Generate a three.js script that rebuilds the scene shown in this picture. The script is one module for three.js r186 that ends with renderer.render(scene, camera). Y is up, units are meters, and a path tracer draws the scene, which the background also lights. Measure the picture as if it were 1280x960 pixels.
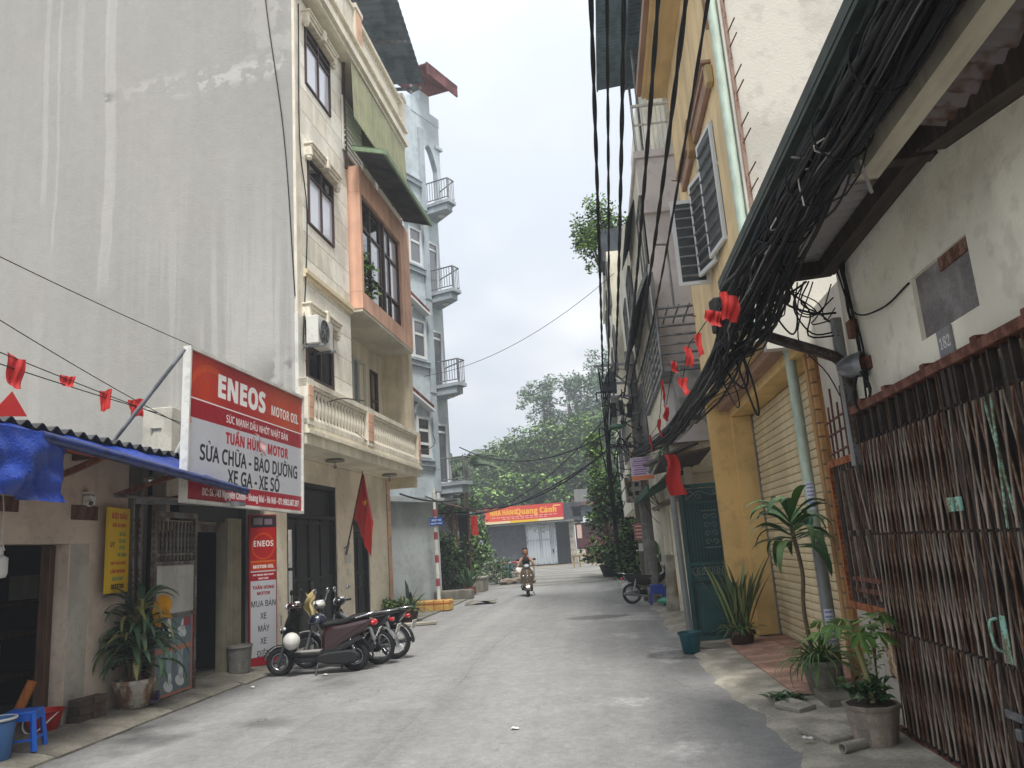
import * as THREE from 'three';
import { mergeGeometries } from 'three/addons/utils/BufferGeometryUtils.js';
import { MarchingCubes } from 'three/addons/objects/MarchingCubes.js';
import { RoundedBoxGeometry } from 'three/addons/geometries/RoundedBoxGeometry.js';

// ---------------------------------------------------------------- camera, sky, sun, exposure
const scene = new THREE.Scene();
const camera = new THREE.PerspectiveCamera(52.85, 4 / 3, 0.05, 900);
camera.position.set(0, 1.55, 0);
camera.rotation.order = 'YXZ';
camera.rotation.set(THREE.MathUtils.degToRad(12.0), THREE.MathUtils.degToRad(5.64), THREE.MathUtils.degToRad(-4.1));
scene.add(camera);
const renderer = new THREE.WebGLRenderer({ antialias: true });
renderer.toneMapping = THREE.LinearToneMapping;
renderer.toneMappingExposure = 3.0;
renderer.shadowMap.enabled = true;

let seedState = 12345;
function seed(n) { seedState = n >>> 0; }
function rnd() { seedState = (seedState + 0x6D2B79F5) >>> 0; let t = seedState; t = Math.imul(t ^ (t >>> 15), t | 1); t ^= t + Math.imul(t ^ (t >>> 7), t | 61); return ((t ^ (t >>> 14)) >>> 0) / 4294967296; }
const rr = (a, b) => a + (b - a) * rnd();
const D2R = Math.PI / 180;
const V = (x, y, z) => new THREE.Vector3(x, y, z);

// value noise
const PERM = new Float32Array(65536);
seed(777); for (let i = 0; i < 65536; i++) PERM[i] = rnd();
const hash2 = (x, y) => PERM[((x & 255) + ((y & 255) << 8)) & 65535];
const hash3 = (x, y, z) => PERM[((x & 255) * 7 + (y & 255) * 241 + (z & 255) * 4099 + (x & 15) * (z & 31)) & 65535];
const sm = (t) => t * t * (3 - 2 * t);
const mix = (a, b, t) => a + (b - a) * t;
const clamp = (v, a = 0, b = 1) => Math.max(a, Math.min(b, v));
const sstep = (a, b, v) => sm(clamp((v - a) / (b - a)));
function vn(x, y, px = 256, py = 256, s = 0) {
  const xi = Math.floor(x), yi = Math.floor(y), fx = sm(x - xi), fy = sm(y - yi);
  const m = (i, p) => ((i % p) + p) % p;
  const a = m(xi, px) + s * 37, b = m(xi + 1, px) + s * 37, c = m(yi, py) + s * 91, d = m(yi + 1, py) + s * 91;
  return mix(mix(hash2(a, c), hash2(b, c), fx), mix(hash2(a, d), hash2(b, d), fx), fy);
}
function fbm(x, y, oct, px, py, s = 0) {
  let v = 0, a = 0.5, t = 0;
  for (let o = 0; o < oct; o++) { v += a * vn(x, y, px, py, s + o); t += a; a *= 0.55; x *= 2; y *= 2; px *= 2; py *= 2; }
  return v / t;
}
function vn3(x, y, z) {
  const xi = Math.floor(x), yi = Math.floor(y), zi = Math.floor(z), fx = sm(x - xi), fy = sm(y - yi), fz = sm(z - zi);
  let r = 0;
  for (let k = 0; k < 8; k++) {
    const i = k & 1, j = (k >> 1) & 1, l = k >> 2;
    r += hash3(xi + i, yi + j, zi + l) * (i ? fx : 1 - fx) * (j ? fy : 1 - fy) * (l ? fz : 1 - fz);
  }
  return r;
}
const fbm3 = (x, y, z, o) => { let v = 0, a = 0.5, t = 0; for (let i = 0; i < o; i++) { v += a * vn3(x, y, z); t += a; a *= 0.5; x = x * 2 + 11; y = y * 2 + 5; z = z * 2 + 3; } return v / t; };

// overcast sky, brighter towards the zenith as overcast skies are
{
  const W = 1024, Hh = 512, d = new Float32Array(W * Hh * 4);
  for (let j = 0; j < Hh; j++) {
    const el = ((j + 0.5) / Hh - 0.5) * Math.PI;
    for (let i = 0; i < W; i++) {
      const az = ((i + 0.5) / W) * 2 * Math.PI, y = Math.sin(el), c = Math.cos(el), x = Math.cos(az) * c, z = Math.sin(az) * c;
      let L, t = 0;
      if (y > -0.02) {
        const k = 1 / (Math.max(y, 0) + 0.22);
        const n = fbm3(x * k * 2.6 + 9, y * 2.2 + 4, z * k * 2.6 + 7, 6), n2 = fbm3(x * k * 0.9 + 3, 2, z * k * 0.9 + 1, 3);
        t = sstep(0.36, 0.66, n * 0.65 + n2 * 0.35);
        L = 0.288 * (1 + 0.7 * Math.max(y, 0)) * (0.87 + 0.22 * t);
      } else L = 0.2;
      const o = (j * W + i) * 4;
      d[o] = L * mix(0.90, 1.0, t); d[o + 1] = L * mix(0.97, 1.01, t); d[o + 2] = L * mix(1.075, 1.03, t); d[o + 3] = 1;
    }
  }
  const sky = new THREE.DataTexture(d, W, Hh, THREE.RGBAFormat, THREE.FloatType);
  sky.mapping = THREE.EquirectangularReflectionMapping; sky.magFilter = THREE.LinearFilter; sky.minFilter = THREE.LinearFilter; sky.needsUpdate = true;
  scene.background = sky; scene.environment = sky;
}
const sun = new THREE.DirectionalLight(new THREE.Color(1, 0.97, 0.92), 1.5);
sun.position.set(9, 60, 13); sun.target.position.set(-1, 0, -14);
sun.castShadow = true; sun.shadow.radius = 26; sun.shadow.mapSize.set(2048, 2048);
Object.assign(sun.shadow.camera, { left: -45, right: 45, top: 60, bottom: -60, near: 1, far: 200 });
scene.add(sun, sun.target);
scene.fog = new THREE.FogExp2(0xdfe6ee, 0.0025);

// ---------------------------------------------------------------- textures and materials
function dataTex(w, h, fn, srgb = true) {
  const d = new Uint8Array(w * h * 4);
  for (let j = 0; j < h; j++) for (let i = 0; i < w; i++) {
    const c = fn(i / w, j / h, i, j), o = (j * w + i) * 4;
    d[o] = clamp(c[0]) * 255; d[o + 1] = clamp(c[1]) * 255; d[o + 2] = clamp(c[2]) * 255; d[o + 3] = 255;
  }
  const t = new THREE.DataTexture(d, w, h, THREE.RGBAFormat);
  t.wrapS = t.wrapT = THREE.RepeatWrapping; t.magFilter = THREE.LinearFilter; t.minFilter = THREE.LinearMipmapLinearFilter; t.generateMipmaps = true;
  if (srgb) t.colorSpace = THREE.SRGBColorSpace;
  t.needsUpdate = true; return t;
}
const N = 512;
const BASE = {
  plaster: dataTex(N, N, (u, v) => { const a = fbm(u * 4, v * 4, 6, 4, 4), b = fbm(u * 24, v * 24, 3, 24, 24, 9); const k = 0.90 + 0.10 * sstep(0.3, 0.62, a) - 0.06 * sstep(0.55, 0.8, b); return [k * 1.005, k, k * 0.98]; }),
  streak: dataTex(N, N, (u, v) => { const a = fbm(u * 20, v * 2, 4, 20, 2, 3), b = fbm(u * 5, v * 4, 5, 5, 4, 5); const k = 0.87 + 0.13 * sstep(0.28, 0.66, a * 0.35 + b * 0.65); return [k * 1.01, k, k * 0.97]; }),
  concrete: dataTex(N, N, (u, v) => { const a = fbm(u * 5, v * 5, 6, 5, 5, 12), b = fbm(u * 60, v * 60, 2, 60, 60, 15); const k = 0.77 + 0.2 * sstep(0.25, 0.72, a) + 0.16 * (b - 0.5); return [k, k * 0.985, k * 0.95]; }),
  rust: dataTex(N, N, (u, v) => { const a = fbm(u * 8, v * 3, 5, 8, 3, 21), b = fbm(u * 30, v * 30, 3, 30, 30, 25); const t = sstep(0.42, 0.6, a * 0.65 + b * 0.35); return [mix(0.95, 0.66, t), mix(0.95, 0.52, t), mix(0.95, 0.43, t)]; }),
  metal: dataTex(N, N, (u, v) => { const a = fbm(u * 6, v * 60, 4, 6, 60, 31), b = fbm(u * 7, v * 7, 4, 7, 7, 35); const k = 0.78 + 0.14 * (a - 0.5) + 0.22 * sstep(0.3, 0.65, b); return [k, k, k]; }),
  wood: dataTex(N, N, (u, v) => { const a = fbm(u * 30, v * 3, 5, 30, 3, 41), k = 0.62 + 0.5 * a; return [k, k * 0.95, k * 0.9]; }),
};
const BUMP = {
  fine: dataTex(N, N, (u, v) => { const a = fbm(u * 60, v * 60, 3, 60, 60, 51) * 0.6 + 0.4 * fbm(u * 10, v * 10, 4, 10, 10, 55); return [a, a, a]; }, false),
};
const texCache = new Map();
function rep(set, key, m) {
  const id = key + m + (set === BUMP ? 'b' : 'c');
  if (!texCache.has(id)) { const t = set[key].clone(); t.repeat.set(1 / m, 1 / m); t.needsUpdate = true; texCache.set(id, t); }
  return texCache.get(id);
}
function std(hex, { map, m = 2, rough = 0.85, metal = 0, bump = 0, bm = 1, clear = 0, side } = {}) {
  const p = { color: new THREE.Color(hex), roughness: rough, metalness: metal };
  if (map) p.map = rep(BASE, map, m);
  if (bump) { p.bumpMap = rep(BUMP, 'fine', bm); p.bumpScale = bump; }
  if (clear) { p.clearcoat = clear; p.clearcoatRoughness = 0.08; return new THREE.MeshPhysicalMaterial(p); }
  if (side) p.side = side;
  return new THREE.MeshStandardMaterial(p);
}
const leafMat = (hex, tr = 0.35) => new THREE.MeshPhysicalMaterial({ color: new THREE.Color(hex), roughness: 0.62, transmission: tr, thickness: 0, side: THREE.DoubleSide });
const foliageMat = (tr = 0.58) => new THREE.MeshPhysicalMaterial({ color: 0xffffff, vertexColors: true, roughness: 0.8, transmission: tr, thickness: 0, side: THREE.DoubleSide });

// ---------------------------------------------------------------- geometry helpers
function uvm(g) {                       // uv in metres by the dominant axis of every triangle
  const n = g.index ? g.toNonIndexed() : g;
  const p = n.attributes.position, uv = new Float32Array(p.count * 2);
  const a = new THREE.Vector3(), b = new THREE.Vector3(), c = new THREE.Vector3();
  for (let i = 0; i < p.count; i += 3) {
    a.fromBufferAttribute(p, i); b.fromBufferAttribute(p, i + 1).sub(a); c.fromBufferAttribute(p, i + 2).sub(a); b.cross(c);
    const ax = Math.abs(b.x), ay = Math.abs(b.y), az = Math.abs(b.z);
    for (let k = 0; k < 3; k++) {
      const x = p.getX(i + k), y = p.getY(i + k), z = p.getZ(i + k); let u, v;
      if (ax >= ay && ax >= az) { u = z; v = y; } else if (az >= ay) { u = x; v = y; } else { u = x; v = z; }
      uv[(i + k) * 2] = u; uv[(i + k) * 2 + 1] = v;
    }
  }
  n.setAttribute('uv', new THREE.BufferAttribute(uv, 2));
  for (const k of Object.keys(n.attributes)) if (!['position', 'normal', 'uv', 'color'].includes(k)) n.deleteAttribute(k);
  return n;
}
function put(g, x = 0, y = 0, z = 0, rx = 0, ry = 0, rz = 0) {
  if (rx || ry || rz) g.applyMatrix4(new THREE.Matrix4().makeRotationFromEuler(new THREE.Euler(rx, ry, rz)));
  return g.translate(x, y, z);
}
const bx = (w, h, d, x = 0, y = 0, z = 0, rx = 0, ry = 0, rz = 0) => put(new THREE.BoxGeometry(w, h, d), x, y, z, rx, ry, rz);
const rbx = (w, h, d, r, x = 0, y = 0, z = 0, rx = 0, ry = 0, rz = 0, s = 2) => put(new RoundedBoxGeometry(w, h, d, s, Math.min(r, w / 2.01, h / 2.01, d / 2.01)), x, y, z, rx, ry, rz);
const span = (x0, x1, y0, y1, z0, z1) => bx(Math.abs(x1 - x0), Math.abs(y1 - y0), Math.abs(z1 - z0), (x0 + x1) / 2, (y0 + y1) / 2, (z0 + z1) / 2);
const rspan = (x0, x1, y0, y1, z0, z1, r = 0.01) => rbx(Math.abs(x1 - x0), Math.abs(y1 - y0), Math.abs(z1 - z0), r, (x0 + x1) / 2, (y0 + y1) / 2, (z0 + z1) / 2, 0, 0, 0, 1);
const cyl = (r0, r1, h, s, x = 0, y = 0, z = 0, rx = 0, ry = 0, rz = 0) => put(new THREE.CylinderGeometry(r0, r1, h, s), x, y, z, rx, ry, rz);
const sph = (r, x, y, z, sx = 1, sy = 1, sz = 1, a = 14, b = 10) => new THREE.SphereGeometry(r, a, b).scale(sx, sy, sz).translate(x, y, z);
function rod(a, b, r, s = 6, r2 = r) {
  const d = new THREE.Vector3().subVectors(b, a), l = d.length(), g = new THREE.CylinderGeometry(r2, r, l, s);
  g.applyQuaternion(new THREE.Quaternion().setFromUnitVectors(V(0, 1, 0), d.normalize()));
  return g.translate((a.x + b.x) / 2, (a.y + b.y) / 2, (a.z + b.z) / 2);
}
function bar(a, b, w, h) {               // a box from a to b
  const d = new THREE.Vector3().subVectors(b, a), l = d.length(), g = new THREE.BoxGeometry(w, h, l), m = new THREE.Matrix4();
  m.lookAt(b, a, Math.abs(d.y) > 0.99 * l ? V(1, 0, 0) : V(0, 1, 0)); m.setPosition((a.x + b.x) / 2, (a.y + b.y) / 2, (a.z + b.z) / 2);
  return g.applyMatrix4(m);
}
const tube = (pts, r, seg = 24, s = 6, tension = 0.5) => new THREE.TubeGeometry(new THREE.CatmullRomCurve3(pts, false, 'catmullrom', tension), seg, r, s, false);
function sag(a, b, drop, n = 8) { const o = []; for (let i = 0; i <= n; i++) { const t = i / n; o.push(V(mix(a.x, b.x, t), mix(a.y, b.y, t) - drop * 4 * t * (1 - t), mix(a.z, b.z, t))); } return o; }
const lathe = (pts, s = 20) => new THREE.LatheGeometry(pts.map(([x, y]) => new THREE.Vector2(x, y)), s);
function extrude(pts, depth, bevel = 0, holes = []) {   // profile in xy, centred in z
  const sh = new THREE.Shape(pts.map(([x, y]) => new THREE.Vector2(x, y)));
  for (const h of holes) sh.holes.push(new THREE.Path(h.map(([x, y]) => new THREE.Vector2(x, y))));
  const g = new THREE.ExtrudeGeometry(sh, { depth: depth - 2 * bevel, bevelEnabled: bevel > 0, bevelThickness: bevel, bevelSize: bevel, bevelOffset: -bevel, bevelSegments: 2, curveSegments: 8, steps: 1 });
  return g.translate(0, 0, -(depth - 2 * bevel) / 2);
}
function smoothPts(pts, n = 5) {         // closed smooth outline through points
  const c = new THREE.CatmullRomCurve3(pts.map(([x, y]) => V(x, y, 0)), true, 'catmullrom', 0.5);
  return c.getPoints(pts.length * n).slice(0, -1).map((p) => [p.x, p.y]);
}
function sheet(fn, nu, nv) {             // fn(u, v) -> [x, y, z]
  const pos = [], idx = [];
  for (let j = 0; j <= nv; j++) for (let i = 0; i <= nu; i++) pos.push(...fn(i / nu, j / nv));
  for (let j = 0; j < nv; j++) for (let i = 0; i < nu; i++) { const a = j * (nu + 1) + i, b = a + 1, c = a + nu + 1, d = c + 1; idx.push(a, b, d, a, d, c); }
  const g = new THREE.BufferGeometry(); g.setAttribute('position', new THREE.Float32BufferAttribute(pos, 3)); g.setIndex(idx); g.computeVertexNormals(); return g;
}
// corrugated sheet: u across the ridges, between the edge p0->p1, falling along vector d
function corrugated(p0, p1, d, pitch, amp, up = V(0, 1, 0), nv = 2) {
  const L = p0.distanceTo(p1), n = Math.max(8, Math.round(L / pitch * 8));
  return sheet((u, v) => { const h = amp * Math.sin(u * L / pitch * 2 * Math.PI); return [mix(p0.x, p1.x, u) + d.x * v + up.x * h, mix(p0.y, p1.y, u) + d.y * v + up.y * h, mix(p0.z, p1.z, u) + d.z * v + up.z * h]; }, n, nv);
}
const names = new Map();
function numbered(n) { const k = names.get(n) || 0; names.set(n, k + 1); return k ? n + '_' + String(k).padStart(3, '0') : n; }
function mesh(name, geos, mat, parent, label) {
  const list = (Array.isArray(geos) ? geos : [geos]).map((g) => uvm(g));
  for (const g of list) if (!list.every((k) => !!k.attributes.color)) g.deleteAttribute('color');
  const m = new THREE.Mesh(list.length > 1 ? mergeGeometries(list) : list[0], mat);
  m.name = parent ? name : numbered(name); m.castShadow = m.receiveShadow = true; (parent || scene).add(m);
  if (label) m.userData.label = label;
  return m;
}
function each(name, geos, mat, parent, label) { for (const g of geos) mesh(name, g, mat, parent, label); }
function share(name, geo, mat, parent, x = 0, y = 0, z = 0, rx = 0, ry = 0, rz = 0) {   // a piece sharing its geometry (uv already made)
  const m = new THREE.Mesh(geo, mat); m.name = name; m.position.set(x, y, z); m.rotation.set(rx, ry, rz); m.castShadow = m.receiveShadow = true; parent.add(m); return m;
}
function thing(name, label, category, pos = [0, 0, 0], ry = 0, group) {
  const o = new THREE.Group(); o.name = numbered(name); o.position.set(...pos); o.rotation.y = ry; scene.add(o);
  o.userData = { label, category }; if (group) o.userData.group = group; return o;
}
function tag(o, label, category, group) { Object.assign(o.userData, { label, category }); if (group) o.userData.group = group; return o; }
function struct(name, geos, mat) { const m = mesh(name, geos, mat); m.userData.kind = 'structure'; return m; }
function copy(src, pos, ry, label, group) {
  const c = src.clone(); c.name = numbered(src.name.replace(/_\d{3}$/, '')); c.userData = { ...src.userData, label }; if (group) c.userData.group = group;
  c.position.set(...pos); if (ry !== undefined) c.rotation.y = ry; scene.add(c); return c;
}
function canvasTex(w, h, draw) {
  const c = document.createElement('canvas'); c.width = w; c.height = h; draw(c.getContext('2d'), w, h);
  const t = new THREE.CanvasTexture(c); t.colorSpace = THREE.SRGBColorSpace; t.anisotropy = 8; return t;
}
// text with Vietnamese accents drawn as strokes, so that it does not depend on the font's glyphs
function vtext(c, str, x, y, size, o = {}) {
  const { bold = false, sx = 1, align = 'center', heavy = bold ? size * 0.06 : 0 } = o;
  c.save(); c.translate(x, y); c.scale(sx, 1); c.textAlign = 'left'; c.font = (bold ? 'bold ' : '') + size + 'px sans-serif'; c.lineJoin = 'round';
  const cl = []; for (const ch of str.replace(/Đ/g, 'D\u0335').replace(/đ/g, 'd\u0335').normalize('NFD')) { if (/[\u0300-\u036f]/.test(ch)) cl[cl.length - 1].m.push(ch); else cl.push({ b: ch, m: [] }); }
  const ws = cl.map((k) => c.measureText(k.b).width), W = ws.reduce((a, b) => a + b, 0);
  let p = align === 'center' ? -W / 2 : 0;
  cl.forEach((k, i) => {
    c.fillText(k.b, p, 0); c.strokeStyle = c.fillStyle; if (heavy) { c.lineWidth = heavy; c.strokeText(k.b, p, 0); }
    const w = ws[i], up = k.b === k.b.toUpperCase() && k.b !== k.b.toLowerCase(), top = up ? -0.73 * size : /[dbhlkt]/.test(k.b) ? -0.76 * size : -0.56 * size, m = p + w / 2, q = size * 0.1;
    c.lineWidth = size * (bold ? 0.1 : 0.07); let y0 = top - q * 0.5;
    const L = (...a) => { c.beginPath(); c.moveTo(a[0], a[1]); for (let j = 2; j < a.length; j += 2) c.lineTo(a[j], a[j + 1]); c.stroke(); };
    if (k.m.includes('\u0302')) { L(m - q * 1.5, y0, m, y0 - q * 1.1, m + q * 1.5, y0); }
    if (k.m.includes('\u0306')) { c.beginPath(); c.arc(m, y0 - q * 1.2, q * 1.3, 0.3, Math.PI - 0.3); c.stroke(); }
    if (k.m.includes('\u031b')) { c.beginPath(); c.moveTo(p + w * 0.86, top + q * 0.9); c.quadraticCurveTo(p + w * 1.08, top + q * 0.6, p + w * 1.0, top - q * 0.6); c.stroke(); }
    if (k.m.includes('\u0335')) L(p - w * 0.02, top * (up ? 0.46 : 0.8), p + w * (up ? 0.42 : 1.0), top * (up ? 0.46 : 0.8));
    const two = k.m.includes('\u0302') || k.m.includes('\u0306'), mx = two ? m + q * 1.7 : m; if (two) y0 -= q * 0.9;
    if (k.m.includes('\u0301')) L(mx - q * 0.6, y0, mx + q * 0.8, y0 - q * 1.4);
    if (k.m.includes('\u0300')) L(mx + q * 0.6, y0, mx - q * 0.8, y0 - q * 1.4);
    if (k.m.includes('\u0309')) { c.beginPath(); c.arc(mx, y0 - q * 1.1, q * 0.7, Math.PI, 2.4 * Math.PI); c.stroke(); }
    if (k.m.includes('\u0303')) { c.beginPath(); c.moveTo(m - q * 1.4, y0 - q * 0.4); c.bezierCurveTo(m - q * 0.6, y0 - q * 1.8, m + q * 0.5, y0 + q * 0.6, m + q * 1.4, y0 - q * 0.9); c.stroke(); }
    if (k.m.includes('\u0323')) { c.beginPath(); c.arc(m, size * 0.14, size * 0.06, 0, 7); c.fill(); }
    p += w;
  });
  c.restore();
}
function panelMesh(name, w, h, tex, parent, rough = 0.5) {      // printed face, uv 0..1, facing +z
  const m = new THREE.Mesh(new THREE.PlaneGeometry(w, h), new THREE.MeshStandardMaterial({ map: tex, roughness: rough }));
  m.name = name; m.castShadow = m.receiveShadow = true; parent.add(m); return m;
}
// wall with rectangular holes, in the xy plane, thickness t behind z = 0; rects of solid cells
function wallCells(x0, x1, y0, y1, holes) {
  const xs = [...new Set([x0, x1, ...holes.flatMap((h) => [h[0], h[1]])])].filter((v) => v >= x0 && v <= x1).sort((a, b) => a - b);
  const out = [];
  for (let i = 0; i + 1 < xs.length; i++) {
    const hs = holes.filter((h) => h[0] <= xs[i] + 1e-6 && h[1] >= xs[i + 1] - 1e-6).sort((a, b) => a[2] - b[2]);
    let y = y0;
    for (const h of hs) { if (h[2] > y + 1e-6) out.push([xs[i], xs[i + 1], y, Math.min(h[2], y1)]); y = Math.max(y, h[3]); }
    if (y < y1 - 1e-6) out.push([xs[i], xs[i + 1], y, y1]);
  }
  return out;
}
// ---------------------------------------------------------------- ground, road, verges
const asphaltTex = dataTex(1536, 1800, (u, v, i, j) => {
  const x = -6.2 + u * 8.6, z = -1 - v * 31;               // metres
  const a = fbm(x * 0.55, z * 0.35, 5, 256, 256, 61), b = fbm(x * 5, z * 5, 3, 256, 256, 65), s = hash2(i * 3 + (j >> 3), j * 7 + (i >> 5));
  const b2 = fbm(x * 19, z * 19, 2, 256, 256, 67); let k = 0.525 + 0.06 * (a - 0.5) + 0.06 * (b - 0.5) + 0.07 * (b2 - 0.5) + 0.07 * (s - 0.5);
  const tr = fbm(x * 2.6 + 0.2 * Math.sin(z * 0.3), z * 0.12, 4, 256, 256, 71); k += 0.09 * (tr - 0.5);            // wear along the lane
  k += 0.03 * Math.exp(-((x + 0.6) ** 2) / 0.3) + 0.03 * Math.exp(-((x + 2.6) ** 2) / 0.3);
  const pale = x < -0.8 ? 0 : sstep(0.60, 0.74, fbm(x * 1.3 + 3, z * 1.1, 5, 256, 256, 75)) * sstep(-0.8, 0.5, x) * 0.09; k += pale * (0.4 + 1.2 * b2);   // scuffed pale patches to the right
  const oil = x > -2.6 || z < -14 ? 0 : sstep(0.55, 0.75, fbm(x * 0.9, z * 1.0, 5, 256, 256, 79)) * sstep(-2.6, -4.2, x) * sstep(-14, -10, z) * 0.15; k -= oil * (0.5 + b2);   // oil in front of the repair shop
  const far1 = Math.abs(x - 1) > 1.2 || Math.abs(z + 11.1) > 1, far2 = Math.abs(x + 0.2) > 1.5 || Math.abs(z + 17.2) > 1.2; const pd = far1 ? 9 : Math.hypot((x - 1.0) / 0.62, (z + 11.1) / 0.55) + 0.5 * (fbm(x * 2, z * 2, 4, 256, 256, 83) - 0.5); k -= 0.16 * sstep(1.0, 0.8, pd);     // damp patch by the bucket
  const pd2 = far2 ? 9 : Math.hypot((x + 0.2) / 0.75, (z + 17.2) / 0.5) + 0.7 * (fbm(x * 2, z * 2, 4, 256, 256, 85) - 0.5); k -= 0.12 * sstep(1.0, 0.85, pd2);
  const seam = Math.abs(x + 1.9 + 0.05 * Math.sin(z * 0.9) + 0.08 * (fbm(z * 1.3, 5, 3, 256, 256, 91) - 0.5)); if (z < -4) k -= 0.06 * sstep(0.02, 0.004, seam) * sstep(0.35, 0.6, a);
  if (x > -3.1 && x < -1.95 && z < -6.2 && z > -8.4) k -= 0.035; 
  const cr = Math.abs(fbm(x * 0.9 + 5, z * 0.5, 5, 256, 256, 89) - 0.5); k -= 0.13 * sstep(0.005, 0.0, cr) * sstep(0.4, 0.65, a); k -= 0.07 * sstep(-4.4, -4.95, x) * (0.5 + a); k -= 0.02 * sstep(0.8, 1.15, x) * sstep(0.4, 0.6, a);
  return [k * 1.0, k * 0.995, k * 0.985];
});
asphaltTex.wrapS = asphaltTex.wrapT = THREE.ClampToEdgeWrapping;
asphaltTex.repeat.set(1 / 8.6, -1 / 31); asphaltTex.offset.set(6.2 / 8.6, -1 / 31);
const M = {};
M.asphalt = new THREE.MeshStandardMaterial({ map: asphaltTex, roughness: 0.93, bumpMap: rep(BUMP, 'fine', 0.5), bumpScale: 0.004 });
M.asphaltFar = std('#8f8e8c', { map: 'concrete', m: 7, rough: 0.95 });
M.earth = std('#8b8172', { map: 'concrete', m: 5, rough: 1 });
M.conc = std('#928f87', { map: 'concrete', m: 1.7, rough: 0.95, bump: 0.008, bm: 0.8 });
M.concPale = std('#b3b0a8', { map: 'concrete', m: 1.1, rough: 0.95, bump: 0.006, bm: 0.8 });
M.concDark = std('#84817a', { map: 'concrete', m: 1.5, rough: 0.95, bump: 0.006 });
struct('ground', sheet((u, v) => [-200 + u * 400, -0.02, 60 - v * 320], 4, 4), M.earth);
struct('road', sheet((u, v) => [-6.2 + u * 8.6, 0.0, -1 - v * 31], 1, 1), M.asphalt);
struct('road', [span(-6.2, 2.4, -0.02, -0.0, 12, -1.0), span(-7, 2.6, -0.02, 0.0, -32, -62)], M.asphaltFar);
struct('road', span(-30, 30, -0.016, 0.004, -62, -65.5), M.earth);
// left kerb: sloping concrete slabs laid one after another
const pavementL = struct('pavement', span(-7.5, -5.55, -0.02, 0.09, 4, -13.0), M.conc);
seed(5);
for (let i = 0, z = -3.0; i < 13; i++) {
  const l = rr(0.75, 1.15), w = rr(-0.03, 0.03), z0 = z, z1 = z - l + 0.012, h = 0.088 + rr(-0.004, 0.008);
  const g = extrude([[-5.55, -0.01], [-4.98 + w, -0.01], [-4.98 + w, 0.022], [-5.1 + w, 0.05], [-5.55, h]], l - 0.012, 0.006).translate(0, 0, (z0 + z1) / 2);
  mesh('kerb_slab', g, rnd() < 0.7 ? M.conc : M.concDark, pavementL); z -= l;
}
struct('pavement', span(-6.5, -4.55, -0.02, 0.035, -15.2, -26), M.conc);
// right verge: broken concrete with an uneven edge
{
  const g = sheet((u, v) => {
    const z = -2 - v * 23, e = 1.12 + 0.30 * (fbm(z * 0.7, 3, 4, 256, 256, 101) - 0.5) + 0.16 * (fbm(z * 3, 7, 3, 256, 256, 103) - 0.5) - (z < -12 ? 0.1 : 0) + (z > -7 ? 0.12 * (z + 7) * 0.3 : 0);
    const x = mix(e, 2.6, u), k = u === 0 ? 0 : 1;
    return [x, 0.006 + (u === 0 ? -0.01 : 0) + 0.012 * k + 0.075 * u + 0.02 * (fbm(x * 3, z * 3, 3, 256, 256, 105) - 0.5) * k, z];
  }, 18, 160);
  struct('pavement', g, M.concPale);
  struct('pavement', span(2.5, 6, -0.02, 0.08, -1, -26), M.conc);
  struct('pavement', sheet((u, v) => { const z = -25 - v * 20, e = 0.9 + 0.3 * (fbm(z * 0.7, 13, 4, 256, 256, 107) - 0.5); return [mix(e, 3, u), 0.004 + 0.06 * u, z]; }, 6, 40), M.concPale);
}
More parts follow.
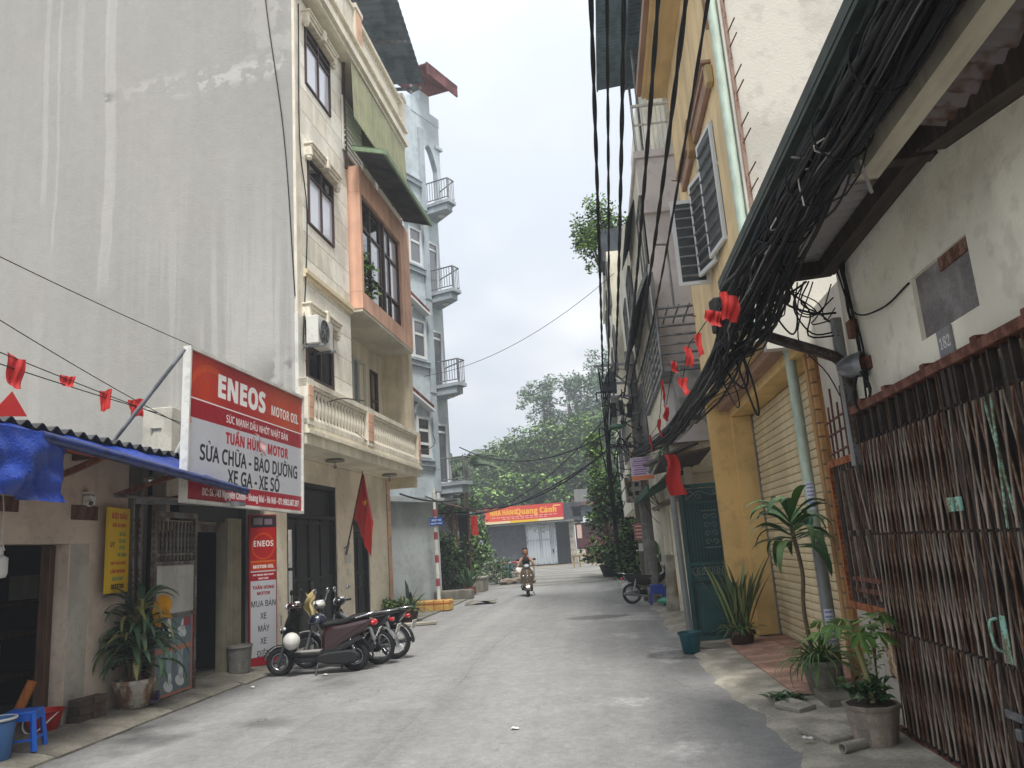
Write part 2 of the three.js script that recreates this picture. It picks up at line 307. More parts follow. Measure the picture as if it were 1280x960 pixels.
// ---------------------------------------------------------------- cream terrace building on the left
M.greyWall = (() => {
  const t = dataTex(1024, 1024, (u, v) => {
    const x = -10 + u * 11, y = v * 15;
    const a = fbm(x * 0.6, y * 0.4, 6, 256, 256, 111), st = fbm(x * 7, y * 0.22, 5, 256, 256, 113), f = fbm(x * 9, y * 9, 3, 256, 256, 117);
    let k = 0.635 + 0.06 * (a - 0.5) + 0.03 * (st - 0.5) + 0.03 * (f - 0.5), pink = 0.010 * (fbm(x * 0.8, y * 0.6, 3, 256, 256, 119) - 0.45);
    const low = sstep(9, 5.5, y) * sstep(-3, -1, x); k += 0.05 * low * sstep(0.45, 0.62, st);                        // pale run marks low on the right
    const wob = 0.05 * Math.sin(y * 0.9) + 0.05 * (fbm(y * 2, 1, 3, 256, 256, 121) - 0.5);
    const strip = (cx, w, y0, y1, s) => { const e = Math.abs(x - cx - wob) / w; return s * sstep(1.1, 0.7, e) * sstep(y0 - 0.3, y0 + 0.2, y) * sstep(y1 + 0.5, y1, y) * (0.6 + 0.6 * st); };
    k += strip(-3.0, 0.12, 6.6, 15, 0.065) + strip(-4.35, 0.06, 8.4, 15, 0.05) + strip(-4.08, 0.03, 7.5, 15, 0.05) + strip(-3.65, 0.08, 10.4, 15, 0.03) + strip(-4.2, 0.12, 4, 6, 0.02);
    const yl = 10.45 + 0.03 * x + 0.08 * (fbm(x * 1.5, 4, 4, 256, 256, 123) - 0.5);                                     // the floor line where the render has flaked
    const fl = sstep(0.50, 0.62, fbm(x * 6, y * 7, 5, 256, 256, 125)) * sstep(0.34, 0.05, Math.abs(y - yl)) * sstep(-3.9, -3.4, x) * sstep(-3.6, -1.2, x); k += 0.10 * fl;
    const fl2 = sstep(0.48, 0.6, fbm(x * 4.5, y * 3, 5, 256, 256, 127)) * sstep(-0.9, 0.2, x) * sstep(10.2, 11.0, y); k += 0.055 * fl2;
    k -= 0.22 * sstep(0.53, 0.6, fbm(x * 3, y * 6, 4, 256, 256, 129)) * sstep(0.16, 0.03, Math.abs(y - yl + 0.02)) * sstep(-3.95, -3.6, x) * sstep(-2.8, -3.2, x);
    k -= 0.2 * sstep(0.45, 0.62, fbm(x * 3, y * 3, 4, 256, 256, 131)) * sstep(-0.55, 0.35, x) * sstep(3.9, 4.4, y) * sstep(5.3, 4.5, y);
    return [k * 1.0 + pink, k * 0.99, k * 0.962 - pink];
  });
  t.wrapS = t.wrapT = THREE.ClampToEdgeWrapping; t.repeat.set(1 / 11, 1 / 15); t.offset.set(10 / 11, 0);
  return new THREE.MeshStandardMaterial({ map: t, roughness: 0.95, bumpMap: rep(BUMP, 'fine', 1.4), bumpScale: 0.004 });
})();
M.cream = std('#f3ecdc', { map: 'streak', m: 3, bump: 0.002 });
M.creamDark = std('#e4d6ba', { map: 'plaster', m: 2.5, bump: 0.002 });
M.beige = std('#e2d6c0', { map: 'streak', m: 2, bump: 0.003 });
M.board = [std('#fbf7f0', { map: 'plaster', m: 1.9, bump: 0.002 }), std('#f7f3ea', { map: 'streak', m: 2.3, bump: 0.002 }), std('#fcf9f2', { map: 'plaster', m: 2.7, bump: 0.002 })];
M.joint = std('#8d8577');
M.orange = std('#eabca6', { map: 'streak', m: 2.4, bump: 0.002 });
M.peach = std('#e6b79d', { map: 'plaster', m: 1 });
M.ornament = std('#f0eade', { map: 'streak', m: 1.2, bump: 0.002 });
M.brownFrame = std('#4b3a36', { rough: 0.5 });
M.paneLilac = std('#dfe1ec', { rough: 0.06, clear: 1 });  // lilac base colour carries the reflected sky and pale curtains
M.paneDark = std('#1e2126', { rough: 0.05, clear: 1 });
M.paneMid = std('#5b6068', { rough: 0.06, clear: 1 });
M.black = std('#1a1a1c', { rough: 0.55, map: 'metal', m: 1.5 });
M.blackPanel = std('#222326', { rough: 0.5, map: 'metal', m: 1.2 });
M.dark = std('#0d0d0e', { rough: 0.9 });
M.greyBlueRoof = std('#6d7882', { map: 'metal', m: 2, rough: 0.6 });
M.olive = std('#9da083', { map: 'streak', m: 1.5, rough: 0.6 });
M.greenSheet = std('#7f977a', { map: 'streak', m: 1.5, rough: 0.6 });
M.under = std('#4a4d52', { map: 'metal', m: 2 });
M.white = std('#d9d9d5', { rough: 0.5, map: 'plaster', m: 1 });
M.whitePlastic = std('#cfcfca', { rough: 0.4 });
M.steel = std('#8f9295', { rough: 0.45, metal: 0.6, map: 'metal', m: 0.8 });
M.greyPaint = std('#7a7d7d', { rough: 0.55, map: 'metal', m: 1 });
M.blackRubber = std('#161616', { rough: 0.85 });

// a window: frame with mullions (origin at its lower left, facing +z), panes as pieces
function windowPart(parent, w, h, o, x, y, z, ry) {
  const { cols = 2, rows = [], fw = 0.045, dep = 0.07, frame = M.brownFrame, pane = M.paneLilac, upper } = o;
  const g = [bx(w, fw, dep, w / 2, fw / 2, 0), bx(w, fw, dep, w / 2, h - fw / 2, 0), bx(fw, h - 2 * fw, dep, fw / 2, h / 2, 0), bx(fw, h - 2 * fw, dep, w - fw / 2, h / 2, 0)];
  const xs = [fw]; for (let i = 1; i < cols; i++) xs.push((w * i) / cols); xs.push(w - fw);
  const ys = [fw, ...rows.map((r) => r * h), h - fw];
  for (let i = 1; i < cols; i++) g.push(bx(fw, h - 2 * fw, dep * 0.9, xs[i], h / 2, 0));
  for (const r of rows) for (let i = 0; i < cols; i++) g.push(bx(xs[i + 1] - xs[i] - fw, fw, dep * 0.8, (xs[i] + xs[i + 1]) / 2, r * h, 0));
  const win = mesh(o.name || 'window', g, frame, parent); win.position.set(x, y, z); win.rotation.y = ry;
  for (let i = 0; i < cols; i++) for (let j = 0; j + 1 < ys.length; j++) {
    const p = typeof pane === 'function' ? pane(i, j) : (upper && j === ys.length - 2 ? upper : pane);
    mesh('pane', bx(xs[i + 1] - xs[i], ys[j + 1] - ys[j], 0.012, (xs[i] + xs[i + 1]) / 2, (ys[j] + ys[j + 1]) / 2, -0.012 - 0.003 * i), p, win);
  }
  return win;
}
const HP = Math.PI / 2;
const cream = thing('terrace_building', 'tall cream plastered building with blank grey side wall, orange bay window and balcony', 'building', [-5.335, 0, -13.658], -2.245 * D2R);
{
  const B = cream, d = (v) => -v;
  const box = (o0, o1, y0, y1, d0, d1) => span(o0, o1, y0, y1, d(d0), d(d1));
  const gw = mesh('side_wall', [box(-10, 0.62, 3.45, 15, -1.55, -1.35), box(-10, -0.05, 0, 3.448, -1.54, -1.36)], M.greyWall, B, 'blank grey rendered side wall with pale streaks');
  mesh('wall', [box(-8, -0.06, 3.48, 12.1, -1.345, 5.3), box(-0.055, 0.6, 3.48, 12.1, -1.345, 1.04), box(-0.055, 0.6, 9.62, 12.1, 1.045, 5.3), box(-0.05, 0.0, 3.48, 6.57, 1.045, 5.0)], M.joint, B);
  // plastered strip on the corner
  mesh('corner_strip', box(0.605, 0.655, 3.5, 12.1, -1.555, -1.3), M.ornament, B);
  const wins = [[-1.07, 0.16, 10.36, 11.6], [-1.03, 0.19, 7.55, 8.85], [-1.21, 0.0, 3.82, 5.72]];
  const bd = mesh('facade', box(0.601, 0.612, 3.5, 12.1, -1.29, 1.03), M.joint, B);
  let row = 0; seed(21);
  for (let y = 3.52; y < 12.05; y += 0.475, row++) for (const c of wallCells(-1.29, 1.035, y, Math.min(y + 0.465, 12.09), wins.map((w) => [w[0] - 0.02, w[1] + 0.02, w[2] - 0.02, w[3] + 0.02])))
    if (c[3] - c[2] > 0.02) mesh('wall_board', rspan(0.61, 0.65, c[2], c[3], d(c[0]), d(c[1]), 0.006), M.board[(row * 7 + (c[0] > -1 ? 1 : 0)) % 3], bd);
  const op = { cols: 2, rows: [0.74], fw: 0.032, pane: M.paneLilac, upper: M.paneDark };
  wins.forEach((w, i) => {
    const o = i === 2 ? { cols: 2, rows: [0.8, 0.45], pane: M.paneDark } : { ...op, upper: i ? M.paneDark : M.paneMid };
    const win = windowPart(B, w[1] - w[0], w[3] - w[2], o, 0.645, w[2], d(w[0]), HP);
    const W = w[1] - w[0], h = w[3] - w[2];
    if (i === 0) mesh('pane_bar', [bx(W, 0.02, 0.08, W / 2, h * 0.87, 0.0)], M.brownFrame, win);
    mesh('lintel', [rbx(W + 0.16, 0.07, 0.12, 0.01, W / 2, h + 0.10, 0.06), rbx(W + 0.24, 0.05, 0.17, 0.01, W / 2, h + 0.165, 0.07), rbx(W + 0.3, 0.035, 0.2, 0.01, W / 2, h + 0.21, 0.08),
      rbx(0.13, 0.24, 0.2, 0.03, W / 2, h + 0.15, 0.1), rbx(0.1, 0.2, 0.16, 0.03, -0.08, h + 0.06, 0.06), rbx(0.1, 0.2, 0.16, 0.03, W + 0.08, h + 0.06, 0.06), sph(0.05, -0.08, h - 0.06, 0.08), sph(0.05, W + 0.08, h - 0.06, 0.08)], M.ornament, win);
  });
  mesh('cornice', [box(0.651, 0.73, 6.5, 6.58, -1.3, 1.04), box(0.651, 0.70, 6.44, 6.497, -1.3, 1.04)], M.creamDark, B);
  // ground floor
  mesh('ground_floor_wall', wallCells(-1.5, 5.25, 0, 3.44, [[-0.62, 1.73, 0, 3.02], [2.64, 3.67, 0, 2.42]]).map((c) => box(-0.25, 0, c[2], c[3], c[0], c[1])), std('#faeedb', { map: 'plaster', m: 3, bump: 0.002 }), B);
  const leafDoor = (d0, d1, h, top, n) => {
    const W = d1 - d0, fr = [box(-0.2, -0.03, 0, h, d0, d0 + 0.07), box(-0.2, -0.03, 0, h, d1 - 0.07, d1), box(-0.2, -0.03, h - 0.08, h, d0 + 0.07, d1 - 0.07), box(-0.2, -0.03, top, top + 0.08, d0 + 0.07, d1 - 0.07), box(-0.2, -0.17, top + 0.08, h - 0.08, d0 + 0.07, d1 - 0.07)];
    const dr = mesh('door', fr, M.black, B); mesh('transom', [box(-0.16, -0.13, top + 0.09, h - 0.09, d0 + 0.08, d1 - 0.08)], M.blackPanel, dr);
    for (let i = 0; i < n; i++) {
      const a = d0 + 0.075 + ((W - 0.15) * i) / n, b = d0 + 0.075 + ((W - 0.15) * (i + 1)) / n - 0.008, g = [box(-0.14, -0.10, 0.05, top - 0.005, a, b)];
      const st = 0.05; g.push(box(-0.1, -0.075, 0.05, top - 0.005, a, a + st), box(-0.1, -0.075, 0.05, top - 0.005, b - st, b));
      for (const y of [0.06, 0.95, 1.24, top - 0.1]) g.push(box(-0.1, -0.078, y, y + 0.06, a + st, b - st));
      for (let k = 0; k < 6; k++) g.push(box(-0.1, -0.082, 1.03 + k * 0.034, 1.05 + k * 0.034, a + st, b - st));
      g.push(put(new THREE.CylinderGeometry(0.1, 0.1, 0.02, 16), -0.09, 0.62, d((a + b) / 2), 0, 0, HP), box(-0.1, -0.085, 0.2, 0.8, a + 0.1, b - 0.1));
      mesh('door_leaf', g, M.blackPanel, dr);
    }
    mesh('handle', [box(-0.075, -0.03, 0.98, 1.22, (d0 + d1) / 2 - 0.03, (d0 + d1) / 2 - 0.01)], M.steel, dr);
  };
  leafDoor(-0.62, 1.73, 3.02, 2.36, 4); leafDoor(2.64, 3.67, 2.42, 2.14, 2);
  mesh('door_step', [box(0, 0.35, 0, 0.12, -0.9, 5.2)], M.conc, B);
  // coral tile strip at the far corner: single tiles
  const ts = mesh('tile_strip', box(0.0, 0.012, 0.2, 3.42, 5.0, 5.25), M.joint, B);
  for (let k = 0; k < 9; k++) mesh('tile', rspan(0.012, 0.03, 0.2 + k * 0.355, 0.545 + k * 0.355, d(5.005), d(5.245), 0.004), M.peach, ts);
  // electric meter and bell beside the flag
  mesh('meter_box', [rspan(0.002, 0.07, 1.5, 1.68, d(2.1), d(2.3), 0.01), box(0.002, 0.03, 1.25, 1.38, 2.2, 2.26)], M.whitePlastic, B);
  // balcony
  mesh('balcony_slab', [box(-0.04, 0.8, 3.45, 3.62, -1.6, 5.35), box(-0.04, 0.86, 3.625, 3.69, -1.62, 5.4), box(-0.04, 0.82, 3.695, 3.77, -1.6, 5.37)], M.cream, B);
  mesh('bracket', [box(-0.04, 0.72, 3.2, 3.445, 5.02, 5.3)], M.creamDark, B);
  const rail = mesh('balustrade', [box(0.66, 0.83, 4.46, 4.55, -1.6, 5.37), box(0.68, 0.81, 4.41, 4.458, -1.6, 5.37), box(0.66, 0.82, 3.775, 3.87, -1.6, 5.37)], M.ornament, B);
  const post = (a, b, o0 = 0.655, o1 = 0.835, y0 = 3.775, y1 = 4.56) => { const p = mesh('balcony_post', [box(o0, o1, y0, y1, a, b)], M.ornament, B); for (let k = 0; k < 3; k++) mesh('tile', rspan(o1, o1 + 0.012, y0 + 0.1 + k * 0.19, y0 + 0.28 + k * 0.19, d(a + 0.03), d(b - 0.03), 0.004), M.peach, p); };
  post(-1.6, -1.36); post(1.36, 1.74); post(5.14, 5.37);
  const balus = uvm(lathe([[0.05, 0], [0.05, 0.05], [0.03, 0.07], [0.028, 0.1], [0.052, 0.2], [0.055, 0.26], [0.04, 0.36], [0.026, 0.43], [0.03, 0.46], [0.048, 0.48], [0.048, 0.54], [0, 0.54]], 10));
  for (let k = 0; k < 17; k++) share('baluster', balus, M.ornament, rail, 0.74, 3.87, d(-1.27 + k * 0.158));
  for (let k = 0; k < 21; k++) share('baluster', balus, M.ornament, rail, 0.74, 3.87, d(1.84 + k * 0.158));
  // recess behind the balcony
  windowPart(B, 0.86, 2.25, { cols: 2, fw: 0.06, frame: std('#c9c9c2'), pane: std('#7d8792', { rough: 0.4, map: 'metal', m: 0.3 }), name: 'balcony_door' }, 0.02, 3.8, d(2.75), HP);
  windowPart(B, 0.5, 1.45, { cols: 1, rows: [0.5], pane: M.paneDark }, 0.02, 4.55, d(4.02), HP);
  mesh('recess_wall', box(0.0, 0.012, 3.78, 6.56, 1.045, 4.99), M.cream, B);
  mesh('recess_side_wall', box(-0.04, 0.72, 3.78, 6.6, 5.0, 5.3), M.beige, B);
  mesh('recess_edge', [box(0.55, 0.6, 3.78, 6.57, 1.041, 1.06)], M.cream, B);
  // orange bay
  mesh('bay_frame', [box(0.605, 0.9, 6.57, 6.93, 1.1, 4.85), box(0.605, 0.9, 6.935, 9.15, 1.1, 1.22), box(0.605, 0.9, 6.935, 9.15, 4.05, 4.85), box(0.605, 0.9, 9.155, 9.75, 1.1, 4.85)], M.orange, B);
  mesh('bay_floor', box(-0.05, 0.89, 6.5, 6.567, 1.11, 4.84), std('#c9c4b6', { map: 'plaster', m: 2 }), B);
  mesh('bay_room', [box(-0.05, 0.0, 6.575, 9.6, 1.12, 4.8)], std('#a9a293'), B);
  const bay = windowPart(B, 2.82, 2.2, { cols: 4, rows: [0.26, 0.7], fw: 0.05, pane: (i, j) => (j === 2 ? (i < 2 ? M.paneDark : M.paneLilac) : j === 0 ? (i < 2 ? M.paneDark : M.paneMid) : (i === 0 ? M.paneMid : M.paneLilac)) }, 0.8, 6.94, d(1.225), HP);
  mesh('mullion', bx(0.09, 2.2, 0.12, 1.6, 1.1, 0.0), M.brownFrame, bay);
  // roof cornice, parapet and roof balustrade
  mesh('eave', [box(0.6, 0.92, 12.1, 12.2, -1.6, 4.85), box(0.6, 0.99, 12.205, 12.36, -1.62, 4.9), box(0.6, 0.93, 12.365, 12.6, -1.6, 4.86), box(0.6, 1.0, 12.605, 12.68, -1.62, 4.92), box(-7.9, 0.595, 12.105, 12.6, -1.34, 5.3)], M.ornament, B);
  each('parapet', [box(0.72, 0.9, 12.685, 13.45, -1.6, 1.0), box(0.7, 0.94, 13.455, 13.53, -1.6, 1.0)], M.ornament, B);
  const rr2 = mesh('balustrade', [box(0.74, 0.95, 13.35, 13.45, 1.44, 4.6), box(0.76, 0.93, 12.685, 12.76, 1.44, 4.6)], M.ornament, B);
  for (const [a, b] of [[1.02, 1.42], [4.6, 4.9]]) mesh('roof_post', [box(0.7, 0.96, 12.685, 13.5, a, b), box(0.67, 0.99, 13.505, 13.62, a - 0.03, b + 0.03)], a < 2 ? M.ornament : M.ornament, B);
  mesh('tile', box(0.965, 0.98, 12.75, 13.45, 1.06, 1.38), M.peach, B);
  const bal2 = uvm(lathe([[0.045, 0], [0.045, 0.05], [0.03, 0.08], [0.05, 0.2], [0.052, 0.26], [0.036, 0.4], [0.026, 0.48], [0.042, 0.53], [0.042, 0.59], [0, 0.59]], 8));
  for (let k = 0; k < 23; k++) share('baluster', bal2, M.ornament, rr2, 0.845, 12.76, d(1.52 + k * 0.133));
  // sheet canopy over the roof
  mesh('roof_canopy', [corrugated(V(-3, 17.2, d(-1.5)), V(-3, 14.9, d(5.4)), V(4.4, -0.55, 0), 0.2, 0.02), corrugated(V(-3, 17.215, d(-1.5)), V(-3, 14.915, d(5.4)), V(4.4, -0.55, 0), 0.2, 0.02)], M.greyBlueRoof, B);
  each('canopy_rafter', [0.6, 2.2, 3.8, 5.2].map((k) => bar(V(-3, 16.35 - k * 0.333, d(k)), V(1.35, 15.82 - k * 0.333, d(k)), 0.05, 0.08)), M.greyPaint, B);
  each('canopy_post', [1.6, 3.2, 4.7].map((k) => bar(V(0.5, 12.7, d(k)), V(0.5, 15.9 - k * 0.333, d(k)), 0.06, 0.06)), M.greyPaint, B);
  // green awnings over the bay
  mesh('awning', corrugated(V(0.93, 11.95, d(0.72)), V(0.93, 12.06, d(4.7)), V(0.03, -1.3, 0), 0.11, 0.014, V(1, 0, 0)), M.olive, B, 'olive corrugated sheet screen');
  mesh('awning', [corrugated(V(0.9, 9.99, d(0.7)), V(0.9, 9.95, d(4.5)), V(0.72, -0.22, 0), 0.11, 0.014).translate(0, 0.02, 0), box(1.58, 1.63, 9.68, 9.8, 0.7, 4.5), bar(V(0.9, 9.93, d(0.72)), V(1.6, 9.74, d(0.72)), 0.05, 0.09)], M.greenSheet, B, 'green sheet awning over the bay');
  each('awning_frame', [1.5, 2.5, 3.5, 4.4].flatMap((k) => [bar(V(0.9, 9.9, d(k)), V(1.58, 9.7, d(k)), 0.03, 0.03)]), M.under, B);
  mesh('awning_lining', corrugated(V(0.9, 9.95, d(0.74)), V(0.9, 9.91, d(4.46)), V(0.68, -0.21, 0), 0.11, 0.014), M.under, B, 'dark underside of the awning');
  const lv = mesh('louvre_window', [box(0.66, 0.7, 10.0, 10.06, 0.78, 3.0), box(0.66, 0.7, 11.2, 11.26, 0.78, 3.0), box(0.66, 0.7, 10.06, 11.2, 0.78, 0.83), box(0.66, 0.7, 10.06, 11.2, 1.9, 1.95), box(0.66, 0.7, 10.06, 11.2, 2.95, 3.0)], M.white, B);
  for (let k = 0; k < 9; k++) mesh('slat', box(0.66, 0.72, 10.09 + k * 0.12, 10.12 + k * 0.12, 0.84, 1.89), M.white, lv);
  mesh('drainpipe', [tube([V(0.7, 12.1, d(0.9)), V(0.7, 11.2, d(0.86)), V(0.7, 9.6, d(0.9))], 0.035, 12, 8)], std('#3c2c26'), B);
  mesh('ceiling_light', [0.6, 4.0].flatMap((k) => [cyl(0.16, 0.19, 0.04, 18, 0.42, 3.42, d(k)), cyl(0.012, 0.012, 0.09, 6, 0.42, 3.36, d(k)), sph(0.035, 0.42, 3.3, d(k))]), std('#8d8a80', { rough: 0.5 }), B);
  each('clothes_hook', [tube([V(0.84, 4.3, d(-0.7)), V(1.1, 4.32, d(-0.75)), V(1.2, 4.38, d(-0.2)), V(1.2, 4.42, d(0.1))], 0.012, 14, 5), tube([V(0.84, 4.1, d(5.2)), V(1.1, 4.15, d(5.3)), V(1.2, 4.3, d(5.4)), V(1.15, 4.5, d(5.4))], 0.012, 14, 5)], M.brownFrame, B);
  each('cable', [tube([V(0.68, 11.8, d(-1.4)), V(0.68, 9.0, d(-1.43)), V(0.7, 7.6, d(-1.2)), V(0.67, 5.2, d(-1.38))], 0.012, 24, 5), tube([V(-0.1, 15, d(-1.57)), V(0.1, 12, d(-1.575)), V(0.45, 9, d(-1.57)), V(0.62, 6, d(-1.57))], 0.01, 24, 5)], M.blackRubber, B);
  mesh('wall_edge', [box(0.6, 0.66, 3.8, 5.7, -1.56, -1.32)], M.white, B);
}
// air conditioner on the balcony wall
{
  const a = thing('air_conditioner', 'white air conditioner unit hung beside the first floor balcony window', 'air conditioner', [-4.52, 5.42, -12.52], -2.245 * D2R + HP);
  mesh('casing', rbx(0.68, 0.5, 0.22, 0.02), M.white, a);
  mesh('fan_grille', [put(new THREE.TorusGeometry(0.2, 0.012, 6, 24), -0.1, 0, 0.13), ...[0.15, 0.1, 0.05].map((r) => put(new THREE.TorusGeometry(r, 0.005, 5, 20), -0.1, 0, 0.135)), ...[0, 1, 2, 3].map((k) => bx(0.39, 0.008, 0.008, -0.1, 0, 0.136, 0, 0, k * Math.PI / 4))], M.greyPaint, a);
  mesh('fan_opening', cyl(0.195, 0.195, 0.01, 24, -0.1, 0, 0.128, HP), M.dark, a);
  mesh('bracket', [bx(0.04, 0.04, 0.4, -0.25, -0.27, -0.02), bx(0.04, 0.04, 0.4, 0.25, -0.27, -0.02)], M.steel, a);
}
// ---------------------------------------------------------------- pale blue apartment house behind it
M.blue = std('#c2ced8', { map: 'plaster', m: 3, bump: 0.002 });
M.blueGrey = std('#b2b9bd', { map: 'plaster', m: 3, bump: 0.002 });
M.blueTrim = std('#a9b4be', { map: 'plaster', m: 2 });
M.maroon = std('#7a4748', { map: 'rust', m: 2, rough: 0.7 });
M.whiteFrame = std('#d6d8d8', { rough: 0.5 });
{
  const B = thing('apartment_house', 'narrow pale blue house of five storeys with stacked balconies and white framed windows', 'building', [-5.6, 0, -26.5], -25 * D2R);
  const d = (v) => -v, box = (o0, o1, y0, y1, d0, d1) => span(o0, o1, y0, y1, d(d0), d(d1));
  mesh('wall', [box(-7, 0, 3.47, 14.5, -8, 0.4), box(-7, -0.25, 3.47, 14.5, 0.405, 1.45), box(-7, 0, 14.505, 18.3, -8, -0.05), box(-7, -0.9, 14.505, 18.2, -0.045, 1.4)], M.blue, B);
  mesh('ground_floor_wall', [box(-7, -0.3, 0, 1.62, -8, 0.6), box(-7, -0.31, 1.622, 3.46, -8, 0.6)], M.blueGrey, B);
  mesh('floor_edge', [box(-0.28, 0.05, 3.3, 3.465, -8, 1.5)], M.blueGrey, B);
  for (let f = 0; f < 4; f++) {
    const y = 3.97 + f * 3.52;
    const sl = extrude([[-0.3, -0.4], [1.0, -0.46], [1.0, -0.95], [-0.3, -1.45]], 0.12).rotateX(HP).translate(0, y - 0.06, 0);
    const sl2 = extrude([[-0.3, -0.44], [0.85, -0.5], [0.85, -0.9], [-0.3, -1.4]], 0.24).rotateX(HP).translate(0, y - 0.25, 0);
    mesh('balcony_slab', [sl, sl2], M.blueTrim, B);
    const rl = mesh('railing', [rod(V(0, y + 0.85, d(0.42)), V(0.96, y + 0.85, d(0.5)), 0.025), rod(V(0.96, y + 0.85, d(0.5)), V(0.96, y + 0.85, d(0.9)), 0.025), rod(V(0.96, y + 0.85, d(0.9)), V(-0.25, y + 0.85, d(1.4)), 0.025), rod(V(0, y + 0.1, d(0.42)), V(0.96, y + 0.1, d(0.5)), 0.02), rod(V(0.96, y + 0.1, d(0.9)), V(-0.25, y + 0.1, d(1.4)), 0.02), rod(V(0.96, y, d(0.5)), V(0.96, y + 0.85, d(0.5)), 0.03)], f ? M.steel : M.greyPaint, B);
    for (let k = 0; k < 9; k++) { const x = 0.06 + k * 0.108; mesh('bar', rod(V(x, y + 0.1, d(0.424 + k * 0.009)), V(x, y + 0.84, d(0.424 + k * 0.009)), 0.013, 5), f ? M.steel : M.greyPaint, rl); }
    for (let k = 0; k < 4; k++) mesh('bar', rod(V(0.96, y, d(0.58 + k * 0.1)), V(0.96, y + 0.84, d(0.58 + k * 0.1)), 0.013, 5), f ? M.steel : M.greyPaint, rl);
    if (f < 3) {
      windowPart(B, 0.74, 1.42, { cols: 1, rows: f === 0 ? [0.33, 0.66] : [0.62], fw: 0.09, frame: M.whiteFrame, pane: f === 0 ? M.paneDark : M.paneMid }, 0.03, y + 0.86, d(-0.84), HP);
      windowPart(B, 0.72, 2.2, { cols: 1, rows: [0.86], fw: 0.08, frame: M.whiteFrame, pane: M.paneMid, name: 'balcony_door' }, -0.22, y, d(0.52), HP);
      if (f === 2) windowPart(B, 1.5, 1.5, { cols: 4, rows: [0.25, 0.5, 0.75], fw: 0.05, frame: M.whiteFrame, pane: M.paneMid }, 0.03, y + 0.9, d(-2.6), HP);
      const hood = mesh('window_hood', [bar(V(0.12, y + 3.25, d(-1.5)), V(0.12, y + 2.62, d(-0.1)), 0.3, 0.13)], M.maroon, B);
      mesh('hood_edge', [bar(V(0.14, y + 3.1, d(-1.5)), V(0.14, y + 2.5, d(-0.08)), 0.32, 0.07), put(new THREE.TorusGeometry(0.42, 0.05, 6, 18, Math.PI), 0.05, y + 2.36, d(-0.5), 0, HP)], M.whiteFrame, hood);
    }
    mesh('sill_band', [box(0.001, 0.12, y + 0.55, y + 0.72, -4, 0.02), box(0.001, 0.17, y + 0.725, y + 0.77, -4, 0.04)], M.blueTrim, B);
    mesh('pilaster', [box(0.001, 0.07, y - 0.3, y + 3.1, 0.06, 0.36)], M.blueTrim, B);
    mesh('balcony_lamp', cyl(0.12, 0.14, 0.05, 14, 0.35, y - 0.4, d(0.85)), M.whitePlastic, B);
  }
  // open top loggia with arch
  const arch = [[0, 0], [0, 3.7], [1.5, 3.7], [1.5, 0], [1.28, 0]]; for (let k = 0; k <= 12; k++) arch.push([1.28 - 1.02 * k / 12, 1.75 + 0.9 * Math.sin((k / 12) * Math.PI)]); arch.push([0.26, 0]);
  mesh('arch', extrude(arch, 0.22).rotateY(HP).translate(-0.11, 14.505, d(-0.04)), M.blue, B);
  each('parapet', [box(-0.9, 0.02, 18.21, 18.9, -0.3, 0.9), box(-0.9, 0.02, 18.905, 19.35, 0.3, 0.9), box(-0.9, 0.02, 18.21, 18.6, 0.905, 1.48), box(-0.2, 0.09, 17.2, 17.32, 1.1, 1.56)], M.blue, B);
  mesh('roof_sheet', [bx(2.0, 0.08, 2.0, -0.1, 19.95, d(0.7), 0.0, 0, -0.14)], M.maroon, B);
  mesh('roof_fascia', bx(0.06, 0.5, 2.0, 0.85, 19.65, d(0.7)), M.maroon, B);
  mesh('roof_post', [rod(V(-0.4, 18.9, d(0.6)), V(-0.4, 20.4, d(0.6)), 0.05), rod(V(0.6, 18.3, d(-1)), V(0.6, 20.3, d(-1)), 0.05)], M.greyPaint, B);
}
// ---------------------------------------------------------------- low repair shop on the left
M.shopWall = std('#c8b8ab', { map: 'plaster', m: 1.6, bump: 0.003 });
M.shopPier = std('#b0aca4', { map: 'plaster', m: 1.4, bump: 0.003 });
M.oldConc = std('#6f6c64', { map: 'streak', m: 1.1, bump: 0.006 });
M.fibre = std('#4a4c50', { map: 'concrete', m: 1.2, rough: 0.95 });
M.rust = std('#8a5a44', { map: 'rust', m: 0.9, rough: 0.8 });
M.rustGrey = std('#8d8680', { map: 'rust', m: 0.6, rough: 0.7 });
M.leafGrey = std('#6e6d6b', { map: 'rust', m: 0.8, rough: 0.6 });
M.timber = std('#5a4334', { map: 'wood', m: 0.6 });
M.tarpBlue = std('#1f3f9a', { rough: 0.35, map: 'plaster', m: 1.1, bump: 0.012, bm: 0.9 });
M.tarpOrange = std('#a2402c', { rough: 0.6, side: THREE.DoubleSide });
M.navy = std('#26356a', { rough: 0.25, map: 'metal', m: 0.7 });
M.interior = std('#34363b', { map: 'plaster', m: 2 });  // dark grey albedo, deep room shade included in the colour
M.redPlastic = std('#b3150f', { rough: 0.4 });
M.bluePlastic = std('#1c5fc4', { rough: 0.4 });
M.blueJug = std('#123a78', { rough: 0.25 });
M.terracotta = std('#7c4a3a', { map: 'concrete', m: 0.6 });
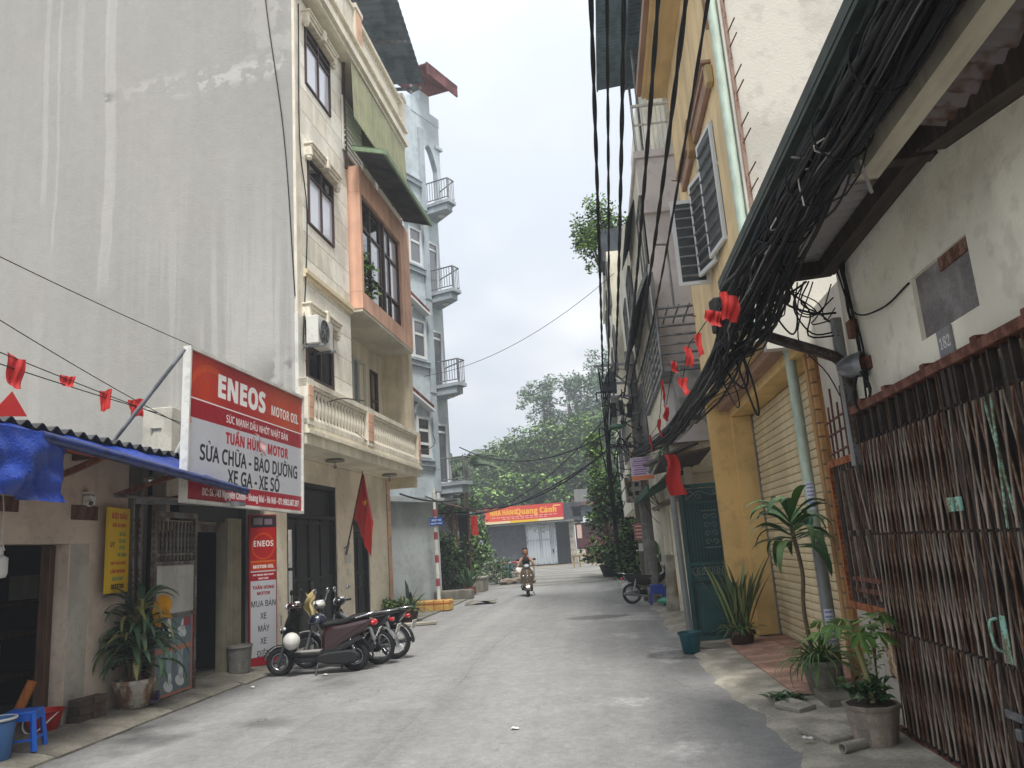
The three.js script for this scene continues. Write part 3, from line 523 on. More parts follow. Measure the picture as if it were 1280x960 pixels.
{
  const s = thing('repair_shop', 'low shabby repair shop with corrugated roof and dark open fronts', 'building', [0, 0, 0]);
  mesh('wall', [span(-5.95, -5.75, 1.94, 3.0, -2, -9.05), span(-5.95, -5.75, 0.09, 1.938, -8.0, -9.05), span(-5.95, -5.75, 2.12, 3.0, -9.9, -11.95)], M.shopWall, s);
  mesh('pier', [span(-5.96, -5.748, 0.09, 1.94, -8.02, -8.35)], M.shopPier, s);
  mesh('pillar', [span(-6.0, -5.72, 0.09, 3.0, -9.06, -9.42)], M.oldConc, s);
  mesh('pillar', [span(-5.75, -5.57, 0.09, 2.3, -11.3, -11.75)], std('#8d8878', { map: 'streak', m: 0.9, bump: 0.006 }), s);
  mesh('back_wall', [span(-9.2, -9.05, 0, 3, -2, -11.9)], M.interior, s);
  each('partition', [span(-9.04, -5.96, 0, 3, -9.5, -9.65), span(-9.04, -5.6, 0, 3.0, -11.8, -11.95)], std('#232325', { map: 'plaster', m: 2 }), s);  // near-black albedo: the shade inside the shop is put into the colour
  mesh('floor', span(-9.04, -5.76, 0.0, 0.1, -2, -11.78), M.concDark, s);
  mesh('door_frame', [span(-6.0, -5.9, 0.1, 1.93, -7.9, -7.99)], M.timber, s);
  mesh('door_frame', [span(-5.8, -5.7, 2.1, 2.2, -10.1, -11.3), span(-5.8, -5.7, 0.09, 2.1, -10.12, -10.18)], M.leafGrey, s);
  mesh('shutter_box', [span(-5.85, -5.62, 2.25, 2.5, -10.0, -12.0)], M.black, s);
  // corrugated roof
  mesh('roof', [corrugated(V(-5.18, 3.02, -2.5), V(-5.18, 2.98, -11.95), V(-4.2, 0.25, 0), 0.2, 0.032), corrugated(V(-5.18, 3.008, -2.5), V(-5.18, 2.968, -11.95), V(-4.2, 0.25, 0), 0.2, 0.032)], M.fibre, s);
  each('roof_beam', [bar(V(-5.35, 2.9, -2.6), V(-5.35, 2.86, -11.9), 0.06, 0.1), ...[-4, -6, -8, -10, -11.6].map((z) => bar(V(-5.75, 2.88, z), V(-5.2, 2.9, z), 0.06, 0.07))], M.timber, s);
  // patches of bare render and a board on the fascia wall
  each('fascia_patch', [span(-5.748, -5.735, 2.25, 2.4, -6.75, -7.2), span(-5.748, -5.735, 2.2, 2.36, -8.0, -8.45)], std('#6f4f3c', { map: 'rust', m: 0.3 }), s);
  each('shelf', [span(-8.6, -6.8, 0.95, 1.0, -7.7, -9.4), span(-8.6, -6.8, 1.3, 1.34, -8.3, -9.4), span(-8.6, -7.0, 0.45, 0.5, -5.5, -9.3)], M.timber, s);
  mesh('picture', span(-7.6, -7.2, 1.35, 1.65, -9.46, -9.49), M.oldConc, s);
  each('pipe', [tube([V(-5.66, 0.3, -9.2), V(-5.66, 2.6, -9.2), V(-5.5, 2.75, -9.2)], 0.03, 12, 8), tube([V(-5.62, 1.1, -9.02), V(-5.66, 1.6, -9.05), V(-5.64, 2.5, -9.0)], 0.012, 10, 6)], M.rustGrey, s);
  each('bracket', [bar(V(-5.7, 2.5, -8.7), V(-4.75, 2.72, -8.7), 0.05, 0.05), bar(V(-5.65, 2.45, -9.35), V(-4.7, 2.5, -9.2), 0.05, 0.05), bar(V(-5.7, 2.45, -7.2), V(-4.75, 2.76, -7.2), 0.04, 0.06)], M.rust, s);
  // steel bracket arm running out in front of the sign
  mesh('steel_arm', [bar(V(-5.5, 2.42, -8.8), V(-4.55, 2.36, -9.7), 0.05, 0.06)], M.steel, s);
  const cam = tag(mesh('security_camera', [rbx(0.1, 0.11, 0.1, 0.02, -5.69, 2.42, -8.22), sph(0.04, -5.66, 2.38, -8.18), bx(0.1, 0.02, 0.1, -5.72, 2.5, -8.22)], M.whitePlastic), 'small white security camera on the shop wall above the yellow notice', 'camera');
  mesh('lens', sph(0.025, -5.635, 2.375, -8.165), M.paneDark, cam);
}
// folded-back steel door leaf of the shop
{
  const g = thing('steel_door', 'tall grey steel door leaf with bars above and faded footwear poster below', 'door', [-5.42, 0.03, -9.06], HP);
  const W = 1.02, H = 2.28;
  mesh('frame', [bx(0.06, H, 0.05, 0.03, H / 2, 0), bx(0.06, H, 0.05, W - 0.03, H / 2, 0), bx(W - 0.12, 0.07, 0.05, W / 2, H - 0.035, 0), bx(W - 0.12, 0.06, 0.05, W / 2, 0.03, 0), bx(W - 0.12, 0.05, 0.05, W / 2, 1.64, 0), bx(W - 0.12, 0.05, 0.04, W / 2, 1.0, 0)], M.leafGrey, g);
  for (let k = 0; k < 10; k++) mesh('bar', bx(0.035, 0.49, 0.02, 0.12 + k * 0.087, 1.92, 0), M.leafGrey, g);
  mesh('cross_bar', bx(0.9, 0.03, 0.012, 0.51, 1.75, 0.012), M.leafGrey, g);
  mesh('panel', bx(0.9, 0.62, 0.02, 0.51, 1.33, 0.0), std('#b3b3b0', { map: 'plaster', m: 1.3, rough: 0.5 }), g, 'pale blank board');
  mesh('panel', bx(0.9, 0.92, 0.015, 0.51, 0.515, -0.003), std('#7e8a90'), g);
  const poster = canvasTex(512, 512, (c, w, h) => {
    const gr = c.createLinearGradient(0, 0, 0, h); gr.addColorStop(0, '#5f7178'); gr.addColorStop(0.5, '#6f858d'); gr.addColorStop(1, '#5b6a70'); c.fillStyle = gr; c.fillRect(0, 0, w, h);
    seed(31); for (let i = 0; i < 260; i++) { c.fillStyle = `rgba(${rr(40, 130) | 0},${rr(70, 130) | 0},${rr(80, 140) | 0},0.18)`; c.fillRect(rr(0, w), rr(0, h), rr(20, 120), rr(4, 50)); }
    c.fillStyle = '#8f9ea6'; for (const x of [150, 300]) { c.beginPath(); c.moveTo(x, 225); c.lineTo(x + 85, 225); c.lineTo(x + 70, 430); c.lineTo(x + 20, 430); c.fill(); }
    c.fillStyle = '#c9ced0'; for (const [x, y] of [[150, 405], [300, 385], [130, 40], [320, 60]]) { c.beginPath(); c.ellipse(x + 40, y + 45, 62, 34, 0.35, 0, 7); c.fill(); c.beginPath(); c.ellipse(x + 55, y, 28, 42, 0, 0, 7); c.fill(); }
    c.strokeStyle = '#7b868b'; c.lineWidth = 4; for (const [x, y] of [[150, 405], [300, 385], [130, 40], [320, 60]]) for (let k = 0; k < 4; k++) { c.beginPath(); c.moveTo(x + 20 + k * 8, y + 10 + k * 9); c.lineTo(x + 70, y + 2 + k * 9); c.stroke(); }
    c.fillStyle = '#b0705e'; c.fillRect(0, 190, w, 34); c.fillRect(0, 0, 24, h); c.fillRect(w - 24, 0, 24, h); c.fillRect(0, h - 20, w, 20);
    c.fillStyle = '#93333a'; c.fillRect(380, 10, 90, 60);
  });
  const p = panelMesh('poster', 0.9, 0.92, poster, g, 0.3); p.position.set(0.51, 0.515, 0.008);
  mesh('hinge', [cyl(0.015, 0.015, 0.1, 8, W + 0.01, 0.4, 0), cyl(0.015, 0.015, 0.1, 8, W + 0.01, 1.9, 0)], M.steel, g);
}
{ // yellow cloth hanging on the door leaf
  seed(41);
  const c = mesh('cloth', sheet((u, v) => [-5.36 + 0.05 * Math.sin(u * 9), 1.24 - v * 0.26 - 0.06 * Math.sin(u * 7), -9.0 - u * 0.34 - 0.03 * Math.sin(v * 9)], 12, 8), std('#c98f10', { rough: 0.9, side: THREE.DoubleSide }));
  tag(c, 'crumpled yellow cloth hanging on the grey steel door leaf', 'cloth');
}
// yellow price notice
{
  const t = canvasTex(256, 512, (c, w, h) => {
    c.fillStyle = '#d8b21c'; c.fillRect(0, 0, w, h); c.textAlign = 'center';
    c.fillStyle = '#b3241c'; vtext(c, 'GỘI ĐẦU', w / 2, 66, 46, { bold: true }); vtext(c, 'RỬA XE MÁY', w / 2, 116, 28, { bold: true });
    c.fillStyle = '#2f7f6a'; ['XE SỐ', 'XE GA', 'Ô TÔ', 'VÁ XĂM'].forEach((t2, i) => vtext(c, t2, w * 0.66, 170 + i * 42, 28, { bold: true }));
    c.fillStyle = '#5f4a1a'; vtext(c, 'UY', w * 0.2, 240, 42, { bold: true });
    c.fillStyle = '#b3241c'; vtext(c, 'THAY DẦU NHỚT', w / 2, 345, 24, { bold: true }); vtext(c, 'LÀM NHANH', w / 2, 395, 29, { bold: true }); c.fillStyle = '#2f7f6a'; vtext(c, 'SẠCH ĐẸP', w / 2, 440, 28, { bold: true });
    c.fillStyle = '#2d2416'; vtext(c, '0835789', w / 2, 490, 40, { bold: true });
  });
  const g = thing('notice', 'faded yellow notice with red and green lettering on the shop wall', 'sign', [-5.66, 1.86, -8.72], HP + 0.12);
  mesh('board', rbx(0.52, 0.98, 0.03, 0.005, 0, 0, 0), std('#c9a51e'), g);
  const p = panelMesh('printed_face', 0.51, 0.97, t, g); p.position.z = 0.017;
}
// big motor oil sign on the roof edge
const signTex = canvasTex(1600, 928, (c, w, h) => {
  c.fillStyle = '#c2c4ca'; c.fillRect(0, 0, w, h);
  const g = c.createLinearGradient(0, 0, w, 0); g.addColorStop(0, '#b32a1c'); g.addColorStop(0.12, '#c23a18'); g.addColorStop(0.3, '#a81a1e'); g.addColorStop(0.55, '#b02a1c'); g.addColorStop(0.8, '#bf4416'); g.addColorStop(1, '#b53c14');
  c.fillStyle = g; c.fillRect(0, 0, w, 295);
  c.strokeStyle = 'rgba(214,90,20,0.55)'; c.lineWidth = 46; c.beginPath(); c.arc(250, 330, 260, 2.6, 5.2); c.stroke(); c.lineWidth = 90; c.strokeStyle = 'rgba(190,50,20,0.5)'; c.beginPath(); c.arc(1500, 420, 330, 3.2, 5.0); c.stroke();
  c.fillStyle = '#e9e6e4'; c.fillRect(0, 293, w, 9); c.fillStyle = '#9c0f22'; c.fillRect(0, 302, w, 118);
  c.fillStyle = '#a3122a'; c.fillRect(0, h - 118, w, 118);
  c.fillStyle = '#f0eeec'; c.textAlign = 'left'; c.textBaseline = 'alphabetic';
  c.save(); c.translate(318, 232); c.scale(1.02, 1); c.font = 'bold 205px sans-serif'; c.lineWidth = 12; c.lineJoin = 'round'; c.strokeStyle = '#f0eeec'; c.fillText('ENEOS', 0, 0); c.strokeText('ENEOS', 0, 0); c.restore();
  c.save(); c.translate(1068, 228); c.scale(0.80, 1); c.font = 'bold 106px sans-serif'; c.fillText('MOTOR OIL', 0, 0); c.restore();
  vtext(c, 'SỨC MẠNH DẦU NHỚT NHẬT BẢN', w * 0.56, 388, 70, { sx: 0.86, heavy: 2 });
  c.fillStyle = '#b0182a'; vtext(c, 'TUẤN HÙNG MOTOR', w * 0.56, 530, 102, { bold: true, sx: 0.92 });
  c.fillStyle = '#1d1c22'; vtext(c, 'SỬA CHỮA - BẢO DƯỠNG', w * 0.52, 672, 132, { sx: 0.93, heavy: 8 }); vtext(c, 'XE GA - XE SỐ', w * 0.53, 800, 132, { sx: 0.93, heavy: 8 });
  c.fillStyle = '#e4e0de'; vtext(c, 'ĐC: Số 743 Nguyễn Chính - Hoàng Mai - Hà Nội - ĐT: 0983.687.397', w * 0.54, h - 36, 62, { bold: true, sx: 0.72 });
});
{
  const W = 3.25, H = 1.80;
  const g = thing('shop_sign', 'large red and white motor oil signboard of the repair shop', 'sign', [-4.66, 3.265, -10.2], HP - 2.245 * D2R);
  g.rotation.order = 'YXZ'; g.rotation.x = 0.012; g.rotation.z = -0.008;
  mesh('frame', [bx(W + 0.06, 0.04, 0.1, 0, H / 2 + 0.02, -0.03), bx(W + 0.06, 0.04, 0.1, 0, -H / 2 - 0.02, -0.03), bx(0.03, H, 0.1, -W / 2 - 0.015, 0, -0.03), bx(0.03, H, 0.1, W / 2 + 0.015, 0, -0.03), bx(W, H, 0.02, 0, 0, -0.03)], M.white, g);
  const p = panelMesh('printed_face', W, H, signTex, g, 0.3); p.position.z = -0.012; { const bt = BUMP.fine.clone(); bt.repeat.set(1.3, 0.5); bt.needsUpdate = true; p.material.bumpMap = bt; p.material.bumpScale = 0.004; }
  each('strut', [rod(V(-W / 2 - 0.02, H / 2, -0.06), V(-W / 2 - 0.15, -0.35, -1.0), 0.025, 8), rod(V(0.1, H / 2, -0.06), V(0, -0.4, -1.1), 0.025, 8), rod(V(W / 2, H / 2, -0.06), V(W / 2, 0.1, -0.6), 0.022, 8), rod(V(-W / 2, -H / 2, -0.06), V(-W / 2, -H / 2 + 0.1, -0.9), 0.022, 8)], M.steel, g);
}
tag(mesh('pennant', sheet((u, v) => [-4.54 + 0.03 * Math.sin(u * 7), 3.33 - 0.2 * v * u - 0.1 * u, -9.98 - 0.3 * u - 0.02 * Math.sin(v * 8)], 8, 6), std('#c9a0a0', { rough: 0.8, side: THREE.DoubleSide })), 'pale torn pennant caught on the face of the motor oil sign', 'flag');
// upright sign by the shop door
{
  const t = canvasTex(256, 1280, (c, w, h) => {
    c.fillStyle = '#c9cacf'; c.fillRect(0, 0, w, h); c.fillStyle = '#2a1c22'; c.fillRect(0, 0, w, 105); c.fillStyle = '#7a6f78'; c.fillRect(30, 20, 90, 60); c.fillRect(140, 30, 80, 50);
    c.fillStyle = '#b31a1c'; c.fillRect(0, 105, w, 305); c.strokeStyle = '#cc4a1a'; c.lineWidth = 16; c.beginPath(); c.arc(w / 2, 270, 110, 0, 7); c.stroke();
    c.fillStyle = '#d9762a'; c.fillRect(0, 395, w, 12); c.fillStyle = '#c23a18'; c.fillRect(0, 407, w, 75); c.fillStyle = '#a81428'; c.fillRect(0, 494, w, 74); c.fillRect(0, h - 70, w, 70);
    c.fillStyle = '#f3efec'; c.textAlign = 'center'; c.save(); c.translate(w / 2, 272); c.scale(0.9, 1); c.font = 'bold 72px sans-serif'; c.fillText('ENEOS', 0, 0); c.restore();
    vtext(c, 'MOTOR OIL', w / 2, 460, 38, { bold: true }); vtext(c, 'SỨC MẠNH DẦU NHỚT', w / 2, 525, 20, { bold: true }); vtext(c, 'NHẬT BẢN', w / 2, 556, 20, { bold: true });
    c.fillStyle = '#a3162a'; vtext(c, 'TUẤN HÙNG', w / 2, 640, 37, { bold: true }); vtext(c, 'MOTOR', w / 2, 690, 37, { bold: true });
    c.fillStyle = '#25232a'; ['MUA BÁN', 'XE', 'MÁY', 'XE', 'ĐIỆN'].forEach((t2, i) => vtext(c, t2, w / 2, 790 + i * 105, 72, { sx: 0.8, heavy: 2 }));
  });
  const g = thing('sign_stand', 'narrow upright red and white sign leaning on the pillar behind the burgundy scooter', 'sign', [-5.3, 0.06, -11.95], 0.95);
  mesh('frame', [rbx(0.48, 2.3, 0.05, 0.008, 0, 1.15, -0.03)], std('#8f1f26', { rough: 0.5 }), g);
  const p = panelMesh('printed_face', 0.44, 2.26, t, g, 0.4); p.position.set(0, 1.15, -0.002);
  tag(mesh('power_strip', [rspan(-5.02, -4.97, 1.5, 2.1, -12.25, -12.3, 0.006), rspan(-5.02, -4.97, 0.9, 1.45, -12.25, -12.3, 0.006)], M.white), 'white plastic cable duct strip beside the upright sign', 'cable duct');
}
// blue awning on a roller
{
  const a = thing('awning', 'blue tarpaulin awning rolled on a long tube, its end hanging loose', 'awning', [0, 0, 0]);
  mesh('roller', [rod(V(-4.78, 2.8, -6.2), V(-4.5, 2.515, -9.62), 0.052, 14)], M.navy, a);
  mesh('underside', sheet((u, v) => { const z = mix(-6.4, -9.3, u); return [mix(-4.75 + 0.22 * u, -5.5, v), mix(2.775 - 0.22 * u, 2.93, v) - 0.05 * Math.sin(v * Math.PI), z]; }, 14, 6), M.tarpOrange, a);
  seed(51);
  mesh('cover', sheet((u, v) => { const z = mix(-5.2, -9.5, u); return [mix(-4.80 + 0.2 * u, -5.3, v), mix(2.825 - 0.235 * u, 3.0, v) + 0.012 * Math.sin(u * 30) + 0.01 * Math.sin(u * 71 + v * 9), z]; }, 60, 10), M.tarpBlue, a);
  mesh('loose_flap', sheet((u, v) => {
    const z = mix(-4.6, -6.78, u), dropv = (0.60 - 0.03 * u) * v, fold = (0.06 * Math.sin(u * 11 + v * 3) + 0.035 * Math.sin(u * 27 + v * 5) + 0.02 * Math.sin(u * 47 - v * 9) + 0.02 * Math.sin(v * 14 + u * 6)) * (0.15 + v);
    return [-4.76 + fold + (u > 0.86 ? -(u - 0.86) * 1.2 * (1 - v * 0.5) : 0), 2.83 - dropv - 0.02 * Math.sin(u * 9) * v, z + (u > 0.9 ? 0.3 * v * (u - 0.9) * 10 : 0)];
  }, 80, 28), M.tarpBlue, a);
}
// things in and before the dark shop room
{
  const lamp = thing('hanging_lamp', 'white bulb lamp hanging in the open shop doorway', 'lamp', [-5.68, 1.72, -6.92]);
  mesh('bulb', put(lathe([[0, -0.11], [0.06, -0.1], [0.075, -0.06], [0.075, 0.08], [0.03, 0.11], [0, 0.11]], 16), 0, 0, 0), M.whitePlastic, lamp);
  mesh('holder', [cyl(0.03, 0.035, 0.08, 10, 0, 0.15, 0), tube([V(0, 0.18, 0), V(0.02, 0.4, 0), V(-0.05, 0.7, -0.05), V(-0.1, 1.0, 0)], 0.006, 12, 5), tube([V(0.0, 0.15, 0.05), V(0.05, 0.25, 0.06), V(0.05, 0.15, 0.0)], 0.006, 8, 5)], M.whitePlastic, lamp);
  const jug = (x, z, label) => {
    const j = thing('water_jug', label, 'jug', [x, 0.5, z]);
    mesh('bottle', lathe([[0, 0], [0.13, 0], [0.14, 0.03], [0.14, 0.14], [0.13, 0.15], [0.14, 0.16], [0.14, 0.32], [0.1, 0.4], [0.035, 0.44], [0.035, 0.48], [0, 0.48]], 18), M.blueJug, j);
    mesh('cap', cyl(0.04, 0.04, 0.03, 12, 0, 0.49, 0), M.whitePlastic, j);
    return j;
  };
  jug(-7.05, -8.0, 'big blue water jug on the low shelf inside the shop'); jug(-7.2, -7.5, 'second blue water jug, nearer the street corner of the dark room');
  const can = thing('canister', 'steel canister beside the blue jugs inside the dark shop', 'canister', [-7.0, 0.5, -8.5]);
  mesh('body', lathe([[0, 0], [0.08, 0], [0.085, 0.02], [0.085, 0.38], [0.06, 0.42], [0, 0.43]], 16), M.steel, can); mesh('lid', [cyl(0.06, 0.06, 0.03, 12, 0, 0.44, 0)], M.black, can);
  const gas = thing('red_tin', 'red patterned tin drum standing inside the shop doorway', 'drum', [-6.35, 0.1, -7.55]);
  mesh('drum', lathe([[0, 0], [0.17, 0], [0.18, 0.02], [0.18, 0.2], [0.172, 0.21], [0.18, 0.22], [0.18, 0.42], [0.165, 0.44], [0, 0.44]], 20), std('#7d1216', { rough: 0.4, map: 'rust', m: 0.3 }), gas); mesh('lid', cyl(0.15, 0.16, 0.02, 18, 0, 0.45, 0), std('#8f2a24'), gas);
  const st = thing('stool', 'bright blue plastic stool on the kerb at the left edge', 'stool', [-5.42, 0.07, -7.02], 0.35);
  mesh('seat', [rbx(0.27, 0.03, 0.27, 0.012, 0, 0.33, 0)], M.bluePlastic, st);
  for (const s of [-1, 1]) for (const k of [-1, 1]) mesh('leg', bar(V(s * 0.115, 0.32, k * 0.115), V(s * 0.15, 0, k * 0.15), 0.04, 0.035), M.bluePlastic, st);
  each('apron', [bx(0.25, 0.06, 0.012, 0, 0.29, 0.125), bx(0.25, 0.06, 0.012, 0, 0.29, -0.125), bx(0.012, 0.06, 0.25, 0.125, 0.29, 0), bx(0.012, 0.06, 0.25, -0.125, 0.29, 0), bx(0.28, 0.02, 0.012, 0, 0.1, 0.14), bx(0.012, 0.02, 0.28, 0.14, 0.1, 0)], M.bluePlastic, st);
  const wb = thing('paint_bucket', 'white and blue plastic bucket at the lower left edge beside the blue stool', 'bucket', [-5.42, 0.07, -6.68]);
  mesh('bucket', lathe([[0, 0], [0.13, 0], [0.16, 0.34], [0.168, 0.34], [0.168, 0.31], [0.15, 0.34], [0.125, 0.02], [0, 0.02]], 20), std('#3f6fa8', { rough: 0.4 }), wb); mesh('rim', put(new THREE.TorusGeometry(0.164, 0.012, 6, 24), 0, 0.335, 0, HP), M.whitePlastic, wb);
  const bm = tag(mesh('bamboo_tube', [rod(V(-5.75, 0.1, -7.2), V(-5.62, 0.62, -7.38), 0.045, 12), put(new THREE.TorusGeometry(0.045, 0.008, 6, 14), -5.685, 0.36, -7.29, HP - 0.3)], std('#a8662a', { map: 'wood', m: 0.3 })), 'brown bamboo tube leaning up behind the blue stool', 'tube');
  const rb = thing('basin', 'red plastic bucket with white wire handle in the shop doorway', 'bucket', [-5.78, 0.08, -7.78]);
  mesh('bowl', lathe([[0, 0], [0.13, 0], [0.18, 0.2], [0.19, 0.2], [0.19, 0.185], [0.17, 0.2], [0.12, 0.02], [0, 0.02]], 22), M.redPlastic, rb); mesh('handle', tube([V(-0.18, 0.19, 0.02), V(-0.1, 0.06, 0.16), V(0.05, 0.02, 0.2), V(0.18, 0.19, 0.02)], 0.008, 16, 6), M.whitePlastic, rb);
  const bp = thing('brick_stack', 'low stack of dark bricks beside the white plant pot', 'bricks', [-5.62, 0.085, -8.22], HP * 0.92);
  for (let k = 0; k < 6; k++) mesh('brick', rbx(0.19, 0.075, 0.15, 0.006, (k % 2 - 0.5) * 0.2, 0.04 + 0.078 * ((k / 2) | 0), 0.01 * (k % 3)), std(k % 2 ? '#5c4a42' : '#544640', { map: 'concrete', m: 0.4 }), bp);
  const bl = thing('drum_barrel', 'blue plastic barrel inside the dark repair shop entrance', 'barrel', [-6.15, 0.1, -10.75]);
  mesh('barrel', lathe([[0, 0], [0.26, 0], [0.29, 0.06], [0.29, 0.25], [0.3, 0.27], [0.3, 0.31], [0.29, 0.33], [0.29, 0.6], [0.26, 0.68], [0, 0.7]], 22), std('#16366e', { rough: 0.4 }), bl); mesh('hose', [tube([V(0.1, 0.7, 0.1), V(0.2, 1.1, 0), V(0.1, 1.35, -0.1), V(-0.1, 1.1, 0), V(0, 0.75, 0.2)], 0.014, 24, 6)], M.greyPaint, bl);
  const gb = thing('rubbish_bin', 'grey plastic bin on the pavement in front of the shop pillar', 'bin', [-5.38, 0.06, -11.3]);
  mesh('bin', lathe([[0, 0], [0.135, 0], [0.15, 0.02], [0.175, 0.36], [0.185, 0.36], [0.185, 0.4], [0.17, 0.4], [0.14, 0.03], [0, 0.03]], 22), std('#8d8c88', { rough: 0.6, map: 'concrete', m: 0.7 }), gb); mesh('rim', put(new THREE.TorusGeometry(0.182, 0.01, 6, 24), 0, 0.37, 0, HP), std('#7d7c78'), gb);
  const br = thing('dustpan', 'purple dustpan lying between the white pot and the door leaf', 'dustpan', [-5.42, 0.1, -8.98], 0.5);
  mesh('pan', [bx(0.3, 0.02, 0.22, 0, 0.02, 0), bx(0.3, 0.1, 0.02, 0, 0.06, -0.1), bx(0.02, 0.07, 0.2, 0.15, 0.045, 0), bx(0.02, 0.07, 0.2, -0.15, 0.045, 0)], std('#3b2a4a', { rough: 0.5 }), br); mesh('handle', rod(V(0, 0.06, -0.1), V(-0.1, 0.3, -0.2), 0.012, 8), M.whitePlastic, br);
  // boxes on the roof against the grey wall
  const ub = thing('wall_box', 'pale metal box on the grey wall just above the corrugated roof', 'box', [-7.05, 3.85, -11.95], 0.04);
  mesh('box', rbx(0.5, 0.75, 0.3, 0.02), std('#bdbab2', { map: 'plaster', m: 0.8 }), ub); mesh('latch', [bx(0.16, 0.02, 0.02, 0, 0.02, 0.16), bx(0.03, 0.08, 0.02, -0.08, 0, 0.16)], M.greyPaint, ub);
  tag(mesh('hose_coil', [tube([V(-6.6, 3.3, -11.6), V(-6.2, 3.75, -11.4), V(-5.8, 3.9, -11.3), V(-5.5, 3.7, -11.2), V(-5.4, 3.3, -11.1)], 0.07, 24, 10), tube([V(-6.4, 3.2, -11.5), V(-6.0, 3.5, -11.3), V(-5.6, 3.55, -11.2), V(-5.45, 3.1, -11.1)], 0.05, 24, 8)], M.whitePlastic), 'pale flexible hoses looped behind the motor oil sign', 'hose');
}
// bunting lines with small red flags over the shop
M.flagRed = new THREE.MeshPhysicalMaterial({ color: new THREE.Color('#c4211c'), roughness: 0.75, transmission: 0.25, thickness: 0, side: THREE.DoubleSide });
M.wire = std('#26272a', { rough: 0.7 });
function flagPiece(label, p, w, h, yaw, sd, group) {
  const f = mesh('pennant', sheet((u, v) => { const k = 0.14 * Math.sin(v * 5 + sd) * v + 0.07 * Math.sin(u * 8 + sd * 2) + 0.05 * Math.sin(u * 17 + v * 6 + sd); const a = (u - 0.5) * w * (1 - 0.25 * v), e = k * w; return [a * Math.cos(yaw) + e * Math.sin(yaw), -v * h + 0.08 * h * Math.sin(u * 5 + sd), -a * Math.sin(yaw) + e * Math.cos(yaw)]; }, 14, 14), M.flagRed);
  f.position.set(...p); tag(f, label, 'flag', group); return f;
}
{
  const L = (pts, label) => tag(mesh('bunting_line', tube(pts, 0.006, 30, 4), M.wire), label, 'string');
  L(sag(V(-5.5, 4.66, -5.4), V(-5.5, 4.68, -10.05), 0.03), 'thin wire running from the left edge to the top of the motor oil sign');
  L(sag(V(-5.5, 4.2, -5.6), V(-5.5, 3.5, -9.8), 0.04), 'cord dipping across the grey wall to the sign, right red flag on it');
  L(sag(V(-5.5, 3.78, -5.6), V(-5.5, 3.52, -10.0), 0.02), 'upper of two thin cords above the corrugated roof');
  L(sag(V(-5.52, 3.64, -5.6), V(-5.5, 3.57, -9.2), 0.02), 'lower of two thin cords above the corrugated roof');
  flagPiece('crumpled red flag leftmost on the cords over the shop', [-5.5, 3.72, -6.75], 0.2, 0.3, 1.2, 1.0);
  flagPiece('tiny folded red flag on the cord between two larger ones', [-5.5, 3.69, -7.5], 0.16, 0.12, 1.0, 2.2);
  flagPiece('narrow slanting red flag on the cord above the corrugated roof', [-5.5, 3.66, -8.15], 0.13, 0.24, 0.8, 3.4);
  flagPiece('square red flag on the dipping cord next to the sign strut', [-5.5, 3.66, -8.75], 0.22, 0.22, 1.1, 4.1);
  const tri = tag(mesh('pennant', extrude([[-0.17, 0], [0.17, 0.04], [0.02, 0.26]], 0.006).rotateY(1.2), M.flagRed), 'triangular red flag standing on the corrugated roof edge at left', 'flag'); tri.position.set(-5.3, 3.04, -6.45);
  const tri2 = tag(mesh('pennant', extrude([[-0.1, 0], [0.12, 0.0], [0.08, 0.3]], 0.006).rotateY(1.2), M.flagRed), 'small red flag tucked behind the left edge of the motor oil sign', 'flag'); tri2.position.set(-5.1, 3.05, -9.35);
}
// national flag on the cream building
{
  const g = thing('flag', 'red flag with yellow star on a wooden pole at the cream building', 'flag', [-5.2, 1.72, -15.72]);
  mesh('pole', rod(V(0, 0, 0), V(0.44, 1.54, 0.18), 0.016, 8), M.timber, g);
  mesh('holder', [rod(V(-0.08, 0.05, 0), V(0.06, 0.15, 0), 0.012, 6), rod(V(-0.01, -0.05, 0), V(0.06, 0.2, 0.01), 0.026, 8)], M.steel, g);
  const cl = mesh('cloth', sheet((u, v) => { const t = 1 - v * 0.56, px = 0.42 * t, py = 1.62 * t, w = u * 0.34 * Math.min(1, 0.08 + v * 1.6); return [px + w + 0.03 * Math.sin(u * 9 + v * 4) * u, py - u * (0.10 + v * 0.75) + 0.015 * Math.sin(u * 12), 0.12 * t + (0.06 * Math.sin(u * 9 + v * 3) + 0.03 * Math.sin(u * 19 - v * 6)) * (0.3 + u) + w * 0.1]; }, 26, 26), M.flagRed, g);
  const star = []; for (let k = 0; k < 10; k++) { const r = k % 2 ? 0.035 : 0.09, a = k * Math.PI / 5; star.push([r * Math.sin(a), r * Math.cos(a)]); }
  mesh('star', extrude(star, 0.008).scale(0.9, 0.9, 1).rotateY(0.5).translate(0.48, 0.96, 0.15), std('#d9a51c'), cl);
}
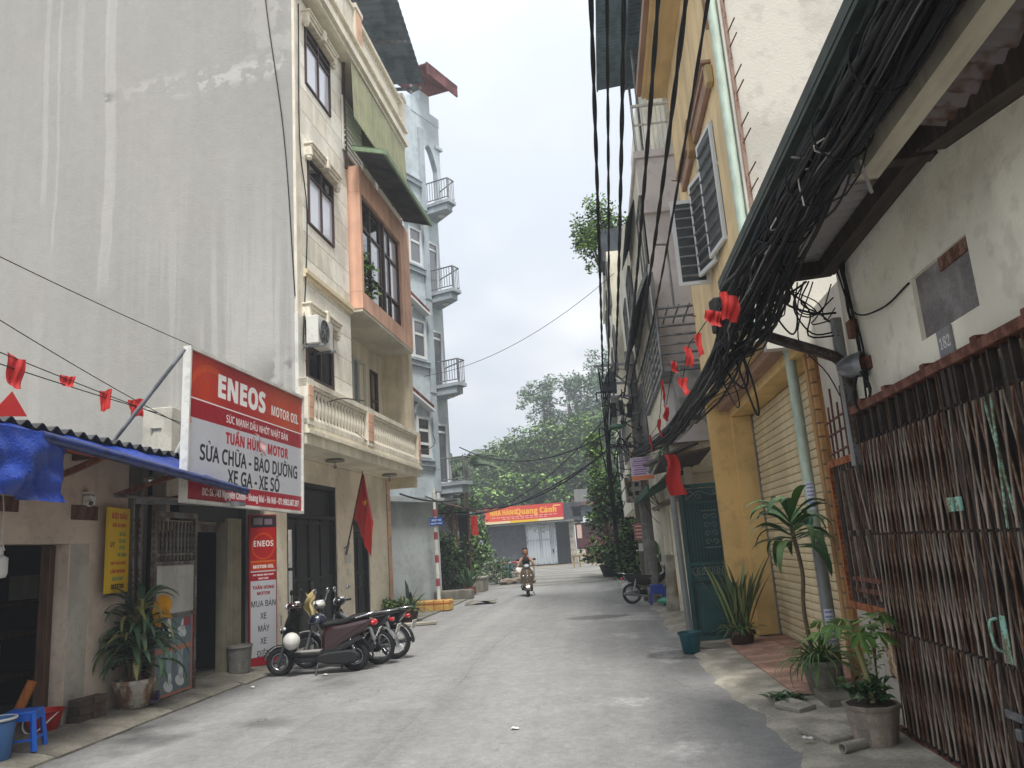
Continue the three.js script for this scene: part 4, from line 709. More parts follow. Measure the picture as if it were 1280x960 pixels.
// ---------------------------------------------------------------- right side: white house 182 with the lean-to roof
M.whiteWall = std('#f5f3e6', { map: 'plaster', m: 2.4, bump: 0.004 });
M.cementPatch = std('#97969a', { map: 'concrete', m: 0.9, bump: 0.004, bm: 0.5 });
M.greyRender = std('#c6c2bc', { map: 'streak', m: 2.1, bump: 0.004 });
M.greyRenderHi = std('#c9c5bd', { map: 'plaster', m: 2.8, bump: 0.004 });
M.soffit = std('#c9c4c5', { map: 'rust', m: 2.3, rough: 0.9 });
M.oldBeam = std('#4c4644', { map: 'wood', m: 0.7 });
M.paleBeam = std('#cfcaba', { map: 'streak', m: 0.9 });
M.eaveGreen = std('#33403a', { map: 'metal', m: 0.9, rough: 0.6 });
M.rail = std('#7a4f3f', { map: 'rust', m: 0.35, rough: 0.75 });
M.upr = [std('#4a3f3a', { map: 'metal', m: 0.35, rough: 0.6, metal: 0.2 }), std('#5f5650', { map: 'metal', m: 0.5, rough: 0.55, metal: 0.2 }), std('#8f877f', { map: 'rust', m: 1.6, rough: 0.5, metal: 0.25 }), std('#362c28', { map: 'metal', m: 0.4, rough: 0.7 })];
M.lat = [std('#a8988a', { map: 'metal', m: 0.9, rough: 0.5, metal: 0.3 }), std('#8c7463', { map: 'rust', m: 1.4, rough: 0.55, metal: 0.2 }), std('#664f42', { map: 'metal', m: 0.8, rough: 0.6 })];
M.teal = std('#9accbc', { map: 'rust', m: 0.3, rough: 0.5 });
M.pvcGreen = std('#bfd2c8', { map: 'streak', m: 0.6, rough: 0.5 });
M.pvcGrey = std('#84898d', { map: 'streak', m: 0.7, rough: 0.5 });
{
  const s = thing('white_house', 'off-white house behind the folding gate with lean-to roof on the right', 'building', [0, 0, 0]);
  mesh('wall', wallCells(-6.3, 3, 0, 3.72, [[-6.3, 0.5, 0, 2.4], [-4.96, -4.2, 2.64, 3.05]]).map((c) => span(2.11, 2.3, c[2], c[3], c[0], c[1])), M.whiteWall, s);
  mesh('wall_patch', [span(2.14, 2.2, 2.64, 3.05, -4.96, -4.2)], M.cementPatch, s, 'cement panel set in the old window opening');
  mesh('bare_brick', [span(2.128, 2.139, 2.97, 3.05, -4.6, -4.22)], std('#8a6d5e', { map: 'rust', m: 0.3 }), s, 'bare brick strip at the top of the cement panel');
  mesh('end_wall', span(2.31, 6, 0, 3.7, -6.3, -6.1), M.greyRender, s);
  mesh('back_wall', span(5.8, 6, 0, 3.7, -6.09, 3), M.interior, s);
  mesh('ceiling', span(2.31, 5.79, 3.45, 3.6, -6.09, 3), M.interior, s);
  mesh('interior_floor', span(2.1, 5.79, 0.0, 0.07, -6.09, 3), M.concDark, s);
  mesh('inner_shelf', [span(3.3, 3.7, 0.07, 1.9, -5.9, -5.0), span(3.5, 4.2, 0.07, 1.2, -4.6, -3.4)], M.timber, s);
  mesh('gate_sill', span(1.98, 2.3, 0.0, 0.05, -6.35, 0.5), M.concDark, s);
  // lean-to roof above the gate
  mesh('roof_sheet', [corrugated(V(1.315, 3.70, -6.55), V(1.315, 3.70, 2.5), V(0.95, 0.06, 0), 0.13, 0.03), corrugated(V(1.26, 3.75, -6.6), V(1.26, 3.75, 2.5), V(1.2, 0.12, 0), 0.11, 0.02)], M.soffit, s);
  mesh('eave_board', [span(1.27, 1.31, 3.56, 3.76, -6.6, 2.5)], M.eaveGreen, s);
  mesh('gutter', [span(1.22, 1.268, 3.6, 3.63, -6.6, 2.5), span(1.215, 1.228, 3.631, 3.7, -6.6, 2.5)], M.eaveGreen, s);
  for (const z of [-6.35, -4.35]) mesh('rafter', [bar(V(1.27, 3.6, z), V(2.1, 3.64, z), 0.1, 0.12)], M.oldBeam, s);
  mesh('wall_plate', [bar(V(2.04, 3.62, -6.3), V(2.04, 3.66, -4.2), 0.12, 0.12), bar(V(2.04, 3.66, -4.2), V(2.06, 3.36, -2.6), 0.14, 0.2)], M.oldBeam, s);
  mesh('purlin', [bar(V(1.68, 3.5, -4.25), V(1.68, 3.46, 1), 0.12, 0.1)], M.paleBeam, s, 'pale painted beam under the roof');
  mesh('roof_sheet', [corrugated(V(1.55, 3.62, -3.9), V(1.55, 3.60, 2.5), V(0.9, -0.18, 0), 0.12, 0.014)], std('#8d8586', { map: 'rust', m: 2.1 }), s, 'inner sagging roof sheets');
  mesh('hook', tube([V(1.6, 3.5, -4.1), V(1.62, 3.42, -4.12), V(1.63, 3.3, -4.1)], 0.01, 8, 5), M.whitePlastic, s);
}
// grey wall section between the white house and the yellow house
{
  const s = thing('grey_wall', 'stained grey rendered wall between the white house and the yellow garage', 'wall', [0, 0, 0]);
  mesh('wall', [span(2.28, 2.45, 1.95, 3.66, -6.31, -7.72), span(2.28, 2.45, 0, 1.945, -7.2, -7.72), span(2.28, 2.45, 0, 0.82, -6.31, -7.19)], M.greyRender, s);
  mesh('window_board', [span(2.36, 2.4, 0.83, 1.94, -6.31, -7.19)], M.interior, s);
  mesh('poster', [span(2.262, 2.279, 0.3, 0.83, -6.4, -7.05)], std('#c9bfa6', { map: 'rust', m: 0.5 }), s, 'torn pale poster low on the wall');
  const g = thing('window_grille', 'rusty orange folding grille beside the collapsible gate', 'grille', [2.13, 0, -0.05]);
  mesh('frame', [span(-0.02, 0.02, 2.06, 2.12, -6.2, -7.3), span(-0.02, 0.02, 0.84, 0.9, -6.2, -7.3), span(-0.02, 0.02, 0.9, 2.06, -7.26, -7.3)], std('#a5673f', { map: 'rust', m: 0.4 }), g);
  for (let k = 0; k < 11; k++) mesh('bar', span(-0.012, 0.012, 0.9, 2.06, -6.42 - k * 0.075, -6.435 - k * 0.075), M.upr[k % 3], g);
  for (let k = 0; k < 5; k++) for (const q of [0, 1]) mesh('lattice_bar', bar(V(-0.02, 0.95 + q * 0.55, -6.43 - k * 0.13), V(-0.02, 1.45 + q * 0.55, -6.55 - k * 0.1), 0.008, 0.02), M.lat[k % 3], g);
  mesh('lower_rail', [span(-0.02, 0.02, 0.99, 1.03, -6.4, -7.05), span(-0.025, 0.015, 1.08, 1.12, -6.4, -7.05)], M.rail, g);
  const b = thing('iron_bars', 'crooked rusty iron bars standing on top of the orange grille', 'bars', [2.13, 0, -0.15]);
  for (const [z, h] of [[-6.45, 2.55], [-6.6, 2.72], [-6.75, 2.6], [-6.9, 2.75], [-7.02, 2.6]]) mesh('bar', rod(V(0, 2.1, z), V(0.02, h, z - 0.03), 0.01, 6), M.rail, b);
  for (const y of [2.2, 2.36, 2.48]) mesh('cross_bar', rod(V(-0.01, y, -6.36), V(-0.01, y - 0.03, -7.1), 0.011, 6), M.rail, b);
}
// collapsible gate
{
  const g = thing('folding_gate', 'rusty collapsible steel gate of many uprights and scissor bars', 'gate', [2.05, 0, 0]);
  mesh('top_rail', [rspan(-0.06, 0.05, 2.37, 2.43, -6.16, -1.2, 0.006)], M.rail, g);
  mesh('bottom_rail', span(-0.03, 0.03, 0.05, 0.075, -6.4, -1.2), M.rail, g);
  each('clip', [-5.9, -5.4, -4.75, -4.1, -3.6].map((z) => rbx(0.13, 0.05, 0.06, 0.01, 0, 2.43, z)), M.rail, g);
  seed(61);
  const ug = [uvm(bx(0.03, 2.3, 0.018)), uvm(bx(0.034, 2.3, 0.014)), uvm(bx(0.028, 2.3, 0.02))];
  const zs = []; for (let z = -6.12; z < -1.7; z += z < -4.7 ? 0.082 : 0.098) zs.push(z + rr(-0.006, 0.006));
  zs.forEach((z, i) => {
    share('upright', ug[i % 3], M.upr[i % 5 === 2 ? 2 : (rnd() * 2) | 0], g, 0.008, 1.22, z, rr(-0.004, 0.004), 0, rr(-0.003, 0.003));
    if (i % 2 === 0) share('upright', ug[(i + 1) % 3], M.upr[3], g, -0.02, 1.22, z + 0.03, rr(-0.004, 0.004), 0, rr(-0.003, 0.003));
  });
  const rows = [2.15, 1.47, 0.79, 0.11], bars = {};
  for (let i = 0; i + 1 < zs.length; i++) for (let r = 0; r < 3; r++) for (const q of [0, 1]) {
    const dz = zs[i + 1] - zs[i], h = rows[r] - rows[r + 1], key = Math.round(dz * 200);
    bars[key] = bars[key] || uvm(bx(0.006, Math.hypot(dz, h), 0.017));
    const teal = (i === 23 && r === 0) || (i === 31 && r > 0 && q) || (i === 33 && r === 0), w = rnd();
    share('lattice_bar', bars[key], teal ? M.teal : M.lat[w < 0.4 ? 0 : w < 0.75 ? 1 : 2], g, q ? -0.044 : -0.036, (rows[r] + rows[r + 1]) / 2 + rr(-0.008, 0.008), (zs[i] + zs[i + 1]) / 2, (q ? 1 : -1) * Math.atan2(dz, h), 0, 0);
  }
  for (const y of rows) mesh('pivot_row', zs.map((z) => cyl(0.01, 0.01, 0.03, 6, -0.045, y, z, 0, 0, HP)), M.upr[3], g).userData.kind = 'stuff';
  each('lock_plate', [rbx(0.02, 0.08, 0.06, 0.005, -0.05, 1.62, -4.72), rbx(0.02, 0.08, 0.06, 0.005, -0.05, 1.62, -4.62)], M.teal, g);
  mesh('handle', [tube([V(-0.05, 1.02, -4.44), V(-0.09, 1.0, -4.44), V(-0.09, 0.88, -4.42), V(-0.05, 0.86, -4.42)], 0.009, 12, 6), rbx(0.012, 0.24, 0.05, 0.005, -0.05, 0.92, -4.38)], M.teal, g);
  mesh('padlock', [rbx(0.03, 0.06, 0.05, 0.01, -0.06, 0.46, -4.4), rbx(0.02, 0.04, 0.16, 0.005, -0.05, 0.54, -4.45)], M.steel, g);
  mesh('middle_post', [span(-0.04, 0.03, 0.08, 2.37, -4.57, -4.52), span(-0.04, 0.03, 0.08, 2.37, -4.48, -4.44)], M.upr[3], g);
}
// house number
{
  const t = canvasTex(256, 256, (c, w, h) => { c.fillStyle = '#85878c'; c.fillRect(0, 0, w, h); seed(71); for (let i = 0; i < 300; i++) { c.fillStyle = `rgba(${rr(90, 160) | 0},${rr(90, 160) | 0},${rr(95, 165) | 0},0.25)`; c.fillRect(rr(0, w), rr(0, h), rr(4, 30), rr(4, 30)); } c.textAlign = 'center'; c.font = 'bold 150px serif'; c.fillStyle = '#d6d6d2'; c.save(); c.translate(w / 2, 180); c.scale(0.85, 1); c.fillText('182', 0, 0); c.restore(); });
  const g = thing('house_number', 'small grey house number plate 182 above the folding gate', 'house number', [2.1, 2.55, -4.63], -HP);
  mesh('plate', rbx(0.18, 0.17, 0.012, 0.003), M.cementPatch, g); const p = panelMesh('printed_face', 0.175, 0.165, t, g); p.position.z = 0.007;
}
// lamp, wires and pipe elbow on the corner of the white house
{
  const l = thing('flood_lamp', 'old round grey flood lamp on the corner of the white house', 'lamp', [2.0, 2.72, -5.98], 0.9);
  mesh('reflector', put(lathe([[0, 0.09], [0.05, 0.09], [0.085, 0.02], [0.1, -0.1], [0.092, -0.1], [0, -0.06]], 18), 0, 0, 0, -HP, 0, 0), M.steel, l); mesh('holder', rbx(0.08, 0.1, 0.1, 0.01, 0, 0, 0.13), M.rail, l);
  const w = thing('wiring', 'loose black wires and junction boxes on the white house corner', 'wiring', [0, 0, 0]);
  seed(73);
  for (let k = 0; k < 5; k++) mesh('wire', tube([V(2.08, 3.6, -6.1 + k * 0.03), V(2.09 - rr(0, 0.04), 3.2, -6.0 + rr(-0.05, 0.05)), V(2.08, 2.9, -5.95 + rr(-0.05, 0.05)), V(2.06, 2.55 + rr(-0.1, 0.1), -5.9 + rr(-0.06, 0.06))], 0.008, 18, 5), M.blackRubber, w);
  mesh('wire', tube([V(2.09, 3.55, -6.2), V(2.06, 3.12, -5.9), V(2.08, 3.0, -5.4), V(2.1, 3.03, -4.97)], 0.007, 20, 5), M.blackRubber, w);
  mesh('wire', tube([V(2.05, 2.75, -5.9), V(1.98, 2.5, -5.95), V(2.0, 2.35, -5.9), V(2.05, 2.5, -5.8), V(2.02, 2.65, -5.85)], 0.01, 20, 6), M.blackRubber, w);
  mesh('wire', tube([V(1.95, 3.55, -6.4), V(1.9, 3.2, -6.9), V(2.2, 2.9, -7.2), V(2.25, 2.4, -6.9), V(2.2, 2.2, -6.6)], 0.006, 24, 5), M.blackRubber, w);
  mesh('junction_box', rbx(0.06, 0.14, 0.1, 0.01, 2.07, 3.02, -6.02), M.rail, w);
  mesh('wire_clump', [0, 1, 2, 3, 4, 5, 6, 7].map((k) => tube([V(rr(1.6, 1.95), 3.56, -6.4), V(rr(1.7, 2.0), rr(3.3, 3.45), -6.5), V(rr(1.8, 2.05), rr(3.1, 3.35), -6.45), V(2.06, rr(3.0, 3.5), -6.3)], rr(0.005, 0.01), 16, 5)), M.blackRubber, w);
  const e = thing('downpipe', 'grey downpipe with elbow bracket reaching out from the wall under the roof', 'pipe', [0, 0, 0]);
  mesh('pipe', [tube([V(1.36, 3.28, -6.6), V(1.6, 3.12, -6.5), V(2.0, 2.88, -6.32), V(2.06, 2.75, -6.28), V(2.06, 2.4, -6.27), V(2.06, 2.0, -6.27)], 0.045, 40, 10, 0.2)], std('#5a5856', { map: 'rust', m: 0.5 }), e);
  mesh('pipe', [rod(V(2.06, 3.2, -6.34), V(2.06, 2.0, -6.36), 0.045, 10)], M.pvcGrey, e);
}
// ---------------------------------------------------------------- yellow house
M.yellow = std('#f0d8ac', { map: 'streak', m: 3, bump: 0.002 });
M.yellowDeep = std('#d9b87c', { map: 'plaster', m: 2, bump: 0.002 });
M.yellowPale = std('#efd5a2', { map: 'streak', m: 2.5, bump: 0.002 });
M.brownMould = std('#a98a78', { map: 'streak', m: 1.5 });
M.casePane = std('#23292c', { rough: 0.35 });
M.shutter = [std('#e3d4b2', { rough: 0.5, map: 'plaster', m: 2.7 }), std('#e0d0ac', { rough: 0.5, map: 'plaster', m: 2.3 })];
{
  const s = thing('yellow_house', 'tall yellow house with roller shutter garage and overhanging upper floors', 'building', [0, 0, 0]);
  mesh('upper_wall', wallCells(-12.0, -7.8, 3.62, 8.9, [[-10.05, -8.72, 4.95, 6.45]]).map((c) => span(1.79, 1.95, c[2], c[3], c[0], c[1])), M.yellow, s);
  mesh('side_wall', [span(1.8, 8, 3.3, 13, -7.8, -7.66)], M.greyRenderHi, s, 'plain grey rendered side wall');
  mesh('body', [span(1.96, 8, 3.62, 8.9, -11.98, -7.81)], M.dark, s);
  mesh('far_wall', [span(1.79, 8, 0, 8.9, -12.0, -12.1)], M.yellowDeep, s);
  mesh('eave', [span(1.45, 1.79, 8.905, 9.02, -12.2, -7.6), span(1.38, 1.46, 8.95, 9.2, -12.22, -7.58), span(1.79, 8, 8.905, 9.3, -12.2, -7.6)], M.yellowPale, s);
  mesh('eave_trim', [span(1.3, 1.375, 9.0, 9.16, -12.24, -7.56), span(1.4, 8, 9.305, 9.4, -12.22, -7.56)], M.brownMould, s);
  mesh('upper_storey', [span(1.9, 8, 9.41, 12.8, -12.0, -7.7)], M.yellow, s);
  mesh('soffit', [span(1.79, 2.5, 3.5, 3.615, -12.0, -7.72)], M.yellowPale, s);
  mesh('moulding', [span(1.76, 1.789, 3.5, 3.6, -12.0, -7.75), span(1.95, 2.13, 3.38, 3.495, -12.0, -7.75)], M.brownMould, s);
  // garage
  mesh('pier', [span(2.12, 2.5, 0.1, 3.26, -11.86, -12.3)], M.yellowDeep, s);
  mesh('lintel', [span(2.12, 2.5, 3.265, 3.495, -12.3, -7.74)], M.yellowDeep, s);
  const edge = mesh('brick_edge', span(2.125, 2.2, 0.1, 3.26, -12.305, -12.36), M.joint, s); for (let k = 0; k < 26; k++) mesh('brick', rspan(2.10, 2.2, 0.12 + k * 0.12, 0.225 + k * 0.12, -12.31, -12.42, 0.006), M.yellowDeep, edge);
  mesh('jamb', [span(2.2, 2.5, 0.1, 3.26, -7.86, -7.95)], std('#b58a5c', { map: 'plaster', m: 0.8 }), s);
  const jb = mesh('jamb_edge', span(2.21, 2.26, 0.1, 3.4, -7.855, -7.85), M.joint, s); for (let k = 0; k < 24; k++) mesh('brick', rspan(2.215, 2.27, 0.12 + k * 0.135, 0.24 + k * 0.135, -7.80, -7.855, 0.006), std(k % 3 ? '#b58a5c' : '#a87f54', { map: 'plaster', m: 0.7 }), jb);
  const sh = mesh('roller_shutter', span(2.44, 2.48, 0.1, 3.26, -7.96, -11.855), std('#8a7a5c'), s);
  const N2 = 33, ph = 3.14 / N2, sg = [0, 1].map(() => uvm(extrude([[-0.012, 0.002], [0.006, 0.004], [0.012, ph * 0.3], [0.012, ph * 0.7], [0.005, ph - 0.008], [-0.012, ph - 0.006]], 3.89).rotateY(Math.PI)));
  for (let k = 0; k < N2; k++) share('slat', sg[k % 2], M.shutter[(k * 5 % 7) % 2], sh, 2.43, 0.11 + k * ph, -9.905);
  each('guide', [span(2.4, 2.46, 0.1, 3.26, -11.8, -11.855), span(2.4, 2.46, 0.1, 3.26, -7.955, -8.0)], M.steel, s);
  // window with open casements
  const lt = mesh('lintel', [rspan(1.72, 1.785, 6.72, 6.9, -8.45, -11.3, 0.01), rspan(1.69, 1.79, 6.905, 6.97, -8.4, -11.35, 0.01), rspan(1.67, 1.79, 6.975, 7.02, -8.36, -11.4, 0.01)], M.brownMould, s); mesh('keystone', [rspan(1.66, 1.789, 6.62, 7.1, -9.8, -10.05, 0.02)], std('#a98a5f', { map: 'plaster', m: 1 }), lt); mesh('end_block', rspan(1.7, 1.789, 6.68, 6.92, -8.3, -8.44, 0.02), std('#c2ae82', { map: 'plaster', m: 1 }), lt);
  const wn = windowPart(s, 1.33, 1.5, { cols: 2, rows: [0.8], fw: 0.05, frame: M.whiteFrame, pane: M.paneDark }, 1.84, 4.95, -10.05, -HP);
  for (let k = 0; k < 8; k++) mesh('security_bar', rod(V(0.06 + k * 0.17, 0.05, 0.07), V(0.06 + k * 0.17, 1.45, 0.07), 0.008, 5), M.steel, wn);
  const casement = (hx, hz, ang, w, y0, h) => {
    const fr = mesh('casement', [bx(0.05, h, 0.04, 0.025, h / 2, 0), bx(0.05, h, 0.04, w - 0.025, h / 2, 0), bx(w - 0.1, 0.05, 0.04, w / 2, 0.025, 0), bx(w - 0.1, 0.05, 0.04, w / 2, h - 0.025, 0)], M.whiteFrame, s);
    fr.position.set(hx, y0, hz); fr.rotation.y = ang;
    for (let k = 0; k < 8; k++) mesh('slat', bx(w - 0.1, 0.028, 0.05, w / 2, h * (0.1 + k * 0.112), -0.012, 0.5), M.greyPaint, fr);
    mesh('pane', bx(w - 0.09, h - 0.09, 0.008, w / 2, h / 2, -0.012), M.casePane, fr);
    return fr;
  };
  casement(1.77, -10.1, Math.PI - 0.02, 0.42, 4.83, 1.22); casement(1.77, -8.76, HP + 0.13, 0.64, 4.92, 1.52); casement(1.77, -9.42, HP + 0.24, 0.6, 4.9, 1.3);
  // corner pipe with iron spikes
  mesh('corner_pipe', rod(V(1.75, 3.4, -7.74), V(1.75, 13, -7.74), 0.055, 12), M.pvcGreen, s);
  const strip = mesh('spike_rail', span(1.83, 1.87, 3.7, 12.5, -7.655, -7.64), std('#9c8272', { map: 'rust', m: 0.5 }), s);
  for (let k = 0; k < 26; k++) mesh('spike', rod(V(1.86, 4.6 + k * 0.28 + (k % 2) * 0.1, -7.64), V(1.92, 4.68 + k * 0.28 + (k % 2) * 0.1, -7.52), 0.008, 5), M.rail, strip);
  const bars = mesh('iron_hook', [bar(V(1.77, 7.3, -8.2), V(1.77, 7.9, -8.25), 0.02, 0.03), bar(V(1.77, 7.1, -8.9), V(1.7, 7.0, -8.9), 0.02, 0.03)], M.brownMould, s);
  for (const y of [4.9, 5.6, 6.3, 7.2]) mesh('iron_hook', rod(V(1.79, y, -11.9), V(1.68, y + 0.05, -11.95), 0.01, 5), M.rail, s);
}
{ // pipes in front of the garage
  const p = thing('downpipe', 'pale green and grey plastic downpipe with stickers in front of the shutter', 'pipe', [0, 0, 0]);
  mesh('pipe', [rod(V(2.14, 0.06, -8.18), V(2.14, 1.45, -8.18), 0.062, 14)], M.pvcGrey, p); mesh('pipe', [rod(V(2.14, 1.455, -8.18), V(2.14, 3.62, -8.18), 0.055, 14)], M.pvcGreen, p);
  mesh('elbow', tube([V(2.14, 3.6, -8.18), V(2.13, 3.7, -8.18), V(2.05, 3.75, -8.2), V(1.78, 3.76, -8.2)], 0.058, 14, 12), M.paleBeam, p);
  each('collar', [cyl(0.072, 0.072, 0.1, 14, 2.14, 1.46, -8.18), cyl(0.068, 0.068, 0.06, 14, 2.14, 3.4, -8.18)], M.pvcGreen, p);
  const t = canvasTex(128, 256, (c, w, h) => { c.fillStyle = '#c9ccd6'; c.fillRect(0, 0, w, h); c.fillStyle = '#4a5aa0'; for (let k = 0; k < 7; k++) { c.fillRect(14, 14 + k * 34, 100, 14); } c.fillStyle = '#c9ccd6'; for (let k = 0; k < 7; k++) for (let q = 0; q < 5; q++) c.fillRect(28 + q * 18, 14 + k * 34, 5, 14); });
  for (const [y, h] of [[0.42, 0.34], [1.72, 0.28]]) { const g2 = mesh('sticker', new THREE.CylinderGeometry(y > 1 ? 0.0565 : 0.0635, y > 1 ? 0.0565 : 0.0635, h, 8, 1, true, -0.9, 1.5), M.white, p); const uvp = new THREE.CylinderGeometry(y > 1 ? 0.0565 : 0.0635, y > 1 ? 0.0565 : 0.0635, h, 8, 1, true, -0.9, 1.5); g2.geometry = uvp; g2.material = new THREE.MeshStandardMaterial({ map: t, roughness: 0.6 }); g2.position.set(2.14, y + h / 2, -8.18); }
  each('valve', [rbx(0.1, 0.1, 0.08, 0.02, 2.06, 1.62, -8.14), tube([V(2.08, 0.5, -8.1), V(1.98, 0.5, -8.05), V(1.92, 0.48, -8.05), V(1.9, 0.36, -8.05)], 0.018, 12, 6)], std('#5d8a78'), p);
  const q = thing('downpipe', 'thin grey downpipe at the left edge of the yellow pier', 'pipe', [0, 0, 0]);
  mesh('pipe', [tube([V(1.75, 3.5, -12.35), V(1.9, 3.2, -12.4), V(2.0, 2.9, -12.4), V(2.02, 0.1, -12.4)], 0.045, 40, 10, 0.2)], M.pvcGrey, q);
}
// red tiled apron before the garage: single tiles, and a step
{
  M.redTile = [std('#bb968a', { map: 'concrete', m: 0.9, rough: 0.8 }), std('#c19c8f', { map: 'concrete', m: 1.1, rough: 0.8 }), std('#b38e82', { map: 'concrete', m: 0.8, rough: 0.85 })];
  const ap = struct('paving', sheet((u, v) => [mix(1.62 + 0.08 * v, 2.46, u), mix(0.055, 0.1, u), mix(-11.75, -7.75, v)], 2, 4), M.joint); ap.name = 'paving';
  seed(81); const W = 0.3;
  for (let i = 0; i < 13; i++) for (let j = 0; j < 3; j++) {
    const z0 = -11.74 + i * 0.305, x0 = 1.6 + j * 0.29 + i * 0.004;
    const t = mesh('tile', rbx(j === 2 ? 0.26 : 0.286, 0.014, 0.3, 0.003, x0 + 0.14, 0.062 + j * 0.015 + rr(0, 0.002), z0 + 0.15, 0, 0, 0.05, 1), M.redTile[(rnd() * 3) | 0], ap);
  }
  tag(mesh('step', [rspan(1.78, 2.3, 0.0, 0.12, -7.7, -7.2, 0.012)], M.concDark), 'dark concrete step block at the foot of the downpipe', 'step');
}
// open green metal gate leaf facing the street
{
  M.gateGreen = std('#1d4a4a', { rough: 0.5, map: 'metal', m: 1.5 });
  M.gateDeep = std('#1a3f42', { rough: 0.55, map: 'metal', m: 1.2 });
  M.scroll = std('#5a6f6c', { rough: 0.5 });
  const W = 0.86, H = 2.3, g = thing('gate', 'dark green ornamental iron gate leaf standing open at the road edge', 'gate', [1.22, 0.02, -12.1]);
  mesh('frame', [rspan(0, 0.07, 0, H, -0.03, 0.03, 0.006), rspan(W - 0.07, W, 0, H, -0.03, 0.03, 0.006), rspan(0.07, W - 0.07, 0, 0.07, -0.028, 0.028, 0.006), rspan(0.07, W - 0.07, H - 0.06, H, -0.028, 0.028, 0.006), rspan(0.07, W - 0.07, 0.86, 0.93, -0.028, 0.028, 0.006), rspan(0.07, W - 0.07, 1.08, 1.14, -0.028, 0.028, 0.006), rspan(0.07, W - 0.07, 2.0, 2.03, -0.02, 0.02, 0.004)], M.gateGreen, g);
  mesh('sheet', [bx(W - 0.14, H - 0.14, 0.012, W / 2, H / 2, -0.012)], M.gateDeep, g);
  for (let k = 0; k < 15; k++) { const x = 0.1 + k * 0.047; if (k < 5 || k > 9) mesh('bar', span(x - 0.007, x + 0.007, 1.14, 2.0, 0.0, 0.018), M.gateGreen, g); else { mesh('bar', span(x - 0.007, x + 0.007, 1.14, 1.34, 0.0, 0.018), M.gateGreen, g); mesh('bar', span(x - 0.007, x + 0.007, 1.9, 2.0, 0.0, 0.018), M.gateGreen, g); } }
  const curl = (x, y, r, s, z = 0.02) => { const p = []; for (let k = 0; k <= 18; k++) { const a = k / 18 * 4.4 * Math.PI / 2, q = r * (1 - k / 22); p.push(V(x + s * q * Math.cos(a), y + q * Math.sin(a), z)); } return tube(p, 0.007, 28, 5); };
  mesh('scroll_panel', [span(0.31, 0.55, 1.335, 1.35, 0.0, 0.02), span(0.31, 0.55, 1.88, 1.895, 0.0, 0.02), ...[0, 1, 2, 3].flatMap((k) => [curl(0.37, 1.42 + k * 0.125, 0.05, 1), curl(0.49, 1.42 + k * 0.125, 0.05, -1)])], M.scroll, g);
  mesh('scroll_panel', [curl(0.16, 2.13, 0.07, 1), curl(0.3, 2.1, 0.05, -1), tube([V(0.1, 2.06, 0.02), V(0.3, 2.18, 0.02), V(0.5, 2.12, 0.02), V(0.78, 2.2, 0.02)], 0.008, 24, 5), curl(0.55, 2.16, 0.045, 1), curl(0.68, 2.14, 0.04, -1)], M.scroll, g);
  mesh('ring_panel', [...Array(9).keys()].map((k) => put(new THREE.TorusGeometry(0.055, 0.008, 6, 16), 0.14 + k * 0.073, 1.005, 0.012)), M.scroll, g);
  mesh('relief_panel', [rbx(0.62, 0.68, 0.02, 0.008, W / 2, 0.46, 0.008), rbx(0.5, 0.56, 0.025, 0.01, W / 2, 0.46, 0.02), rbx(0.4, 0.46, 0.02, 0.01, W / 2, 0.46, 0.03), curl(W / 2 - 0.06, 0.5, 0.07, 1, 0.04), curl(W / 2 + 0.06, 0.42, 0.07, -1, 0.04), curl(W / 2, 0.6, 0.05, 1, 0.04), curl(W / 2, 0.32, 0.05, -1, 0.04)], M.gateGreen, g);
  const b = thing('bucket', 'dark teal plastic bucket standing on the damp road edge before the green gate', 'bucket', [1.07, 0.01, -11.15]);
  mesh('bucket', lathe([[0, 0], [0.11, 0], [0.15, 0.24], [0.165, 0.24], [0.165, 0.27], [0.15, 0.27], [0.11, 0.03], [0, 0.03]], 22), std('#12505a', { rough: 0.35 }), b); mesh('rim', put(new THREE.TorusGeometry(0.16, 0.008, 6, 22), 0, 0.265, 0, HP), std('#123f48'), b);
  tag(mesh('drain_lid', [cyl(0.3, 0.32, 0.03, 20, 1.5, 0.035, -11.45)], M.concDark), 'round dark concrete drain lid beside the teal bucket', 'drain cover');
  tag(mesh('concrete_pipe', [put(new THREE.CylinderGeometry(0.036, 0.036, 0.24, 14, 1, true), 1.6, 0.07, -5.92, 0, 0.5, HP), put(new THREE.CylinderGeometry(0.026, 0.026, 0.24, 14, 1, true), 1.6, 0.07, -5.92, 0, 0.5, HP), put(new THREE.RingGeometry(0.026, 0.036, 14), 1.6 - 0.105, 0.07, -5.92 + 0.057, 0, 0.5 - HP, 0)], M.concPale), 'short grey pipe stub lying beside the octagonal pot', 'pipe');
  seed(83);
  for (const [x, z, w2, d2, l] of [[1.52, -7.3, 0.2, 0.3, 'broken slab of stone below the weeds by the pale pot'], [1.55, -6.35, 0.3, 0.4, 'cracked concrete fragment set in the verge before the octagonal pot']])
    tag(mesh('stone', rbx(w2, 0.05, d2, 0.015, x, 0.06, z, 0.05, rr(0.2, 0.7), 0.06), M.concPale), l, 'slab');
}
